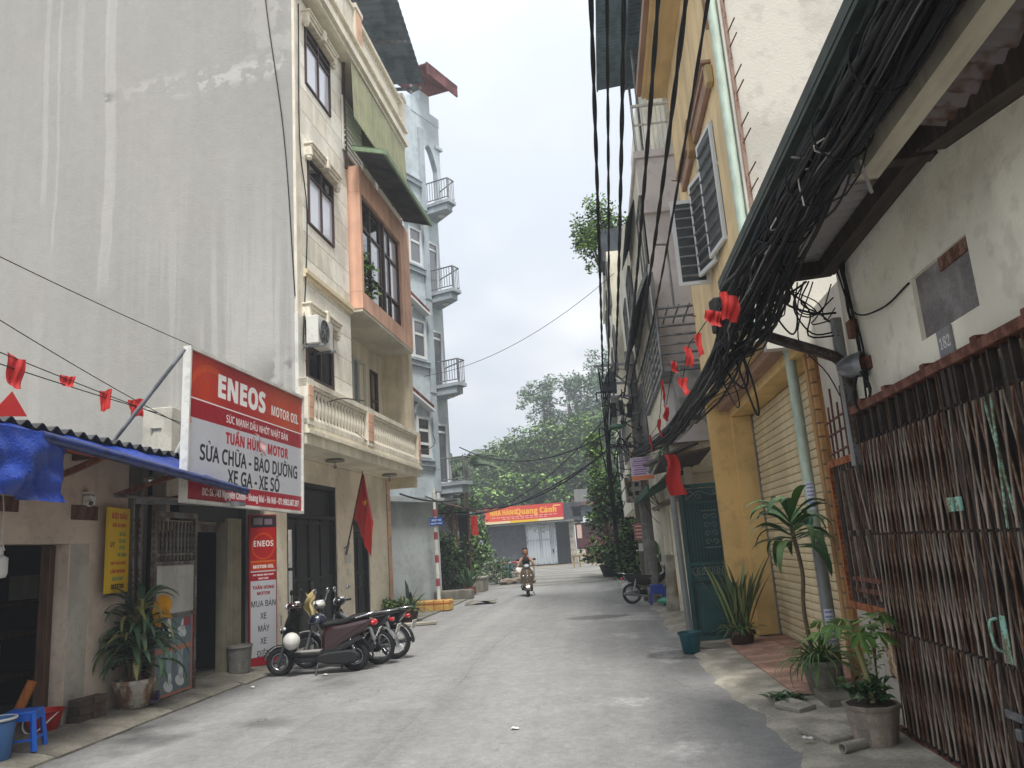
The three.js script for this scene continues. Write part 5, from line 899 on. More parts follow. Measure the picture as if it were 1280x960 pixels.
// ---------------------------------------------------------------- motorbikes
M.tyre = std('#17171a', { rough: 0.85 });
M.rim = std('#55585c', { rough: 0.35, metal: 0.7 });
M.chrome = std('#b9bcc0', { rough: 0.18, metal: 1 });
M.burgundy = std('#2a0910', { rough: 0.25, clear: 1 });
M.bodyBlack = std('#101115', { rough: 0.3, clear: 0.8 });
M.plasticBlack = std('#141416', { rough: 0.6 });
M.seatBlack = std('#121214', { rough: 0.55, bump: 0.001, bm: 0.2 });
M.tailRed = std('#c01020', { rough: 0.2, clear: 1 });
M.lens = std('#cfd4da', { rough: 0.08, clear: 1 });
M.silver = std('#9c9fa2', { rough: 0.35, metal: 0.5 });
M.bikeWhite = std('#c9c7c0', { rough: 0.3, clear: 0.8 });
M.bronze = std('#6e5e49', { rough: 0.3, metal: 0.4, clear: 0.8 });
M.goldCloth = std('#b8a878', { rough: 0.9 });
const plateTex = (a, b) => canvasTex(128, 96, (c, w, h) => { c.fillStyle = '#d8d8d4'; c.fillRect(0, 0, w, h); c.strokeStyle = '#333'; c.lineWidth = 3; c.strokeRect(3, 3, w - 6, h - 6); c.fillStyle = '#1d1d22'; c.textAlign = 'center'; c.font = 'bold 38px sans-serif'; c.fillText(a, w / 2, 42); c.fillText(b, w / 2, 84); });
const PLATES = [plateTex('29-S5', '567'), plateTex('29-P1', '2347')];
function plate(parent, tex, x, y, tilt) { const f = mesh('number_plate', rbx(0.012, 0.14, 0.19, 0.004), M.white, parent); f.position.set(x, y, 0); f.rotation.z = tilt; const p = panelMesh('printed_face', 0.185, 0.135, tex, f, 0.5); p.position.x = -0.0075; p.rotation.y = -HP; }
function wheel(parent, name, x, R, t, spoked, steer = 0) {
  const w = mesh(name, [put(new THREE.TorusGeometry(R - t, t, 10, 30), 0, 0, 0), put(new THREE.TorusGeometry(R - t, t * 0.94, 6, 30), 0, 0, 0)], M.tyre, parent); w.position.set(x, R, 0); w.rotation.y = steer;
  mesh('rim', [put(new THREE.TorusGeometry(R - 2 * t + 0.004, 0.014, 6, 28), 0, 0, 0.018), put(new THREE.TorusGeometry(R - 2 * t + 0.004, 0.014, 6, 28), 0, 0, -0.018)], M.chrome, w);
  mesh('hub', [cyl(0.055, 0.055, 0.1, 16, 0, 0, 0, HP), cyl(0.018, 0.018, 0.17, 8, 0, 0, 0, HP)], M.rim, w);
  const r = R - 2 * t;
  if (spoked) { const sp = []; for (let k = 0; k < 24; k++) { const a = k * Math.PI / 12; sp.push(rod(V(0.05 * Math.cos(a), 0.05 * Math.sin(a), k % 2 ? 0.035 : -0.035), V(r * Math.cos(a + 0.35), r * Math.sin(a + 0.35), 0), 0.0025, 4)); } mesh('spokes', sp, M.chrome, w); }
  else { for (let k = 0; k < 5; k++) { const a = k * Math.PI * 0.4; mesh('spoke', bar(V(0.04 * Math.cos(a), 0.04 * Math.sin(a), 0), V(r * Math.cos(a), r * Math.sin(a), 0), 0.035, 0.03), M.rim, w); } mesh('brake_disc', cyl(0.08, 0.08, 0.006, 20, 0, 0, 0.06, HP), M.chrome, w); }
  return w;
}
const arcStrip = (R, a0, a1, w, th, n = 14) => { const o = [], i2 = []; for (let k = 0; k <= n; k++) { const a = a0 + (a1 - a0) * k / n; o.push([R * Math.cos(a), R * Math.sin(a)]); i2.unshift([(R - th) * Math.cos(a), (R - th) * Math.sin(a)]); } return extrude([...o, ...i2], w, 0.004); };
function mirrors(parent, x, y, m) { for (const s of [-1, 1]) { const a = mesh('mirror', [rod(V(x, y, s * 0.2), V(x - 0.03, y + 0.17, s * 0.27), 0.007, 6), put(sph(0.06, 0, 0, 0, 0.35, 0.75, 1), x - 0.03, y + 0.2, s * 0.29)], m, parent); } }
function grips(parent, x, y, half = 0.33, bend = 0.06) {
  mesh('handlebar', [rod(V(x + 0.02, y, -0.12), V(x - bend, y + 0.01, -half), 0.012, 8), rod(V(x + 0.02, y, 0.12), V(x - bend, y + 0.01, half), 0.012, 8)], M.plasticBlack, parent);
  for (const s of [-1, 1]) { mesh('grip', rod(V(x - bend * 0.62, y + 0.006, s * (half - 0.11)), V(x - bend, y + 0.01, s * half), 0.018, 10), M.blackRubber, parent); mesh('lever', rod(V(x + 0.05 - bend * 0.4, y - 0.005, s * (half - 0.15)), V(x + 0.03 - bend, y - 0.01, s * (half - 0.01)), 0.006, 6), M.chrome, parent); }
}
function scooter(label, pos, ry, o = {}) {
  const { body = M.burgundy, front = M.bodyBlack, steer = 0, group, plateT = PLATES[0] } = o;
  const g = thing('scooter', label, 'scooter', pos, ry, group), F = 0.58, R = 0.215;
  wheel(g, 'front_wheel', F, R, 0.048, false, steer); wheel(g, 'rear_wheel', -F, R, 0.052, false);
  mesh('front_fender', arcStrip(R + 0.035, 0.15, 2.6, 0.13, 0.014).translate(F, R, 0), front, g);
  mesh('fork', [bar(V(F, R, 0.075), V(F - 0.11, 0.55, 0.075), 0.035, 0.035), bar(V(F, R, -0.075), V(F - 0.11, 0.55, -0.075), 0.035, 0.035)], M.rim, g);
  const shield = sheet((u, v) => { const a = (u - 0.5) * 2, y = 0.3 + 0.66 * v, w = 0.19 * (0.75 + 0.5 * Math.sin(v * 2.6)) * (v > 0.85 ? 1 - (v - 0.85) * 3 : 1); const xf = mix(0.53, 0.42, v) + 0.1 * Math.sin(v * Math.PI) * 0.6 + (v < 0.25 ? -0.25 * (0.25 - v) : 0); return [xf - 0.17 * Math.abs(a) ** 2.2, y, a * w]; }, 16, 16);
  mesh('front_apron', [shield], front, g);
  mesh('inner_shield', sheet((u, v) => { const a = (u - 0.5) * 2, y = 0.3 + 0.64 * v, w = 0.188 * (0.75 + 0.5 * Math.sin(v * 2.6)) * (v > 0.85 ? 1 - (v - 0.85) * 3 : 1); return [mix(0.36, 0.33, v) + 0.03 * (1 - a * a), y, a * w]; }, 10, 12), M.plasticBlack, g);
  mesh('apron_trim', [put(sph(0.045, 0, 0, 0, 0.4, 1, 1), 0.56, 0.66, 0), bx(0.02, 0.16, 0.02, 0.56, 0.82, 0)], M.chrome, g);
  each('turn_signal', [sph(0.04, 0.47, 0.7, 0.13, 0.7, 0.7, 1), sph(0.04, 0.47, 0.7, -0.13, 0.7, 0.7, 1)], M.lens, g);
  mesh('steering_stem', rod(V(0.44, 0.55, 0), V(0.36, 0.98, 0), 0.035, 10), M.plasticBlack, g);
  mesh('floorboard', [rbx(0.5, 0.06, 0.3, 0.02, 0.13, 0.3, 0), rbx(0.46, 0.1, 0.26, 0.03, 0.12, 0.23, 0)], o.floor || M.plasticBlack, g);
  mesh('floor_mat', rbx(0.4, 0.012, 0.26, 0.004, 0.14, 0.338, 0), std('#8d8b87', { rough: 0.8 }), g);
  mesh('body_cover', extrude(smoothPts([[-0.1, 0.33], [-0.09, 0.56], [-0.16, 0.68], [-0.45, 0.72], [-0.78, 0.77], [-0.86, 0.73], [-0.78, 0.60], [-0.6, 0.5], [-0.42, 0.40], [-0.28, 0.3]]), 0.31, 0.06), body, g);
  mesh('lower_cover', extrude(smoothPts([[-0.06, 0.24], [-0.1, 0.36], [-0.35, 0.42], [-0.6, 0.5], [-0.72, 0.52], [-0.55, 0.38], [-0.3, 0.26]]), 0.325, 0.05), M.bodyBlack, g);
  mesh('seat', extrude(smoothPts([[-0.08, 0.69], [-0.12, 0.76], [-0.3, 0.775], [-0.44, 0.78], [-0.56, 0.835], [-0.76, 0.85], [-0.84, 0.82], [-0.78, 0.775], [-0.45, 0.72], [-0.2, 0.685]]), 0.25, 0.05), M.seatBlack, g);
  mesh('grab_rail', tube([V(-0.62, 0.79, 0.13), V(-0.8, 0.83, 0.12), V(-0.92, 0.86, 0.06), V(-0.92, 0.86, -0.06), V(-0.8, 0.83, -0.12), V(-0.62, 0.79, -0.13)], 0.014, 30, 8), M.chrome, g);
  mesh('tail_light', sph(0.1, -0.87, 0.7, 0, 0.75, 0.55, 1.15), M.tailRed, g);
  mesh('rear_fender', [arcStrip(R + 0.06, 1.9, 3.35, 0.12, 0.012).translate(-F, R, 0), bar(V(-0.84, 0.66, 0), V(-0.96, 0.5, 0), 0.09, 0.03)], M.plasticBlack, g);
  plate(g, plateT, -0.955, 0.56, 0.42);
  mesh('engine_case', [extrude(smoothPts([[-0.02, 0.2], [-0.08, 0.3], [-0.4, 0.33], [-0.6, 0.32], [-0.68, 0.22], [-0.55, 0.13], [-0.2, 0.14]]), 0.09, 0.03).translate(0, 0, -0.14), cyl(0.06, 0.06, 0.03, 16, -0.58, 0.22, -0.19, HP)], M.plasticBlack, g);
  mesh('muffler', [rod(V(-0.3, 0.22, 0.16), V(-0.82, 0.3, 0.17), 0.05, 12, 0.062), rod(V(-0.82, 0.3, 0.17), V(-0.87, 0.308, 0.17), 0.025, 10)], M.rim, g);
  mesh('shock_absorber', [rod(V(-0.62, 0.24, -0.11), V(-0.5, 0.55, -0.11), 0.022, 8), ...[0, 1, 2, 3, 4, 5].map((k) => put(new THREE.TorusGeometry(0.028, 0.006, 5, 12), -0.6 + k * 0.017, 0.3 + k * 0.045, -0.11, HP))], M.chrome, g);
  mesh('side_stand', rod(V(-0.05, 0.22, -0.13), V(-0.02, 0.01, -0.24), 0.014, 8), M.rim, g);
  mesh('handlebar_cover', [put(sph(0.115, 0, 0, 0, 1.0, 0.62, 1.25), 0.36, 1.02, 0), rbx(0.12, 0.09, 0.24, 0.03, 0.33, 1.02, 0)], body, g);
  mesh('headlight', put(sph(0.07, 0, 0, 0, 0.5, 0.7, 1.2), 0.455, 1.02, 0), M.lens, g);
  mesh('dashboard', put(sph(0.06, 0, 0, 0, 0.8, 0.4, 1.1), 0.31, 1.075, 0), M.lens, g);
  grips(g, 0.36, 1.02); mirrors(g, 0.35, 1.04, M.plasticBlack);
  return g;
}
function underbone(label, pos, ry, o = {}) {
  const { leg = M.bikeWhite, dark = M.bodyBlack, group, plateT = PLATES[1] } = o;
  const g = thing('motorbike', label, 'motorbike', pos, ry, group), F = 0.6, R = 0.275;
  wheel(g, 'front_wheel', F, R, 0.036, true); wheel(g, 'rear_wheel', -F, R, 0.04, true);
  mesh('front_fender', arcStrip(R + 0.04, 0.2, 2.7, 0.1, 0.012).translate(F, R, 0), leg, g);
  mesh('fork', [bar(V(F, R, 0.065), V(F - 0.16, 0.78, 0.06), 0.035, 0.035), bar(V(F, R, -0.065), V(F - 0.16, 0.78, -0.06), 0.035, 0.035)], M.silver, g);
  mesh('leg_shield', [sheet((u, v) => { const a = (u - 0.5) * 2, w = mix(0.2, 0.12, v); return [mix(0.3, 0.46, v) - 0.1 * a * a * (1 - v * 0.4), mix(0.3, 0.86, v), a * w]; }, 12, 10)], leg, g);
  mesh('frame_cover', [extrude(smoothPts([[0.42, 0.82], [0.36, 0.62], [0.1, 0.46], [-0.08, 0.45], [-0.12, 0.58], [0.08, 0.6], [0.3, 0.76]]), 0.13, 0.03)], dark, g);
  mesh('engine', [rbx(0.3, 0.2, 0.2, 0.05, 0.0, 0.31, 0), put(new THREE.CylinderGeometry(0.06, 0.06, 0.16, 14), 0.2, 0.34, 0, 0, 0, HP), cyl(0.085, 0.085, 0.24, 18, -0.03, 0.3, 0, HP)], M.silver, g);
  mesh('side_cover', extrude(smoothPts([[-0.08, 0.48], [-0.1, 0.66], [-0.5, 0.72], [-0.78, 0.76], [-0.7, 0.62], [-0.4, 0.5]]), 0.2, 0.04), dark, g);
  mesh('seat', extrude(smoothPts([[0.0, 0.68], [-0.04, 0.73], [-0.3, 0.745], [-0.5, 0.78], [-0.74, 0.8], [-0.8, 0.77], [-0.5, 0.72], [-0.2, 0.685]]), 0.23, 0.035), M.seatBlack, g);
  mesh('seat_trim', [tube([V(-0.02, 0.69, 0.12), V(-0.4, 0.715, 0.122), V(-0.78, 0.77, 0.11)], 0.004, 14, 6), tube([V(-0.02, 0.69, -0.12), V(-0.4, 0.715, -0.122), V(-0.78, 0.77, -0.11)], 0.004, 14, 6)], M.chrome, g);
  mesh('rear_fender', [arcStrip(R + 0.05, 1.5, 3.2, 0.12, 0.012, 18).translate(-F, R, 0)], o.fender || M.silver, g);
  mesh('tail_light', rbx(0.07, 0.06, 0.13, 0.02, -0.84, 0.69, 0), M.tailRed, g); plate(g, plateT, -0.94, 0.55, 0.3);
  mesh('carrier_rack', [tube([V(-0.55, 0.8, 0.11), V(-0.8, 0.83, 0.1), V(-0.93, 0.84, 0), V(-0.8, 0.83, -0.1), V(-0.55, 0.8, -0.11)], 0.011, 24, 6), rod(V(-0.8, 0.83, 0.1), V(-0.8, 0.83, -0.1), 0.009, 6)], M.chrome, g);
  for (const s of [-1, 1]) mesh('shock_absorber', [rod(V(-F, R, s * 0.12), V(-0.5, 0.66, s * 0.12), 0.016, 8), rod(V(-F + 0.03, R + 0.12, s * 0.12), V(-0.51, 0.6, s * 0.12), 0.03, 10)], M.silver, g);
  mesh('chain_case', extrude(smoothPts([[0.02, 0.24], [0.02, 0.36], [-0.55, 0.34], [-0.68, 0.3], [-0.66, 0.22], [-0.5, 0.21]]), 0.05, 0.015).translate(0, 0, -0.11), dark, g);
  mesh('exhaust', [tube([V(0.22, 0.3, 0.1), V(0.2, 0.2, 0.12), V(0.0, 0.17, 0.14), V(-0.25, 0.2, 0.15)], 0.018, 20, 8), rod(V(-0.25, 0.2, 0.15), V(-0.88, 0.3, 0.17), 0.034, 12, 0.04)], M.chrome, g);
  mesh('foot_peg', [rod(V(-0.05, 0.26, -0.28), V(-0.05, 0.26, 0.28), 0.014, 8)], M.blackRubber, g);
  mesh('side_stand', rod(V(-0.08, 0.24, -0.12), V(-0.06, 0.01, -0.24), 0.013, 8), M.rim, g);
  mesh('steering_stem', rod(V(0.46, 0.72, 0), V(0.38, 0.98, 0), 0.04, 10), dark, g);
  mesh('handlebar_cover', [put(sph(0.1, 0, 0, 0, 0.95, 0.75, 1.15), 0.38, 0.99, 0)], o.head || leg, g);
  mesh('headlight', put(sph(0.075, 0, 0, 0, 0.5, 0.85, 1), 0.45, 0.99, 0), M.lens, g); mesh('dashboard', put(sph(0.055, 0, 0, 0, 0.7, 0.4, 1.1), 0.34, 1.045, 0), M.lens, g);
  grips(g, 0.38, 0.99); mirrors(g, 0.37, 1.01, M.chrome);
  return g;
}
const headTo = (x0, z0, x1, z1) => Math.atan2(-(z1 - z0), x1 - x0);
const BIKE = 0.93;
{
  const a = scooter('burgundy and black scooter parked on its stand in front of the motor oil shop', [-4.2, 0, -11.3], headTo(-3.7, -11.36, -4.7, -11.24)); a.scale.setScalar(BIKE);
  const b = underbone('white and black motorbike between the burgundy scooter and the one behind', [-4.02, 0, -11.86], headTo(-3.5, -11.85, -4.55, -11.87)); b.scale.setScalar(BIKE);
  const c = underbone('black motorbike rearmost of the three parked before the cream building', [-3.9, 0, -12.42], headTo(-3.4, -12.4, -4.5, -12.5), { leg: M.bodyBlack, head: M.bodyBlack, fender: M.plasticBlack }); c.scale.setScalar(BIKE);
  const h = thing('helmet', 'white half helmet hanging on the front of the burgundy scooter', 'helmet', [-4.48, 0.48, -11.05]);
  mesh('shell', lathe([[0.118, 0], [0.12, 0.03], [0.112, 0.075], [0.085, 0.115], [0.045, 0.138], [0, 0.143]], 22).rotateX(1.2), M.bikeWhite, h); mesh('strap', tube([V(0.1, 0, 0), V(0.05, 0.1, -0.1), V(0, 0.2, -0.06), V(-0.05, 0.1, -0.1), V(-0.1, 0, 0)], 0.006, 16, 5), M.blackRubber, h);
  const h2 = thing('helmet', 'dark blue helmet sitting on the footboard hook between the parked motorbikes', 'helmet', [-4.3, 0.66, -11.58]);
  mesh('shell', lathe([[0.13, 0], [0.135, 0.04], [0.12, 0.09], [0.09, 0.13], [0.045, 0.15], [0, 0.155]], 20), std('#151a2c', { rough: 0.2, clear: 1 }), h2); mesh('peak', rbx(0.16, 0.015, 0.1, 0.006, 0, 0.02, 0.14), M.plasticBlack, h2);
  tag(mesh('cloth', sheet((u, v) => [-4.42 + 0.14 * (u - 0.5) + 0.03 * Math.sin(v * 8), 1.13 - v * 0.36 - 0.04 * Math.sin(u * 6), -11.62 + 0.06 * Math.sin(u * 7 + v * 4)], 10, 12), M.goldCloth), 'cream and gold cloth draped over the handlebar of the white motorbike', 'cloth');
  const d = underbone('black motorbike with white leg shield parked among blue stools on the right', [1.15, 0.02, -19.95], headTo(0.72, -19.9, 1.62, -20.15), { leg: M.bikeWhite }); d.scale.setScalar(0.9);
}
// rider
function field(bones, k, res, mn, mx) {
  const mc = new MarchingCubes(res, new THREE.MeshStandardMaterial(), false, false, 60000), n = mc.size, f = mc.field, s = [mx[0] - mn[0], mx[1] - mn[1], mx[2] - mn[2]];
  mc.isolation = 0;
  for (let z = 0; z < n; z++) for (let y = 0; y < n; y++) for (let x = 0; x < n; x++) {
    const h = n / 2, px = mn[0] + s[0] * ((x - h) / h * 0.5 + 0.5), py = mn[1] + s[1] * ((y - h) / h * 0.5 + 0.5), pz = mn[2] + s[2] * ((z - h) / h * 0.5 + 0.5);
    let d = 0, first = true;
    for (const b of bones) {
      const ax = b[0], bx_ = b[1], ra = b[2], rb = b[3], dx = bx_[0] - ax[0], dy = bx_[1] - ax[1], dz = bx_[2] - ax[2], L = dx * dx + dy * dy + dz * dz || 1e-9;
      const t = clamp(((px - ax[0]) * dx + (py - ax[1]) * dy + (pz - ax[2]) * dz) / L);
      const e = Math.hypot(px - ax[0] - dx * t, py - ax[1] - dy * t, pz - ax[2] - dz * t) - mix(ra, rb, t);
      if (first) { d = e; first = false; } else { const q = clamp(0.5 + 0.5 * (e - d) / k); d = mix(e, d, q) - k * q * (1 - q); }
    }
    f[x + y * n + z * n * n] = -d;
  }
  mc.update();
  const c = mc.count, g = new THREE.BufferGeometry(), P = new Float32Array(c * 3), Nn = new Float32Array(c * 3);
  for (let i = 0; i < c * 3; i++) { const a = i % 3; P[i] = mn[a] + s[a] * (mc.positionArray[i] * 0.5 + 0.5); Nn[i] = mc.normalArray[i]; }
  g.setAttribute('position', new THREE.BufferAttribute(P, 3)); g.setAttribute('normal', new THREE.BufferAttribute(Nn, 3)); return g;
}
{
  const ry = headTo(-2.62, -26.3, -2.5, -25.3), pos = [-2.55, 0, -26.2];
  const s = scooter('bronze scooter ridden towards the camera down the middle of the lane', pos, ry, { body: M.bronze, front: M.bronze, floor: M.plasticBlack });
  s.scale.setScalar(0.94);
  const p = thing('person', 'person in a black sleeveless top riding the bronze scooter', 'person', pos, ry); p.scale.setScalar(0.94);
  const skin = std('#a9765a', { rough: 0.6 });
  const S = (v) => [[...v[0].slice(0, 2), -v[0][2]], [...v[1].slice(0, 2), -v[1][2]], v[2], v[3]];
  const both = (l) => [...l, ...l.map(S)];
  const torso = [[[-0.2, 0.86, 0], [-0.17, 1.0, 0], 0.13, 0.115], [[-0.17, 1.0, 0], [-0.1, 1.2, 0], 0.115, 0.125], [[-0.1, 1.24, -0.1], [-0.1, 1.24, 0.1], 0.075, 0.075]];
  const arms = both([[[-0.1, 1.26, 0.16], [0.02, 1.06, 0.27], 0.05, 0.04], [[0.02, 1.06, 0.27], [0.27, 1.05, 0.30], 0.038, 0.026]]);
  const neck = [[[-0.09, 1.28, 0], [-0.05, 1.42, 0], 0.052, 0.048]], head = [[[-0.05, 1.47, 0], [-0.04, 1.55, 0], 0.078, 0.092], [[-0.0, 1.455, 0], [0.015, 1.43, 0], 0.055, 0.035], [[0.045, 1.49, 0], [0.06, 1.475, 0], 0.016, 0.014], [[-0.04, 1.49, -0.085], [-0.05, 1.51, -0.09], 0.014, 0.018], [[-0.04, 1.49, 0.085], [-0.05, 1.51, 0.09], 0.014, 0.018]];
  const legs = both([[[-0.18, 0.84, 0.09], [0.22, 0.76, 0.15], 0.095, 0.065], [[0.22, 0.76, 0.15], [0.16, 0.42, 0.13], 0.062, 0.042], [[0.16, 0.42, 0.13], [0.27, 0.385, 0.14], 0.035, 0.03]]);
  const body = mesh('body', [field([...torso, ...arms, ...neck, ...head, ...legs], 0.03, 64, [-0.55, 0.3, -0.55], [0.65, 1.75, 0.55]), ...[1, -1].map((q) => {
    const palm = [[0.27, 1.055, q * 0.30], [0.3, 1.05, q * 0.30], 0.022, 0.024], fs = [palm];
    for (let k = 0; k < 4; k++) { const z = q * (0.272 + k * 0.018); fs.push([[0.3, 1.06, z], [0.335, 1.055 - Math.abs(k - 1) * 0.003, z], 0.009, 0.009], [[0.335, 1.055, z], [0.34, 1.022, z], 0.009, 0.008], [[0.34, 1.022, z], [0.315, 1.01, z], 0.008, 0.0075]); }
    fs.push([[0.285, 1.05, q * 0.275], [0.31, 1.03, q * 0.262], 0.011, 0.01], [[0.31, 1.03, q * 0.262], [0.325, 1.018, q * 0.268], 0.01, 0.008]);
    return field(fs, 0.006, 48, [0.23, 0.98, q * 0.30 - 0.07], [0.36, 1.1, q * 0.30 + 0.07]);
  })], skin, p);
  mesh('tank_top', field([...torso.map((b) => [b[0], b[1], b[2] + 0.012, b[3] + 0.012]).slice(0, 2), [[-0.1, 1.24, -0.07], [-0.1, 1.24, 0.07], 0.082, 0.082]], 0.03, 48, [-0.45, 0.6, -0.35], [0.2, 1.45, 0.35]), std('#141417', { rough: 0.9 }), body);
  mesh('trousers', field([...legs.filter((_, i) => i % 3 !== 2).map((b) => [b[0], b[1], b[2] + 0.012, b[3] + 0.014]), [[-0.2, 0.84, 0], [-0.19, 0.93, 0], 0.14, 0.135]], 0.03, 56, [-0.5, 0.3, -0.4], [0.5, 1.15, 0.4]), std('#2c2a2c', { rough: 0.9 }), body);
  mesh('hair', field([[[-0.07, 1.57, 0], [-0.045, 1.60, 0], 0.094, 0.084], [[-0.12, 1.5, 0], [-0.14, 1.4, 0], 0.07, 0.05], [[-0.02, 1.625, -0.03], [-0.02, 1.625, 0.03], 0.055, 0.055], [[-0.07, 1.54, -0.06], [-0.09, 1.44, -0.075], 0.045, 0.03], [[-0.07, 1.54, 0.06], [-0.09, 1.44, 0.075], 0.045, 0.03]], 0.03, 40, [-0.28, 1.3, -0.18], [0.1, 1.72, 0.18]), std('#17120f', { rough: 0.6 }), body);
  mesh('eye', [sph(0.01, 0.047, 1.515, 0.03, 1, 1, 1, 8, 6), sph(0.01, 0.047, 1.515, -0.03, 1, 1, 1, 8, 6)], std('#1a1512', { rough: 0.2 }), body);
  mesh('mouth', rbx(0.012, 0.01, 0.045, 0.004, 0.053, 1.446, 0), std('#7d3f3a'), body);
  each('sandal', [rbx(0.22, 0.025, 0.085, 0.01, 0.22, 0.352, 0.14), rbx(0.22, 0.025, 0.085, 0.01, 0.22, 0.352, -0.14)], M.plasticBlack, body);
}
// ---------------------------------------------------------------- plants
M.leafDk = [leafMat('#2c5527', 0.3), leafMat('#35602c', 0.3), leafMat('#274a25', 0.3), leafMat('#4a6a33', 0.3)];
M.leafDrac = [leafMat('#3a5a3a', 0.25), leafMat('#46674a', 0.25), leafMat('#2c4a30', 0.25), leafMat('#33553a', 0.25), leafMat('#3f5f36', 0.25), leafMat('#7a7a45', 0.25)];
M.leafLt = [leafMat('#567f2b', 0.35), leafMat('#6a9236', 0.35), leafMat('#48702a', 0.35)];
M.leafGrass = [leafMat('#4a7436', 0.3), leafMat('#5b8442', 0.3), leafMat('#38602e', 0.3), leafMat('#8a8c52', 0.3)];
M.stem = std('#6d6350', { map: 'wood', m: 0.2 });
M.soil = std('#3a2f27', { map: 'concrete', m: 0.3 });
M.potWhite = std('#b9b5aa', { map: 'rust', m: 1.6, rough: 0.6 });
M.potGrey = std('#97928a', { map: 'concrete', m: 0.5, rough: 0.9 });
M.foliage = foliageMat(0.3);
// a strap leaf along +x: rises at el, then droops
function strap(len, w, el, droop, fold = 0.25, tipw = 0.0, mid = 0.45) {
  return sheet((u, v) => {
    const t = u, a = el - droop * t * t; let x = 0, y = 0; const n = 10; for (let k = 0; k < n; k++) { const q = (k + 0.5) / n * t, e = el - droop * q * q; x += Math.cos(e) * len * t / n; y += Math.sin(e) * len * t / n; }
    const ww = w * (t < mid ? Math.pow(t / mid, 0.6) * 0.9 + 0.1 : Math.pow(Math.max(0, 1 - ((t - mid) / (1 - mid)) ** 1.8), 0.9)) + tipw, s = (v - 0.5) * 2;
    return [x - Math.sin(a) * Math.abs(s) * ww * fold * -1, y + Math.cos(a) * Math.abs(s) * ww * fold, s * ww * 0.5];
  }, 9, 2);
}
function leafSet(parent, geos, mats, n, at, o = {}) {
  const { s0 = 0.8, s1 = 1.15, tilt = 0.3 } = o;
  for (let k = 0; k < n; k++) { const m = share('leaf', geos[(rnd() * geos.length) | 0], mats[(rnd() * mats.length) | 0], parent, ...at(k)); m.rotation.order = 'YXZ'; m.rotation.set(rr(-tilt, tilt), k * 2.39996 + rr(-0.6, 0.6), rr(-tilt, tilt) * 0.6 + (o.lift ? o.lift(k) : 0)); m.scale.setScalar(rr(s0, s1)); }
}
const potShape = (r0, r1, h, rim = 0.02) => lathe([[0, 0], [r0, 0], [r1, h - 0.05], [r1 + rim, h - 0.05], [r1 + rim, h], [r1 - 0.015, h], [r1 - 0.03, h - 0.06], [0, h - 0.06]], 24);
// big corn plant in the white pot by the shop
{
  seed(101);
  const g = thing('corn_plant', 'large drooping corn plant in a round white pot beside the yellow notice', 'potted plant', [-5.48, 0.09, -8.85]);
  mesh('pot', potShape(0.16, 0.215, 0.3), M.potWhite, g); mesh('soil', cyl(0.19, 0.19, 0.01, 20, 0, 0.25, 0), M.soil, g);
  mesh('stem', [rod(V(0, 0.24, 0), V(0.02, 1.02, 0), 0.03, 8), rod(V(0.06, 0.24, 0.03), V(0.1, 0.75, 0.06), 0.025, 8), rod(V(-0.06, 0.24, -0.03), V(-0.12, 0.62, -0.06), 0.022, 8)], M.stem, g);
  const L = [0, 1, 2, 3].map((k) => uvm(strap(0.56 + 0.05 * k, 0.075, 0.75 - 0.12 * k, 1.9 + 0.2 * k)));
  leafSet(g, L, M.leafDrac, 70, (k) => [0.02 + rr(-0.02, 0.02), 0.55 + 0.52 * k / 70, rr(-0.02, 0.02)], { lift: (k) => -0.4 + 0.9 * k / 70, s0: 0.75 });
  leafSet(g, L, M.leafDrac, 34, (k) => [0.1, 0.45 + 0.33 * k / 34, 0.06], { lift: (k) => -0.3 + 0.7 * k / 34, s0: 0.7 });
  leafSet(g, L, M.leafDrac, 26, (k) => [-0.12, 0.4 + 0.25 * k / 26, -0.06], { lift: (k) => -0.3 + 0.6 * k / 26, s0: 0.65, s1: 0.9 });
}
// tall corn plant on a bare stem by the downpipe
{
  seed(103);
  const g = thing('corn_plant', 'tall corn plant with bare stem leaning against the downpipe and shutter', 'plant', [1.74, 0.09, -7.86]);
  mesh('stem', [tube([V(0.12, 0.2, 0.05), V(0.1, 0.7, 0), V(0.14, 1.05, -0.02), V(0.1, 1.5, -0.05)], 0.02, 20, 8)], M.stem, g);
  const L = [0, 1, 2].map((k) => uvm(strap(0.5 + 0.06 * k, 0.085, 0.6 - 0.15 * k, 1.7 + 0.25 * k)));
  leafSet(g, L, M.leafDk, 34, (k) => [0.1 + rr(-0.02, 0.02), 1.28 + 0.3 * k / 34, -0.04], { lift: (k) => -0.5 + 1.1 * k / 34, s0: 0.75 });
}
// grass-like plant in the pale pot on the tiles
{
  seed(105);
  const g = thing('spider_plant', 'bushy grass-like plant in a pale flower pot at the edge of the red tiles', 'potted plant', [1.9, 0.08, -7.78]);
  mesh('pot', potShape(0.12, 0.165, 0.27), M.potGrey, g); mesh('soil', cyl(0.14, 0.14, 0.01, 18, 0, 0.23, 0), M.soil, g);
  const L = [0, 1, 2, 3].map((k) => uvm(strap(0.36 + 0.04 * k, 0.02, 1.25 - 0.25 * k, 1.3 + 0.35 * k)));
  leafSet(g, L, M.leafGrass, 150, () => [rr(-0.07, 0.07), 0.23, rr(-0.07, 0.07)], { lift: () => rr(-0.5, 0.25) });
  seed(106);
  const w = thing('weeds', 'small tuft of weeds growing in the verge next to the pale pot', 'plant', [1.5, 0.05, -7.55]);
  leafSet(w, [uvm(strap(0.14, 0.03, 0.6, 1.2)), uvm(strap(0.1, 0.03, 0.9, 1.0))], M.leafDk, 70, () => [rr(-0.14, 0.14), 0.01, rr(-0.09, 0.09)]);
}
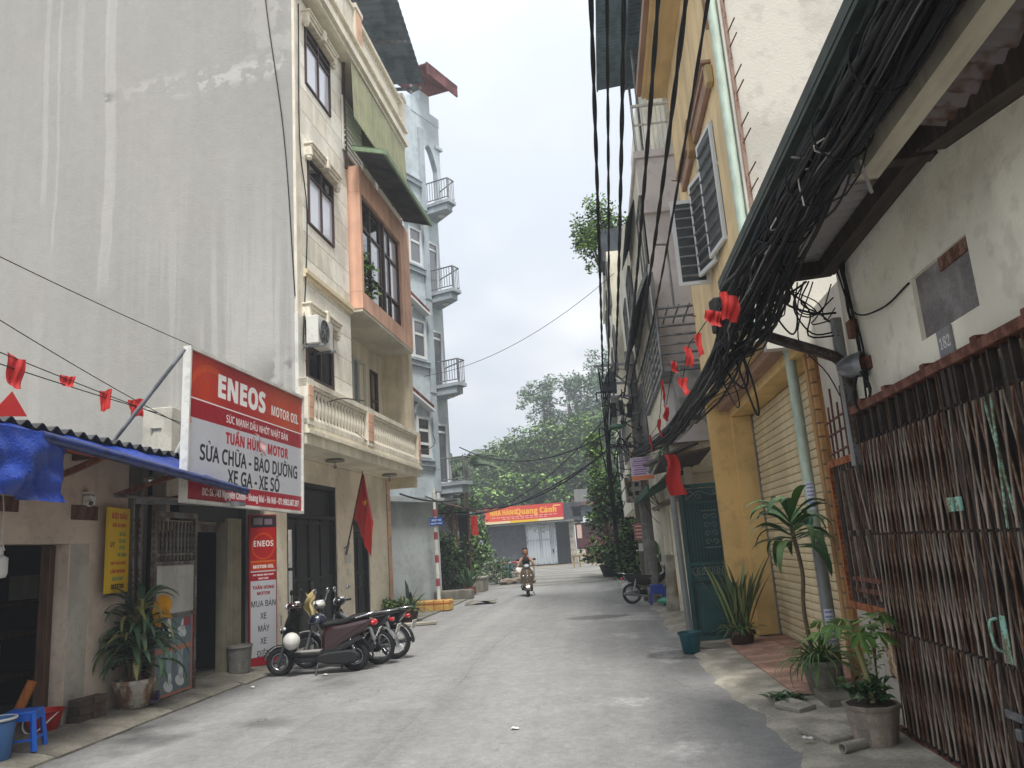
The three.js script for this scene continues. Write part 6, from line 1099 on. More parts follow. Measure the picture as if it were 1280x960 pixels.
// papaya in the octagonal pot
{
  seed(107);
  const g = thing('papaya_plant', 'young papaya plant with lobed leaves in an octagonal grey pot', 'potted plant', [1.78, 0.03, -6.05]); g.scale.setScalar(0.86);
  mesh('pot', [cyl(0.215, 0.165, 0.3, 8, 0, 0.15, 0, 0, 0.3), cyl(0.235, 0.225, 0.03, 8, 0, 0.31, 0, 0, 0.3)], std('#a59c92', { map: 'concrete', m: 0.6, rough: 0.9 }), g);
  mesh('soil', cyl(0.2, 0.2, 0.01, 8, 0, 0.322, 0, 0, 0.3), M.soil, g);
  mesh('stem', tube([V(0.02, 0.3, 0), V(0, 0.55, 0.01), V(-0.05, 0.82, 0.0), V(-0.08, 0.98, 0)], 0.022, 18, 8), std('#8b8a5c'), g);
  const lobe = (a, l, w) => [[0.02 * Math.cos(a - 0.3), 0.02 * Math.sin(a - 0.3)], [l * 0.45 * Math.cos(a - w), l * 0.45 * Math.sin(a - w)], [l * 0.62 * Math.cos(a - w * 0.9), l * 0.62 * Math.sin(a - w * 0.9)], [l * 0.7 * Math.cos(a - w * 0.35), l * 0.7 * Math.sin(a - w * 0.35)], [l * Math.cos(a), l * Math.sin(a)], [l * 0.7 * Math.cos(a + w * 0.35), l * 0.7 * Math.sin(a + w * 0.35)], [l * 0.62 * Math.cos(a + w * 0.9), l * 0.62 * Math.sin(a + w * 0.9)]];
  const outline = []; for (let k = 0; k < 7; k++) outline.push(...lobe(-2.1 + k * 0.7, k === 3 ? 0.24 : 0.21 - 0.015 * Math.abs(k - 3), 0.28));
  const lg = new THREE.ShapeGeometry(new THREE.Shape(outline.map(([x, y]) => new THREE.Vector2(x, y)))).rotateX(-HP);
  { const p = lg.attributes.position; for (let i = 0; i < p.count; i++) { const r = Math.hypot(p.getX(i), p.getZ(i)); p.setY(i, -r * r * 1.6 + 0.02 * Math.sin(p.getX(i) * 40)); } lg.computeVertexNormals(); }
  const LG = uvm(lg);
  for (let k = 0; k < 9; k++) {
    const a = k * 2.4 + 0.6, l = 0.2 + 0.05 * (k % 3), h = 0.84 + k * 0.018, e = 0.35 - 0.11 * (k % 4), x = -0.07 + Math.cos(a) * l, z = Math.sin(a) * l, y = h + Math.sin(e) * l * 0.7;
    mesh('leaf_stalk', rod(V(-0.06, h - 0.04, 0), V(x, y, z), 0.006, 5), std('#8b9a5c'), g);
    const m = share('leaf', LG, M.leafLt[k % 3], g, x, y, z); m.rotation.order = 'YXZ'; m.rotation.set(rr(-0.2, 0.2), -a, -0.25 + rr(-0.2, 0.2)); m.scale.setScalar(rr(0.8, 1.1));
  }
  leafSet(g, [uvm(strap(0.15, 0.08, 0.5, 1.2)), uvm(strap(0.12, 0.07, 0.9, 1.4))], M.leafDk, 60, () => [rr(-0.14, 0.12), 0.32 + rr(0, 0.16), rr(-0.12, 0.12)]);
  const y = thing('shrub', 'thin yellow-green shrub between the papaya and the poster wall', 'plant', [1.98, 0.06, -6.5]);
  mesh('stem', [rod(V(0, 0, 0), V(0.02, 0.75, 0), 0.008, 5), rod(V(0, 0.2, 0), V(-0.12, 0.6, 0.03), 0.006, 5), rod(V(0, 0.3, 0), V(0.08, 0.7, -0.1), 0.006, 5)], M.stem, y);
  leafSet(y, [uvm(strap(0.07, 0.035, 0.4, 0.8))], [leafMat('#8f9a45', 0.3), M.leafLt[1], leafMat('#6f8038', 0.3)], 90, () => { const t = rr(0.2, 1); return [rr(-0.14, 0.12) * t, 0.75 * t + rr(-0.05, 0.05), rr(-0.12, 0.1) * t]; });
}
// snake plant by the yellow pier
{
  seed(109);
  const g = thing('snake_plant', 'tall upright snake plant in a brown pot beside the yellow pier', 'potted plant', [1.78, 0.04, -11.3]);
  mesh('pot', potShape(0.13, 0.17, 0.2), std('#4a362e', { map: 'concrete', m: 0.5 }), g); mesh('soil', cyl(0.15, 0.15, 0.01, 16, 0, 0.17, 0), M.soil, g);
  const snake = [leafMat('#5a6e46', 0.15), leafMat('#46593a', 0.15), leafMat('#7c8a58', 0.15)];
  const L = [0, 1, 2, 3].map((k) => uvm(strap(0.8 + 0.1 * k, 0.055, 1.5 - 0.1 * k, 0.35, 0.3, 0, 0.6)));
  leafSet(g, L, snake, 64, () => [rr(-0.1, 0.1), 0.16, rr(-0.08, 0.08)], { tilt: 0.08, lift: () => rr(-0.06, 0.06), s0: 0.65, s1: 1.1 });
  const L2 = [0, 1, 2].map((k) => uvm(strap(0.28 + 0.04 * k, 0.022, 0.8 - 0.2 * k, 1.8)));
  leafSet(g, L2, M.leafGrass, 70, () => [rr(-0.14, 0.14), 0.18, rr(-0.1, 0.1)]);
}
// generic leafy mass: merged small leaves with their own tones
function leafCloud(n, at, size, tones, droop = 0.3, aspect = 0.5) {
  const P = new Float32Array(n * 18), Nn = new Float32Array(n * 18), C = new Float32Array(n * 18), a = V(0, 0, 0), b = V(0, 0, 0), nn = V(0, 0, 0), c = new THREE.Color();
  for (let i = 0; i < n; i++) {
    const [x, y, z, tone = rnd()] = at(i), s = size * rr(0.6, 1.3);
    a.set(rr(-1, 1), rr(-1, 0.5) * droop, rr(-1, 1)).normalize(); b.set(rr(-1, 1), rr(-0.6, 0.6), rr(-1, 1)); b.addScaledVector(a, -a.dot(b)).normalize(); nn.crossVectors(a, b).normalize(); if (nn.y < 0) nn.negate();
    const q = [[0, 0], [0.5, aspect / 2], [1, 0], [0, 0], [1, 0], [0.5, -aspect / 2]];
    c.set(tones[Math.min(tones.length - 1, (tone * tones.length) | 0)]); const f = rr(0.8, 1.2);
    for (let k = 0; k < 6; k++) { const o = i * 18 + k * 3; P[o] = x + (a.x * q[k][0] + b.x * q[k][1]) * s; P[o + 1] = y + (a.y * q[k][0] + b.y * q[k][1]) * s - (k % 3 === 1 ? 0 : 0); P[o + 2] = z + (a.z * q[k][0] + b.z * q[k][1]) * s; Nn[o] = nn.x; Nn[o + 1] = nn.y; Nn[o + 2] = nn.z; C[o] = c.r * f; C[o + 1] = c.g * f; C[o + 2] = c.b * f; }
  }
  const g = new THREE.BufferGeometry(); g.setAttribute('position', new THREE.BufferAttribute(P, 3)); g.setAttribute('normal', new THREE.BufferAttribute(Nn, 3)); g.setAttribute('color', new THREE.BufferAttribute(C, 3)); return g;
}
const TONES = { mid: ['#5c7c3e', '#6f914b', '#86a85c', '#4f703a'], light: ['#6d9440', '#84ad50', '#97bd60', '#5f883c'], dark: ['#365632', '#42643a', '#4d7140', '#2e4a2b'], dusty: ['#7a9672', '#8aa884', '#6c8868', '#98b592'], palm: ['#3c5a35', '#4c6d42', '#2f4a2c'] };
function bush(name, label, cat, pos, rx, h, n, size, tones, o = {}) {
  const g = thing(name, label, cat, pos);
  const clumps = []; for (let k = 0; k < (o.clumps || 14); k++) { const a = rnd() * 6.283, r = Math.sqrt(rnd()) * rx, y = (o.y0 || 0.1) + rnd() * (h - (o.y0 || 0.1)); clumps.push([Math.cos(a) * r * (1 - 0.5 * (y / h) ** 2), y, Math.sin(a) * r * (1 - 0.5 * (y / h) ** 2), rnd()]); }
  const cr = (o.cr || 0.3) * rx + 0.06;
  mesh('foliage', leafCloud(n, () => { const c = clumps[(rnd() * clumps.length) | 0], u = rr(-1, 1), v = rr(-1, 1), w = rr(-1, 1); return [c[0] + u * cr, Math.max(0.03, c[1] + v * cr * 0.8), c[2] + w * cr, clamp(c[3] * 0.7 + rnd() * 0.3)]; }, size, tones, 0.6, o.aspect || 0.5), M.foliage, g);
  mesh('stem', clumps.slice(0, 9).map((c) => rod(V(c[0] * 0.15, 0, c[2] * 0.15), V(c[0], c[1], c[2]), 0.012 * (h > 1.5 ? 2 : 1), 5)), M.stem, g);
  if (o.pot) { mesh('pot', potShape(o.pot * 0.75, o.pot, o.potH || 0.25).translate(0, -(o.potH || 0.25) + 0.05, 0), o.potMat || M.terracotta, g); }
  return g;
}
function tree(label, pos, trunkH, crown, n, size, tones, o = {}) {      // crown: [cx, cy, cz, rx, ry, rz] relative
  const g = thing(o.name || 'tree', label, 'tree', pos, 0, o.group);
  const [cx, cy, cz, rx, ry, rz] = crown, clumps = [];
  for (let k = 0; k < (o.clumps || 60); k++) { let x, y, z; do { x = rr(-1, 1); y = rr(-1, 1); z = rr(-1, 1); } while (x * x + y * y + z * z > 1 || x * x + y * y + z * z < (o.hollow || 0.15)); clumps.push(V(cx + x * rx, cy + y * ry, cz + z * rz)); }
  const tr = o.tr || 0.22, lean = o.lean || 0, tip = V(cx * 0.7, cy, cz * 0.7);
  const trunk = mesh('trunk', [tube([V(0, -0.1, 0), V(lean * 0.3, trunkH * 0.5, 0), V(cx * 0.5, trunkH, cz * 0.5), tip], tr, 16, 8)], std('#6b6156', { map: 'wood', m: 0.7 }), g);
  mesh('limb', clumps.filter((_, i) => i % 3 === 0).map((c) => rod(V(mix(cx * 0.5, tip.x, rnd()), mix(trunkH * 0.8, tip.y, rnd()), cz * 0.5), c, 0.03 * (tr / 0.22), 5, 0.012)), std('#6b6156', { map: 'wood', m: 0.7 }), trunk);
  const cr = o.cr || 0.28 * Math.min(rx, ry), per = clumps.map(() => rnd());
  mesh('crown', leafCloud(n, () => { const k = (rnd() * clumps.length) | 0, c = clumps[k]; let u, v, w; do { u = rr(-1, 1); v = rr(-1, 1); w = rr(-1, 1); } while (u * u + v * v + w * w > 1); return [c.x + u * cr, c.y + v * cr * 0.75, c.z + w * cr, clamp(per[k] * 0.75 + rnd() * 0.25)]; }, size, tones, 0.8, o.aspect || 0.45), M.foliage, g);
  return g;
}
// trees behind the far shop
seed(201);
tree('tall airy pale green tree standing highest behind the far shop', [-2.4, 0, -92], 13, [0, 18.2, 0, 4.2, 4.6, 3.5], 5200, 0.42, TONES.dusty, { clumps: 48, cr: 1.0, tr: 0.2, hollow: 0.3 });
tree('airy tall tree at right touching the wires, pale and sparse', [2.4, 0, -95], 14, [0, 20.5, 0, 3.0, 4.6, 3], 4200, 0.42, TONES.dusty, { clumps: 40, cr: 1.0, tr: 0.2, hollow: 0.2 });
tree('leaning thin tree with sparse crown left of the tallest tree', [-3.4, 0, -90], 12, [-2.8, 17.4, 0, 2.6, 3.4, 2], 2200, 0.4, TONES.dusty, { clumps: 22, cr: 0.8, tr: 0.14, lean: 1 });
tree('broad yellow-green tree directly behind the right end of the far shop', [0.4, 0, -76], 6, [0, 9.2, 0, 5.0, 4.8, 4], 26000, 0.4, TONES.mid.concat(TONES.light), { clumps: 120, cr: 1.5 });
tree('dense mid green tree behind the middle of the far shop sign', [-4.6, 0, -74], 5, [0, 8.2, 0, 4.8, 4.6, 3.6], 24000, 0.4, TONES.mid.concat(TONES.light.slice(0, 1)), { clumps: 110, cr: 1.5 });
tree('rounded grey-green tree behind the left end of the far shop', [-9.5, 0, -78], 5, [0, 7.8, 0, 4.6, 4.4, 3.6], 20000, 0.4, TONES.mid.concat(TONES.dusty), { clumps: 100, cr: 1.5 });
tree('light green broad-leaved tree spilling over the far shop roof', [-6.6, 0, -69], 4, [0, 5.9, 0, 4.2, 1.9, 2], 11000, 0.46, TONES.light, { clumps: 60, cr: 0.9 });
tree('dark tree at the far right filling the gap beside the red wall', [4.0, 0, -72], 4, [-0.8, 6.4, 0, 4, 4.2, 3], 10000, 0.34, TONES.dark.concat(TONES.mid), { clumps: 60 });
tree('green tree beyond the palm on the far left', [-14.5, 0, -72], 4, [0, 6.2, 0, 4.4, 4.6, 4], 9000, 0.36, TONES.mid, { clumps: 60 });
tree('far hazy tree closing the lane behind all others', [-8, 0, -105], 6, [0, 9.5, 0, 10, 5, 3], 16000, 0.6, TONES.mid, { clumps: 110, cr: 1.9 });
tree('far hazy tree behind the shop roofs on the right', [8, 0, -105], 6, [0, 9, 0, 9, 5.5, 3], 9000, 0.5, TONES.mid, { clumps: 80 });
tree('tall leafy tree rising beside the palm above the lean-to shack', [-8.9, 0, -44], 3.5, [0, 4.8, 0, 1.7, 2.6, 1.8], 7500, 0.22, TONES.mid.concat(TONES.dark), { clumps: 46 });
tree('light green climber-like tree right of the shack', [-7.3, 0, -43], 1.6, [0.2, 3.0, 0, 0.9, 2.4, 1], 6000, 0.2, TONES.light.concat(TONES.mid), { clumps: 40, tr: 0.09 });
// palm behind the blue house
{
  seed(203);
  const g = thing('palm_tree', 'palm tree with arching fronds showing beside the blue house balcony', 'palm tree', [-6.9, 0, -40]);
  mesh('trunk', tube([V(0, 0, 0), V(0.1, 3, 0), V(0.2, 6.0, 0)], 0.12, 12, 8), std('#6d6555', { map: 'wood', m: 0.5 }), g);
  for (let k = 0; k < 13; k++) {
    const a = k * 2.4, L = rr(1.7, 2.3), e = rr(0.1, 1.2), pts = []; for (let i = 0; i <= 8; i++) { const t = i / 8, r = L * t * Math.cos(e - t * 0.5), y = 6.0 + L * Math.sin(e) * t - 1.1 * t * t * L * 0.6; pts.push(V(0.2 + Math.cos(a) * r, y, Math.sin(a) * r)); }
    const fr = mesh('frond', tube(pts, 0.02, 12, 5), std('#6a7a45'), g);
    const lp = []; for (let i = 6; i < 48; i++) { const t = i / 48 * 8, j = Math.min(7, Math.floor(t)), p = pts[j].clone().lerp(pts[j + 1], t - j); for (const s of [-1, 1]) { const w = 0.42 * (1 - (i / 52) ** 2), d = V(-Math.sin(a) * s * w + Math.cos(a) * w * 0.5, -0.22 * w / 0.42, Math.cos(a) * s * w + Math.sin(a) * w * 0.5); lp.push(bar(p, p.clone().add(d), 0.035, 0.004)); } }
    mesh('leaflets', lp, M.leafDk[k % 3], fr).userData.kind = 'stuff';
  }
}
// plants along the left kerb beyond the blue house
seed(205);
bush('bush', 'bushy dark green plant in front of the shack beside the striped pole', 'bush', [-5.9, 0.03, -29.6], 0.75, 2.1, 2600, 0.16, TONES.dark.concat(TONES.mid), { clumps: 26, cr: 0.4 });
bush('bush', 'leafy light green shrub leaning out over the lane left of the rider', 'bush', [-5.9, 0.03, -33.5], 0.7, 2.2, 2600, 0.17, TONES.mid.concat(TONES.light), { clumps: 24, cr: 0.4 });
bush('bush', 'tall shrub overhanging the lane just left of the grey shop shutter', 'bush', [-6.5, 0.03, -38.5], 1.0, 2.9, 3400, 0.2, TONES.mid.concat(TONES.light), { clumps: 30, cr: 0.4 });
bush('bush', 'low flowering plants at the kerb beside the stacked sacks', 'bush', [-4.9, 0.03, -36.5], 0.8, 0.9, 1500, 0.13, TONES.mid.concat(['#9aa58f', '#b0b8a4']), { clumps: 20, cr: 0.4 });
bush('bush', 'dark shrub behind the low grey planter wall on the left', 'bush', [-6.6, 0.03, -33], 0.8, 1.9, 2000, 0.16, TONES.dark, { clumps: 20, cr: 0.4 });
{
  seed(207);
  const g = thing('agave', 'spiky upright green plant in a square red pot by the bushes', 'potted plant', [-4.95, 0.03, -28.9]);
  mesh('pot', rbx(0.42, 0.26, 0.36, 0.02, 0, 0.13, 0), std('#8a3a30', { map: 'concrete', m: 0.5 }), g);
  leafSet(g, [0, 1, 2].map((k) => uvm(strap(0.75 + 0.1 * k, 0.06, 1.4 - 0.3 * k, 0.5))), M.leafDk, 40, () => [rr(-0.12, 0.12), 0.25, rr(-0.1, 0.1)], { lift: () => rr(-0.35, 0.1) });
  const k = thing('aloe_bed', 'clump of spiky green plants in a dark pot at the cream building corner', 'potted plant', [-4.78, 0.03, -18.6]);
  mesh('pot', potShape(0.28, 0.34, 0.3), std('#5a3a30', { map: 'concrete', m: 0.5 }), k); mesh('soil', cyl(0.3, 0.3, 0.01, 18, 0, 0.25, 0), M.soil, k);
  leafSet(k, [0, 1, 2].map((q) => uvm(strap(0.5 + 0.07 * q, 0.05, 1.2 - 0.3 * q, 1.0))), M.leafGrass, 90, () => [rr(-0.26, 0.26), 0.24, rr(-0.24, 0.24)], { lift: () => rr(-0.4, 0.1) });
  leafSet(k, [uvm(strap(0.75, 0.12, 1.2, 0.5))], [leafMat('#1d2f2a', 0.1)], 4, () => [rr(0.05, 0.2), 0.24, rr(-0.1, 0.1)], { lift: () => rr(-0.3, 0.1) });
}
seed(209);
bush('bush', 'low weeds and flowers spilling beside the spiky corner plant', 'bush', [-5.0, 0.03, -18.1], 0.3, 0.5, 700, 0.09, TONES.light.concat(TONES.mid), { clumps: 12 });
// right side, far
bush('tree_in_pot', 'big leafy green tree in a wide black pot at the right road edge', 'potted plant', [0.42, 0.5, -36.4], 1.05, 4.0, 5200, 0.22, TONES.mid.concat(TONES.light), { clumps: 36, cr: 0.35, pot: 0.62, potH: 0.55, potMat: M.plasticBlack });
bush('bush', 'darker bush hanging behind the big potted tree at right', 'bush', [1.4, 0.03, -34], 1.0, 3.9, 4000, 0.2, TONES.dark, { clumps: 30, cr: 0.4 });
bush('bush', 'leafy potted shrub between the black pot tree and the signed post', 'bush', [1.15, 0.2, -26.5], 0.6, 1.9, 2400, 0.15, TONES.mid.concat(TONES.dark), { clumps: 22, cr: 0.4, pot: 0.28, potMat: M.potGrey });
bush('bush', 'light green climber hanging beside the utility pole cables', 'climber', [0.1, 4.2, -38], 0.35, 2.6, 1500, 0.2, TONES.light, { clumps: 18, cr: 0.5 });
{
  seed(211);
  const g = thing('banana_plant', 'broad-leaved banana-like plant behind the parked motorbike on the right', 'plant', [1.45, 0.05, -21.2]);
  mesh('stem', rod(V(0, 0, 0), V(0, 0.7, 0), 0.05, 8), std('#7d8a55'), g);
  leafSet(g, [uvm(strap(0.95, 0.3, 1.4, 0.5)), uvm(strap(0.85, 0.26, 1.1, 0.7))], M.leafLt, 9, () => [0, 0.6, 0], { tilt: 0.2, lift: () => rr(-0.4, 0.1) });
  const r = bush('bush', 'small leafy tree growing on the roof terrace among the hanging cables', 'bush', [0.95, 11.2, -27], 0.9, 2.6, 3600, 0.15, TONES.mid.concat(TONES.light), { clumps: 16, cr: 0.4 });
  const bp = bush('bush', 'plant standing inside the orange bay window behind its glass', 'potted plant', [-4.52, 6.98, -15.25], 0.3, 1.0, 420, 0.13, TONES.mid, { clumps: 10 });
  const bf = bush('bush', 'small yellow-green plant behind the stone balcony rail', 'potted plant', [-4.85, 3.8, -17.0], 0.25, 0.9, 420, 0.12, TONES.light, { clumps: 10 });
}
// ---------------------------------------------------------------- right side, beyond the yellow house
M.lilac = std('#d6d2d6', { map: 'plaster', m: 2.5, bump: 0.002 });
M.ivory = std('#f0ebdd', { map: 'plaster', m: 2.6, bump: 0.003 });
M.blueSheet = std('#47606e', { map: 'metal', m: 1.5, rough: 0.6 });
M.navySheet = std('#39424e', { map: 'metal', m: 1.5, rough: 0.6 });
{
  const s = thing('narrow_house', 'narrow house with blank lilac side wall and roof terrace behind the yellow house', 'building', [0, 0, 0]);
  mesh('side_wall', [span(1.35, 7, 3.2, 8.75, -14.0, -14.15)], M.lilac, s, 'blank lilac grey side wall');
  mesh('wall', [span(1.35, 7, 2.75, 8.75, -14.155, -19.0)], M.ivory, s); mesh('roof_edge', [span(1.3, 7, 8.755, 8.9, -13.95, -19.05), span(1.36, 7, 7.6, 7.68, -13.93, -13.999)], M.lilac, s);
  mesh('ground_floor', [span(1.6, 7, 0, 2.74, -15.5, -19)], M.ivory, s);
  const r = mesh('terrace_railing', [span(1.35, 2.6, 9.85, 9.9, -13.97, -14.02), span(1.35, 2.6, 9.45, 9.48, -13.98, -14.01)], M.white, s); for (let k = 0; k < 14; k++) mesh('bar', span(1.36 + k * 0.09, 1.38 + k * 0.09, 8.905, 9.85, -13.98, -14.01), M.white, r);
  mesh('terrace_wall', span(2.2, 7, 8.905, 11.0, -15.5, -19), M.ivory, s);
  mesh('roof_canopy', [corrugated(V(1.42, 11.25, -15.6), V(1.42, 11.25, -9.4 - 2.7), V(3.2, 0.3, 0), 0.12, 0.016), span(1.38, 1.42, 11.2, 11.32, -15.6, -12.1)], M.blueSheet, s, 'blue sheet canopy over the roof terrace');
  each('canopy_post', [rod(V(1.5, 8.9, -15.4), V(1.5, 11.25, -15.4), 0.03, 6), rod(V(1.5, 8.9, -14.1), V(1.5, 11.25, -14.1), 0.03, 6)], M.greyPaint, s);
  // first floor cage balcony
  const b = mesh('cage_balcony', [span(1.28, 1.95, 4.28, 4.36, -12.9, -17.6)], M.greyPaint, s, 'steel bar cage balcony');
  for (let k = 0; k < 7; k++) mesh('bar', rod(V(1.28, 4.42 + k * 0.16, -12.9), V(1.28, 4.42 + k * 0.16, -17.6), 0.022, 6), M.steel, b);
  for (let k = 0; k < 7; k++) mesh('bar', rod(V(1.28, 4.42 + k * 0.16, -12.9), V(1.98, 4.42 + k * 0.16, -12.9), 0.022, 6), M.steel, b);
  for (const [x, z] of [[1.28, -12.9], [1.98, -12.9], [1.28, -17.6], [1.28, -15.2]]) mesh('post', rod(V(x, 4.3, z), V(x, 5.42, z), 0.03, 6), M.steel, b);
  for (let k = 0; k < 4; k++) mesh('roof_bar', rod(V(1.32 + k * 0.18, 5.42, -12.9), V(1.32 + k * 0.18, 5.42, -17.6), 0.016, 5), M.steel, b);
  mesh('balcony_mast', [rod(V(1.62, 5.42, -13.1), V(1.62, 6.6, -13.1), 0.022, 6), rod(V(1.62, 6.6, -13.1), V(1.4, 6.62, -13.1), 0.018, 6)], M.steel, s);
  mesh('grey_box', [rspan(1.45, 2.0, 3.45, 4.2, -12.6, -13.2, 0.02)], std('#8b8b88', { map: 'metal', m: 1 }), s, 'grey metal cabinet under the balcony');
  // dark sloping awnings
  mesh('awning', [corrugated(V(1.02, 5.85, -14.3), V(1.02, 5.85, -19.5), V(0.5, 1.1, 0), 0.15, 0.015)], M.navySheet, s, 'dark sloping awning over the balcony');
  mesh('awning_frame', [bar(V(1.0, 5.84, -14.3), V(1.0, 5.84, -19.5), 0.04, 0.06), bar(V(1.0, 5.84, -14.3), V(1.5, 6.95, -14.3), 0.05, 0.06)], M.greyPaint, s);
  mesh('awning', [corrugated(V(1.12, 8.1, -15.5), V(1.12, 8.1, -18.5), V(0.3, 0.7, 0), 0.15, 0.015)], M.blueSheet, s, 'small blue awning near the roof edge');
  windowPart(s, 1.2, 1.4, { cols: 2, frame: M.greyPaint, pane: M.paneDark }, 1.345, 6.6, -15.2, -HP); windowPart(s, 1.4, 1.9, { cols: 2, frame: M.greyPaint, pane: M.paneDark }, 1.345, 4.4, -15.0, -HP);
  // ground floor front: grey columns, folding door, green canopy, old sheets
  each('column', [span(1.5, 1.62, 0, 2.7, -15.2, -15.35), span(1.5, 1.62, 0, 2.7, -16.9, -17.05), span(1.5, 1.62, 0, 2.7, -13.4, -13.5)], M.ivory, s);
  mesh('doorway', [span(1.66, 1.7, 0.05, 2.5, -15.4, -16.85)], M.dark, s); mesh('door_panel', [span(1.6, 1.65, 0.05, 2.4, -17.1, -18.6)], std('#6f6a60', { map: 'streak', m: 1 }), s);
  mesh('canopy', [corrugated(V(0.95, 2.42, -13.6), V(0.95, 2.42, -19.6), V(0.75, 0.32, 0), 0.12, 0.014)], std('#3f5f52', { map: 'metal', m: 1 }), s, 'green corrugated canopy over the ground floor');
  mesh('canopy_fascia', [bar(V(0.94, 2.46, -14.5), V(0.94, 2.46, -20.0), 0.03, 0.14)], std('#2f5a4c', { map: 'metal', m: 1 }), s);
  mesh('tarpaulin', sheet((u, v) => [1.0 + 0.7 * v, 2.12 + 0.25 * v - 0.1 * Math.sin(u * Math.PI), mix(-13.2, -15.2, u)], 12, 4), std('#9b978c', { map: 'rust', m: 1 }), s);
  each('old_board', [bx(0.9, 0.05, 1.4, 1.3, 2.95, -13.6, 0.1, 0, 0.35), bx(0.8, 0.04, 1.6, 1.4, 2.75, -12.9, -0.05, 0, 0.15)], M.oldBeam, s);
  each('stay', [bar(V(1.1, 2.9, -12.6), V(1.6, 3.6, -13.0), 0.04, 0.05), bar(V(0.95, 2.7, -14.0), V(1.5, 3.5, -13.4), 0.04, 0.05), bar(V(1.0, 3.0, -15), V(1.35, 3.0, -15), 0.04, 0.04)], M.greenSheet, s);
}
{
  const s = thing('ivory_house', 'tall ivory house further along the right side behind the utility pole', 'building', [0, 0, 0]);
  mesh('wall', [span(1.3, 8, 2.6, 9.6, -19.1, -25), span(1.5, 8, 0, 2.595, -19.1, -25)], M.ivory, s);
  mesh('roof_canopy', [corrugated(V(1.1, 14.4, -20.5), V(1.1, 14.4, -14), V(3.5, 0.3, 0), 0.14, 0.018), span(1.06, 1.1, 14.35, 14.47, -20.5, -14)], M.blueSheet, s, 'high blue sheet roof canopy');
  mesh('upper_wall', [span(2.2, 8, 9.605, 14.3, -19.1, -25)], M.ivory, s);
  for (const y of [3.6, 6.6]) for (const z of [-19.8, -22.4]) windowPart(s, 1.4, 1.6, { cols: 2, rows: [0.7], frame: M.greyPaint, pane: M.paneDark }, 1.29, y, z, -HP);
  const t = thing('apartment_block', 'weathered ivory block at the far end of the right row, its edge against the trees', 'building', [0, 0, 0]);
  mesh('wall', [span(1.05, 8, 2.5, 11.2, -25.1, -34), span(1.3, 8, 0, 2.495, -25.1, -34)], M.ivory, t); mesh('rooftop_tank', [span(0.95, 1.9, 11.205, 12.4, -26, -27.5)], M.navySheet, t);
  for (const y of [4, 7, 9.2]) for (const z of [-26, -29, -31.6]) windowPart(t, 1.3, 1.5, { cols: 2, frame: M.greyPaint, pane: M.paneMid }, 1.04, y, z, -HP);
  mesh('balcony', [span(0.75, 1.04, 6.2, 6.35, -26, -32), ...[0, 1, 2, 3, 4, 5, 6, 7, 8].map((k) => rod(V(0.77, 6.35, -26 - k * 0.75), V(0.77, 7.1, -26 - k * 0.75), 0.02, 5)), span(0.75, 0.79, 7.1, 7.15, -26, -32)], M.greyPaint, t);
  mesh('parapet', span(0.98, 1.5, 11.205, 11.6, -27.6, -34.05), M.ivory, t);
  const l = thing('low_house', 'low green-fronted house half hidden by bushes at the right road edge', 'building', [0, 0, 0]);
  mesh('wall', span(1.5, 8, 0, 3.4, -34.1, -46), std('#7d8880', { map: 'streak', m: 2 }), l); mesh('roof', [corrugated(V(1.1, 3.3, -34), V(1.1, 3.3, -46.2), V(4, 0.8, 0), 0.25, 0.03)], M.greenSheet, l); mesh('door', span(1.47, 1.495, 0, 2.2, -38, -39.2), std('#2f4f48'), l);
  const p = thing('poster', 'small hanging poster with violet and orange print under the wires', 'sign', [1.02, 3.05, -17.0], -0.3);
  mesh('board', rbx(0.5, 0.5, 0.02, 0.005), M.white, p); const pt = canvasTex(128, 128, (c, w, h) => { c.fillStyle = '#b7a6b8'; c.fillRect(0, 0, w, h); seed(311); for (let k = 0; k < 8; k++) { c.fillStyle = k % 2 ? '#6a4f86' : '#8d74a0'; c.fillRect(6 + rnd() * 20, 6 + k * 12, 70 + rnd() * 30, 7); } c.fillStyle = '#c8703a'; c.fillRect(0, 104, w, 24); }); const pf = panelMesh('printed_face', 0.49, 0.49, pt, p); pf.position.z = 0.011;
}
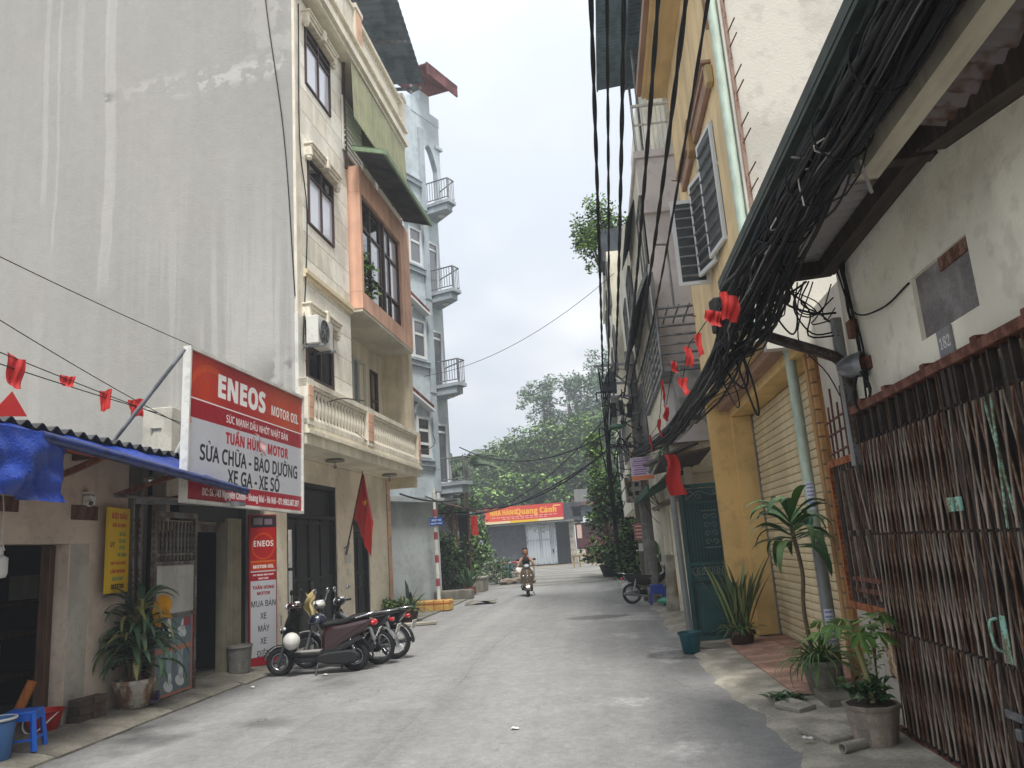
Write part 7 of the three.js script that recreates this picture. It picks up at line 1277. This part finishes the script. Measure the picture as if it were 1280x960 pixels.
// utility pole with cross arms
{
  const g = thing('utility_pole', 'concrete utility pole with stacked cross arms, boxes and tangled cables', 'utility pole', [1.17, 0, -20]);
  mesh('post', [cyl(0.12, 0.16, 6.4, 12, 0, 3.2, 0)], std('#8a8a8e', { map: 'concrete', m: 0.8 }), g);
  for (const [y, a, b] of [[6.05, -0.95, 0.15], [5.55, -0.75, 0.1], [5.2, -0.8, 0.1], [4.72, -0.6, 0.12], [3.9, -0.85, 0.1]]) mesh('cross_arm', bx(b - a, 0.06, 0.06, (a + b) / 2, y, 0.16), M.steel, g);
  mesh('brace', [bar(V(-0.6, 6.0, 0.16), V(-0.05, 5.4, 0.16), 0.04, 0.04), bar(V(-0.5, 5.2, 0.16), V(-0.02, 4.75, 0.16), 0.04, 0.04), bar(V(-0.6, 3.88, 0.16), V(0, 3.3, 0.16), 0.05, 0.05)], M.greyPaint, g);
  mesh('transformer_box', extrude([[-0.2, -0.25], [0.2, -0.3], [0.2, 0.2], [0.02, 0.3]], 0.3, 0.01).translate(-0.62, 5.6, 0.2), M.navySheet, g);
  for (const [x, y] of [[-0.55, 4.85], [-0.35, 4.9], [-0.15, 4.8]]) mesh('splice_box', rbx(0.12, 0.36, 0.14, 0.02, x, y, 0.2), M.plasticBlack, g);
  mesh('street_lamp', [put(sph(0.2, 0, 0, 0, 1.1, 0.35, 0.6), -0.5, 4.4, 0.3), rod(V(-0.4, 4.45, 0.25), V(0, 4.6, 0.1), 0.025, 6)], std('#4d7a63', { rough: 0.4 }), g);
  mesh('meter_cabinet', [rbx(0.42, 0.62, 0.25, 0.02, -0.25, 2.78, 0.26), rbx(0.3, 0.4, 0.25, 0.02, 0.12, 2.9, 0.28)], std('#8f8d86', { map: 'rust', m: 0.8 }), g);
  each('meter_window', [bx(0.1, 0.1, 0.02, -0.35, 2.9, 0.39), bx(0.1, 0.1, 0.02, -0.18, 2.9, 0.39), bx(0.1, 0.1, 0.02, -0.35, 2.68, 0.39), bx(0.1, 0.1, 0.02, -0.18, 2.68, 0.39)], M.paneDark, g);
  seed(313);
  for (let k = 0; k < 34; k++) { const x = rr(-0.85, 0.25), y = rr(2.9, 6.1), pts = [V(x, y, rr(0, 0.4))]; for (let q = 0; q < 4; q++) pts.push(V(clamp(pts[q].x + rr(-0.35, 0.35), -0.95, 0.4), pts[q].y - rr(-0.25, 0.6), rr(0, 0.45))); mesh('cable', tube(pts, rr(0.008, 0.018), 20, 5), M.blackRubber, g); }
  for (let k = 0; k < 9; k++) mesh('cable_coil', put(new THREE.TorusGeometry(rr(0.1, 0.22), 0.012, 5, 20), rr(-0.7, 0.1), rr(3.1, 4.4), 0.3, rr(-0.3, 0.3), rr(-0.5, 0.5), 0), M.blackRubber, g);
  for (let k = 0; k < 10; k++) mesh('drop_cable', tube([V(-0.85 + k * 0.03, 6.0 - k * 0.12, 0.2), V(-0.8 + rr(-0.05, 0.05), 3.5, 0.25), V(-0.78 + rr(-0.06, 0.06), 1.6, 0.2), V(-0.75 + rr(-0.04, 0.04), rr(0.8, 1.2), 0.2)], 0.014, 16, 5), M.blackRubber, g);
  const st = thing('roadside_post', 'square weathered post carrying a small red and white notice by the motorbike', 'post', [1.05, 0, -20.9]);
  mesh('post', rbx(0.2, 2.6, 0.2, 0.01, 0, 1.3, 0), M.oldConc, st); const nt = canvasTex(96, 96, (c, w, h) => { c.fillStyle = '#b05a50'; c.fillRect(0, 0, w, h); c.fillStyle = '#d9c9c0'; for (let k = 0; k < 4; k++) c.fillRect(8, 10 + k * 22, w - 16 - (k % 2) * 18, 9); });
  mesh('notice_board', rbx(0.36, 0.42, 0.02, 0.004, 0, 1.75, 0.115), M.white, st); const nf = panelMesh('printed_face', 0.35, 0.41, nt, st); nf.position.set(0, 1.75, 0.127); mesh('meter_box', rbx(0.2, 0.2, 0.1, 0.01, 0, 1.35, 0.15), M.whitePlastic, st);
  const gp = tag(mesh('steel_post', rod(V(1.25, 0, -12.9), V(1.2, 3.1, -12.95), 0.05, 10), M.pvcGrey), 'slim grey steel post standing just left of the green gate leaf', 'post');
}
// thick overhead cables
{
  seed(321);
  const far = [[0.42, 5.7], [0.55, 5.55], [0.72, 5.6], [0.92, 5.2], [1.1, 5.4], [1.28, 5.5]], near = [[0.44, 6.9], [0.57, 6.9], [0.68, 6.8], [0.93, 6.6], [1.18, 6.6], [1.24, 6.2]], rad = [0.024, 0.018, 0.024, 0.022, 0.024, 0.016];
  const lab = ['thick overhead cable farthest left over the lane', 'thinner overhead cable second from the left over the lane', 'thick overhead cable third from the left over the lane', 'thick overhead cable running close before the ivory facade', 'thick overhead cable nearest the yellow eave', 'thin overhead cable tight against the lilac wall'];
  near.forEach((nn, i) => {
    const a = V(nn[0] - 0.15, nn[1] + 0.15, 3), b = V(far[i][0], far[i][1], -19.8), pts = sag(a, b, 0.35 + 0.06 * i, 40);
    const g = thing('overhead_cable', lab[i], 'cable'); g.userData.group = undefined; delete g.userData.group;
    // two strands twisted round each other
    for (const s of [0, Math.PI]) { const q = []; for (let k = 0; k <= 260; k++) { const t = k / 260, p = pts[0].clone().lerp(pts[40], t); p.y -= (0.35 + 0.06 * i) * 4 * t * (1 - t); const w = t * 95 + s; p.x += Math.cos(w) * rad[i] * 0.36; p.y += Math.sin(w) * rad[i] * 0.36; q.push(p); } mesh('strand', tube(q, rad[i] * 0.72, 420, 5), M.blackRubber, g); }
  });
  const thin = (pts, r, label) => tag(mesh('wire', tube(pts, r, 40, 4), M.wire), label, 'wire');
  thin(sag(V(-4.7, 5.2, -27), V(0.4, 4.3, -20.2), 0.6), 0.02, 'dark wire crossing the lane high from the blue house to the pole');
  thin(sag(V(-5.8, 3.5, -26), V(0.35, 3.9, -20.4), 0.9), 0.022, 'dark wire sagging across the lane at first floor height');
  thin(sag(V(-6.5, 3.2, -34), V(0.3, 3.85, -20.6), 0.5), 0.025, 'thick dark wire sagging lowest across the lane before the red shop sign');
  thin(sag(V(-5.5, 3.0, -30), V(0.4, 4.75, -20.5), 0.7), 0.018, 'thin wire crossing the lane between two thicker ones');
  thin(sag(V(-5.2, 7.2, -24), V(1.0, 8.6, -20), 0.5), 0.008, 'hair-thin pale wire rising across the sky to the right');
  thin(sag(V(-4.4, 3.9, -14), V(-5.3, 4.4, -26.3), 0.3), 0.008, 'thin wire running along the cream balcony to the blue house');
  thin(sag(V(-5.9, 3.4, -23), V(-4.9, 3.35, -27), 0.12), 0.03, 'black cable slung under the first floor of the blue house');
}
// bundle of black telephone cables along the eave and down to the pole
{
  seed(331);
  const path = [V(1.36, 3.5, 0.5), V(1.36, 3.46, -1.8), V(1.37, 3.46, -3.2), V(1.36, 3.45, -4.3), V(1.32, 3.37, -5.2), V(1.26, 3.2, -6.0), V(1.21, 3.06, -7.0), V(1.18, 3.04, -8.8), V(1.15, 3.12, -12.5), V(1.05, 3.7, -19.8)];
  const curve = new THREE.CatmullRomCurve3(path, false, 'catmullrom', 0.5);
  const g = thing('cable_bundle', 'heavy bundle of black cables following the eave and sagging towards the pole', 'cable bundle');
  const rads = [0.005, 0.006, 0.008, 0.011, 0.015], skins = [M.blackRubber, M.blackRubber, std('#20242a', { rough: 0.6 }), std('#2a2522', { rough: 0.8 }), std('#33363a', { rough: 0.7 })];
  for (let k = 0; k < 78; k++) {
    const ox = rr(-0.1, 0.12), oy = rr(-0.12, 0.08), ph = rr(0, 100), r = rads[(rnd() * rads.length) | 0] * 1, pts = [], loose = rnd() < 0.2 ? rr(1.3, 2.2) : 1, t1 = rnd() < 0.25 ? rr(0.6, 0.85) : 1;
    for (let i = 0; i <= 34; i++) { const t = i / 34 * t1, p = curve.getPoint(t), spread = (t < 0.1 ? 0.8 : t > 0.6 ? 0.75 : 1) * (1 + 0.7 * Math.exp(-(((t - 0.55) / 0.12) ** 2))); const n1 = vn(t * 14 + ph, 1.5, 256, 256, 3) - 0.5, n2 = vn(t * 14 + ph, 9.5, 256, 256, 5) - 0.5; p.x += (ox + n1 * 0.10 * loose) * spread; p.y += (oy + n2 * 0.13 * loose) * spread - (t > 0.4 && loose > 1 ? 0.12 * Math.sin((t - 0.4) * 5.2) : 0); pts.push(p); }
    mesh('cable', tube(pts, r, 90, 6), r < 0.007 && k % 7 === 4 ? M.pvcGrey : skins[k % 5], g);
  }
  // hanging loops and ties
  for (let k = 0; k < 6; k++) { const t = rr(0.42, 0.66), p = curve.getPoint(t), w = rr(0.25, 0.7), dr = rr(0.25, 0.8); mesh('loop', tube([p.clone().add(V(0, -0.05, 0)), p.clone().add(V(0.08, -dr * 0.55, -w * 0.08)), p.clone().add(V(0.12, -dr * 0.9, -w * 0.3)), p.clone().add(V(0.12, -dr * 0.98, -w * 0.62)), p.clone().add(V(0.08, -dr * 0.6, -w * 0.95)), p.clone().add(V(0, 0, -w * 1.05))], rr(0.006, 0.013), 40, 6), M.blackRubber, g); }
  for (let k = 0; k < 9; k++) { const t = 0.1 + k * 0.055, p = curve.getPoint(t); mesh('cable_tie', put(new THREE.TorusGeometry(0.15, 0.006, 5, 18), p.x, p.y, p.z, 0.2, 0, 0), M.blackRubber, g); }
  for (let k = 0; k < 12; k++) { const p = curve.getPoint(rr(0.12, 0.5)); mesh('loose_end', tube([p.clone(), p.clone().add(V(rr(-0.15, -0.05), rr(-0.1, 0.05), rr(-0.1, 0.1))), p.clone().add(V(rr(-0.2, 0), rr(-0.2, 0.1), rr(-0.2, 0.2)))], 0.005, 10, 5), k % 2 ? M.whitePlastic : M.blackRubber, g); }
  const b = thing('cable_box', 'black splice box hanging at the corner of the lean-to eave', 'junction box', [1.2, 3.38, -6.55], 0.2); mesh('box', rbx(0.16, 0.3, 0.14, 0.02), M.plasticBlack, b); mesh('cable_entry', cyl(0.02, 0.03, 0.12, 8, 0, -0.2, 0), M.blackRubber, b);
}
// red pennants strung along the right side
{
  const at = [[1.04, 3.19, -5.33, 0.16, 0.19, 'red pennant topmost on the right string beside the open casement'], [1.04, 3.26, -5.95, 0.19, 0.13, 'wide red pennant just below the topmost one'], [1.04, 3.34, -6.95, 0.10, 0.21, 'narrow red pennant in front of the yellow facade'], [1.04, 3.40, -7.68, 0.12, 0.19, 'red pennant next to the cage balcony bars'], [1.04, 3.56, -8.98, 0.16, 0.13, 'red pennant caught on the cage balcony rail'], [1.04, 3.24, -8.42, 0.19, 0.19, 'kite shaped red pennant in front of the grey cabinet'], [1.04, 3.67, -10.65, 0.10, 0.26, 'folded red pennant left of the grey cabinet'], [1.04, 3.31, -10.61, 0.22, 0.19, 'crumpled red pennant above the cable tangle'], [1.04, 3.31, -11.82, 0.16, 0.27, 'long red pennant second lowest on the string'], [1.04, 3.35, -13.93, 0.19, 0.27, 'red pennant lowest and farthest along the string']];
  at.forEach(([x, y, z, w, h, l], i) => flagPiece(l, [x, y, z], w, h, 0.5 + (i * 1.7) % 1.6, i * 1.9));
  tag(mesh('bunting_line', tube(at.map(([x, y, z]) => V(x, y, z)).sort((a, b) => b.z - a.z), 0.006, 40, 4), M.wire), 'string of red pennants along the right side of the lane', 'string');
  const f = thing('flag', 'long red flag hanging above the green gate leaf', 'flag', [1.15, 2.78, -11.9]);
  mesh('cloth', sheet((u, v) => [(u - 0.5) * (0.16 + 0.10 * v) + 0.05 * v + 0.03 * Math.sin(v * 7), -v * 0.62, 0.05 * Math.sin(u * 6 + v * 3)], 8, 12), M.flagRed, f); mesh('pole', rod(V(-0.1, 0.02, 0), V(0.25, -0.1, -0.2), 0.012, 6), M.timber, f);
}
// ---------------------------------------------------------------- the far end of the lane
{
  const s = thing('far_shop', 'dark shuttered shop with white sliding gate under a red and gold sign', 'building', [0, 0, 0]);
  mesh('wall', [span(-9.7, -6.3, 0.2, 3.5, -66, -66.3), span(-9.9, -1.5, 3.5, 5.0, -66.2, -72), span(-9.9, -9.7, 0, 3.5, -66.1, -72)], std('#42474e', { map: 'metal', m: 3 }), s);
  for (let k = 0; k < 8; k++) mesh('shutter_panel', rspan(-9.68 + k * 0.42, -9.28 + k * 0.42, 0.22, 3.4, -65.96, -65.995, 0.006), std('#464b53', { map: 'metal', m: 2 }), s);
  const gt = mesh('sliding_gate', [span(-6.25, -6.1, 0.1, 3.45, -65.9, -66), span(-3.85, -3.75, 0.1, 3.45, -65.9, -66), span(-6.1, -3.85, 2.05, 2.13, -65.92, -65.99), span(-6.1, -3.85, 3.35, 3.45, -65.92, -65.99), span(-6.1, -3.85, 0.1, 0.2, -65.92, -65.99)], std('#a9b3ba', { map: 'metal', m: 1.5, rough: 0.5 }), s, 'white corrugated sliding gate');
  for (let k = 0; k < 18; k++) mesh('gate_slat', rspan(-6.09 + k * 0.125, -5.99 + k * 0.125, 0.2, 3.35, -65.94, -65.985, 0.01), std(k % 2 ? '#a4aeb5' : '#b0b9bf', { rough: 0.5 }), gt);
  mesh('lock', rspan(-4.1, -4.0, 1.0, 1.3, -65.85, -65.94, 0.01), M.plasticBlack, gt);
  mesh('doorway', span(-3.74, -2.6, 0.05, 3.4, -66.1, -66.2), std('#15191f'), s); mesh('pillar', [span(-2.6, -2.15, 0, 3.6, -65.8, -66.3)], M.concPale, s);
  mesh('canopy', [span(-9.8, -2.1, 3.46, 3.56, -65.0, -66.2)], M.greyPaint, s);
  const t = canvasTex(1024, 216, (c, w, h) => {
    const g = c.createLinearGradient(0, 0, w, 0); g.addColorStop(0, '#cf4a24'); g.addColorStop(0.5, '#c23a26'); g.addColorStop(0.9, '#c42a22'); g.addColorStop(1, '#c01c2a'); c.fillStyle = g; c.fillRect(0, 0, w, h);
    c.fillStyle = '#d8c8a0'; c.fillRect(0, h - 30, w, 30); c.fillStyle = '#d9b21c'; c.fillRect(w * 0.32, h - 30, w * 0.36, 30);
    c.fillStyle = '#e0a52a'; vtext(c, 'NHÀ HÀNG', w * 0.24, 106, 84, { bold: true, sx: 0.8 }); vtext(c, 'Quang Cảnh', w * 0.66, 110, 96, { bold: true, sx: 0.95 });
    c.fillStyle = '#dcb0a0'; for (let k = 0; k < 14; k++) { c.fillRect(90 + k * 62, 134, 48, 9); if (k > 1 && k < 12) c.fillRect(110 + k * 60, 158, 42, 8); } c.fillStyle = '#e0c070'; c.fillRect(w - 120, 20, 90, 14);
  });
  const g = thing('shop_sign', 'long red and orange signboard with gold lettering on the far shop', 'sign', [-6.2, 4.32, -64.9], 0.02); g.rotation.z = 0.0;
  mesh('frame', bx(6.6, 1.4, 0.12, 0, 0, -0.07), std('#8f2a1c'), g); const p = panelMesh('printed_face', 6.55, 1.36, t, g); p.position.z = 0.001; mesh('edge_strip', bx(0.06, 1.44, 0.1, 3.3, 0, 0), std('#9c1c22'), g);
  const r = thing('red_shed', 'dark red metal shed door right of the far shop pillar', 'building', [0, 0, 0]);
  mesh('wall', [span(-2.1, 2.5, 0, 3.3, -67, -70)], std('#5c2428', { map: 'metal', m: 2 }), r); mesh('roof', [corrugated(V(-2.3, 4.7, -66), V(3, 4.7, -66), V(0, 0.8, -4), 0.25, 0.03)], std('#55302c', { map: 'rust', m: 2 }), r); mesh('fascia', [span(-2.2, 2.5, 3.8, 4.6, -66.2, -66.4)], M.navySheet, r); mesh('window_wall', span(-2.0, 2.5, 4.6, 6.2, -68, -68.3), std('#7c7f80', { map: 'streak', m: 2 }), r);
  tag(mesh('notice', [rspan(-1.95, -1.55, 2.0, 3.1, -65.7, -65.75, 0.01)], std('#c3a597')), 'pale pink notice panel on the wall beside the far shop pillar', 'notice');
  const sb = thing('sandwich_board', 'small pale folding board standing by the far pillar', 'board', [-1.7, 0, -64.5]); mesh('panel', [bx(0.7, 1.2, 0.03, 0, 0.6, 0.15, -0.25), bx(0.7, 1.2, 0.03, 0, 0.6, -0.15, 0.25)], M.concPale, sb); mesh('hinge', bx(0.5, 0.03, 0.06, 0, 1.18, 0), M.steel, sb);
  const bn = thing('bench', 'low wooden bench at the far end right of the shop', 'bench', [-1.1, 0, -54.5]); mesh('seat', rbx(2.2, 0.1, 0.6, 0.01, 0, 0.75, 0), std('#93805f', { map: 'wood', m: 0.5 }), bn); for (const x of [-0.9, -0.5, 0.6, 0.95]) mesh('leg', rbx(0.1, 0.72, 0.4, 0.01, x, 0.36, 0), std('#a99a72', { map: 'wood', m: 0.5 }), bn);
  const ba = thing('barrier', 'red and white striped barrier rail low across the verge beyond the rider', 'barrier', [-5.6, 0, -41]); for (let k = 0; k < 14; k++) mesh('band', cyl(0.04, 0.04, 0.3, 8, -2.0 + k * 0.3, 0.85, 0, 0, 0, HP), k % 2 ? M.white : std('#a83a34'), ba); for (const x of [-2, 0, 2.0]) mesh('post', cyl(0.03, 0.03, 0.85, 6, x, 0.42, 0), M.steel, ba);
  for (const [x, z, c, l] of [[-4.75, -39, '#2f5f74', 'teal blue crate beside the stacked white sacks'], [-4.2, -38.8, '#c9c4c2', 'white sack leaning on the crate left of the rider'], [-3.7, -38.6, '#cfc6c6', 'white sack nearest the rider in the small pile'], [-3.9, -39.6, '#bfb5b2', 'white sack at the back of the small pile']]) {
    const b = thing(c === '#2f5f74' ? 'crate' : 'sack', l, c === '#2f5f74' ? 'crate' : 'sack', [x, 0.02, z]);
    mesh('bag', c === '#2f5f74' ? rbx(0.55, 0.7, 0.5, 0.03, 0, 0.35, 0) : sheet((u, v) => { const a = u * 2 * Math.PI, q = Math.sin(Math.PI * Math.min(1, v * 1.02)) ** 0.4; return [0.3 * q * Math.cos(a) * (1 + 0.08 * Math.sin(a * 3)), 0.62 * v, 0.22 * q * Math.sin(a) * (1 + 0.1 * Math.sin(a * 5 + v * 6))]; }, 20, 10), std(c, { map: 'plaster', m: 0.5 }), b);
    mesh('band', c === '#2f5f74' ? rbx(0.57, 0.05, 0.52, 0.01, 0, 0.55, 0) : bx(0.24, 0.06, 0.01, 0, 0.35, 0.235), c === '#2f5f74' ? M.navySheet : std('#a86a60'), b);
  }
  seed(401); for (const [x, z, l] of [[-3.9, -36, 'grey rubble block lying left of the rider'], [-3.4, -35.2, 'flat piece of rubble closest to the rider'], [-4.4, -35.6, 'pale broken slab by the flowering plants']]) tag(mesh('rubble', put(new THREE.DodecahedronGeometry(0.38, 0).scale(1.3, 0.45, 0.9), x, 0.12, z, 0, rr(0, 3), 0), std('#8f8378', { map: 'concrete', m: 0.8 })), l, 'rubble');
}
// shack with maroon roof beside the blue house
{
  const s = thing('shack', 'ramshackle shack with small maroon tin roof between the blue house and the bushes', 'shed', [0, 0, 0]);
  mesh('roof', [corrugated(V(-7.6, 4.0, -30.5), V(-7.6, 4.0, -36), V(2.2, -0.7, 0), 0.2, 0.025)], M.maroon, s); mesh('wall', [span(-7.6, -6.0, 0, 3.4, -35.8, -36), span(-7.7, -7.6, 0, 3.9, -30.5, -36)], M.oldBeam, s);
  each('post', [rod(V(-5.8, 0, -30.8), V(-5.8, 3.5, -30.8), 0.07, 8), rod(V(-5.55, 0, -33), V(-5.55, 3.3, -33), 0.06, 8)], M.timber, s); mesh('board', [span(-7.3, -6.7, 1.0, 3.0, -30.45, -30.5)], std('#b3a273', { map: 'rust', m: 1 }), s); mesh('tin_sheet', [corrugated(V(-6.6, 3.1, -31), V(-5.6, 3.1, -31), V(0, -1.4, 0), 0.1, 0.01, V(0, 0, 1))], std('#9a9c9e', { map: 'rust', m: 1 }), s); mesh('red_cloth', sheet((u, v) => [-5.35 + 0.3 * u, 3.0 - 0.8 * v, -32.5 + 0.1 * Math.sin(u * 6 + v * 4)], 8, 8), M.flagRed, s);
  const pl = thing('planter_wall', 'low grey concrete planter block beside the red pot on the left', 'planter', [-4.9, 0, -31]); mesh('block', rbx(0.5, 0.5, 1.2, 0.02, 0, 0.25, 0), M.conc, pl); mesh('coping', rbx(0.56, 0.06, 1.26, 0.01, 0, 0.53, 0), M.concPale, pl);
  const k = thing('kerb_block', 'low grey concrete step at the foot of the striped pole', 'step', [-5.1, 0, -26.6]); mesh('block', rbx(1.3, 0.3, 0.5, 0.02, 0, 0.15, 0), M.concDark, k); mesh('top', rbx(1.2, 0.02, 0.45, 0.005, 0, 0.31, 0), M.conc, k);
}
// striped pole with street name plate
{
  const p = thing('street_sign', 'red and white striped pole with a small blue street name plate', 'street sign', [-5.5, 0, -26.0], 0.12);
  for (let k = 0; k < 8; k++) mesh('band', cyl(0.065, 0.065, k % 2 ? 0.24 : 0.5, 12, 0, 0.25 + (k >> 1) * 0.76 + (k % 2 ? 0.38 : 0), 0), k % 2 ? std('#a04048', { rough: 0.5 }) : M.white, p);
  mesh('upper_pole', cyl(0.05, 0.05, 0.8, 10, 0, 3.35, 0), M.white, p);
  const t = canvasTex(256, 128, (c, w, h) => { c.fillStyle = '#1a4596'; c.fillRect(0, 0, w, h); c.fillStyle = '#c6d6f2'; vtext(c, 'NGÕ 143', w / 2, 58, 46, { bold: true }); vtext(c, 'NGUYỄN CHÍNH', w / 2, 108, 30, { bold: true, sx: 0.95 }); });
  mesh('plate', rbx(0.44, 0.27, 0.02, 0.004, 0.05, 2.62, 0.08), std('#1a4596'), p); const f = panelMesh('printed_face', 0.43, 0.26, t, p, 0.4); f.position.set(0.05, 2.62, 0.092);
  mesh('lamp', rbx(0.1, 0.22, 0.1, 0.02, 0.16, 3.45, 0.1), M.whitePlastic, p);
  const y = thing('kerb_barrier', 'low yellow painted block with orange stripes on the corner pavement', 'barrier', [-4.85, 0.02, -21.9], -0.1);
  mesh('block', rbx(1.15, 0.28, 0.45, 0.025, 0, 0.14, 0), std('#d0a860', { map: 'plaster', m: 0.8 }), y); for (let k = 0; k < 4; k++) mesh('stripe', rbx(0.04, 0.29, 0.46, 0.02, -0.42 + k * 0.28, 0.146, 0), std('#b8561c'), y); mesh('rail', [rbx(1.16, 0.03, 0.47, 0.01, 0, 0.2, 0)], std('#b8561c'), y);
  tag(mesh('paving_slab', rbx(0.75, 0.06, 0.35, 0.01, -4.25, 0.04, -17.9, 0, 0.2), M.concPale), 'loose pale paving slab lying at the road edge before the corner plants', 'slab');
  tag(mesh('cardboard', sheet((u, v) => [-4.2 + u * 0.9, 0.06 + 0.05 * Math.sin(u * 7) * Math.sin(v * 5), -24.2 + v * 0.8], 8, 6), M.concDark), 'crumpled dark sheet on the pavement in front of the striped pole', 'sheet');
}
seed(421);
for (const [x, z, l] of [[-4.0, -11.05, 'scrap of white paper on the road by the burgundy scooter'], [-4.72, -10.3, 'scrap of white paper at the kerb near the grey bin'], [-0.9, -7.2, 'tiny pale scrap of litter in the middle of the near road'], [1.35, -6.2, 'white scrap of litter on the verge near the octagonal pot']]) tag(mesh('litter', sheet((u, v) => [x + (u - 0.5) * 0.07, 0.035 + 0.012 * Math.sin(u * 6) * Math.cos(v * 5) + (x > 1 ? 0.03 : -0.02), z + (v - 0.5) * 0.05], 4, 4), M.whitePlastic), l, 'litter');
// things around the parked motorbike on the right
{
  const st = thing('stool', 'dark blue plastic stool pile beside the parked motorbike on the right', 'stool', [1.18, 0.04, -18.95]);
  for (let k = 0; k < 2; k++) { mesh('seat', rbx(0.3, 0.04, 0.3, 0.01, k * 0.3, 0.44 - 0.08 * k, k * 0.12), std('#1b3f9c', { rough: 0.4 }), st); for (const s of [-1, 1]) for (const q of [-1, 1]) mesh('leg', bar(V(s * 0.12 + k * 0.3, 0.43 - 0.08 * k, q * 0.12 + k * 0.12), V(s * 0.16 + k * 0.3, 0, q * 0.16 + k * 0.12), 0.045, 0.04), std('#1b3f9c', { rough: 0.4 }), st); mesh('side_panel', [rbx(0.28, 0.16, 0.02, 0.005, k * 0.3, 0.34 - 0.08 * k, 0.13 + k * 0.12), rbx(0.02, 0.16, 0.28, 0.005, -0.13 + k * 0.3, 0.34 - 0.08 * k, k * 0.12)], std('#1b3f9c', { rough: 0.4 }), st); }
  const gb = tag(mesh('plastic_bag', sheet((u, v) => { const a = u * 2 * Math.PI, q = Math.sin(Math.PI * v) ** 0.6; return [1.42 + 0.26 * q * Math.cos(a) * (1 + 0.15 * Math.sin(a * 4 + v * 5)), 0.03 + 0.2 * v, -18.7 + 0.15 * q * Math.sin(a)]; }, 20, 10), std('#4fae8c', { rough: 0.3 })), 'crumpled turquoise plastic bag on the ground by the blue stools', 'bag');
  const cr = thing('crate', 'small crate with orange and yellow goods next to the blue stools', 'crate', [1.6, 0.04, -18.6]); mesh('box', rbx(0.3, 0.3, 0.3, 0.01, 0, 0.15, 0), std('#b08a4a', { map: 'rust', m: 0.5 }), cr); mesh('lid', rbx(0.32, 0.16, 0.2, 0.01, 0, 0.4, 0), std('#b0342c'), cr);
  const bd = thing('plywood_board', 'pale plywood board leaning beside the green gate leaf', 'board', [1.55, 0.03, -17.2], 0.2); mesh('board', bx(0.55, 1.15, 0.03, 0, 0.57, 0, -0.1, 0, -0.12), M.concPale, bd); mesh('brace', bx(0.3, 0.5, 0.03, 0.05, 0.55, 0.04, -0.1, 0, -0.12), std('#a8926a', { map: 'wood', m: 0.6 }), bd);
}
renderer.render(scene, camera);
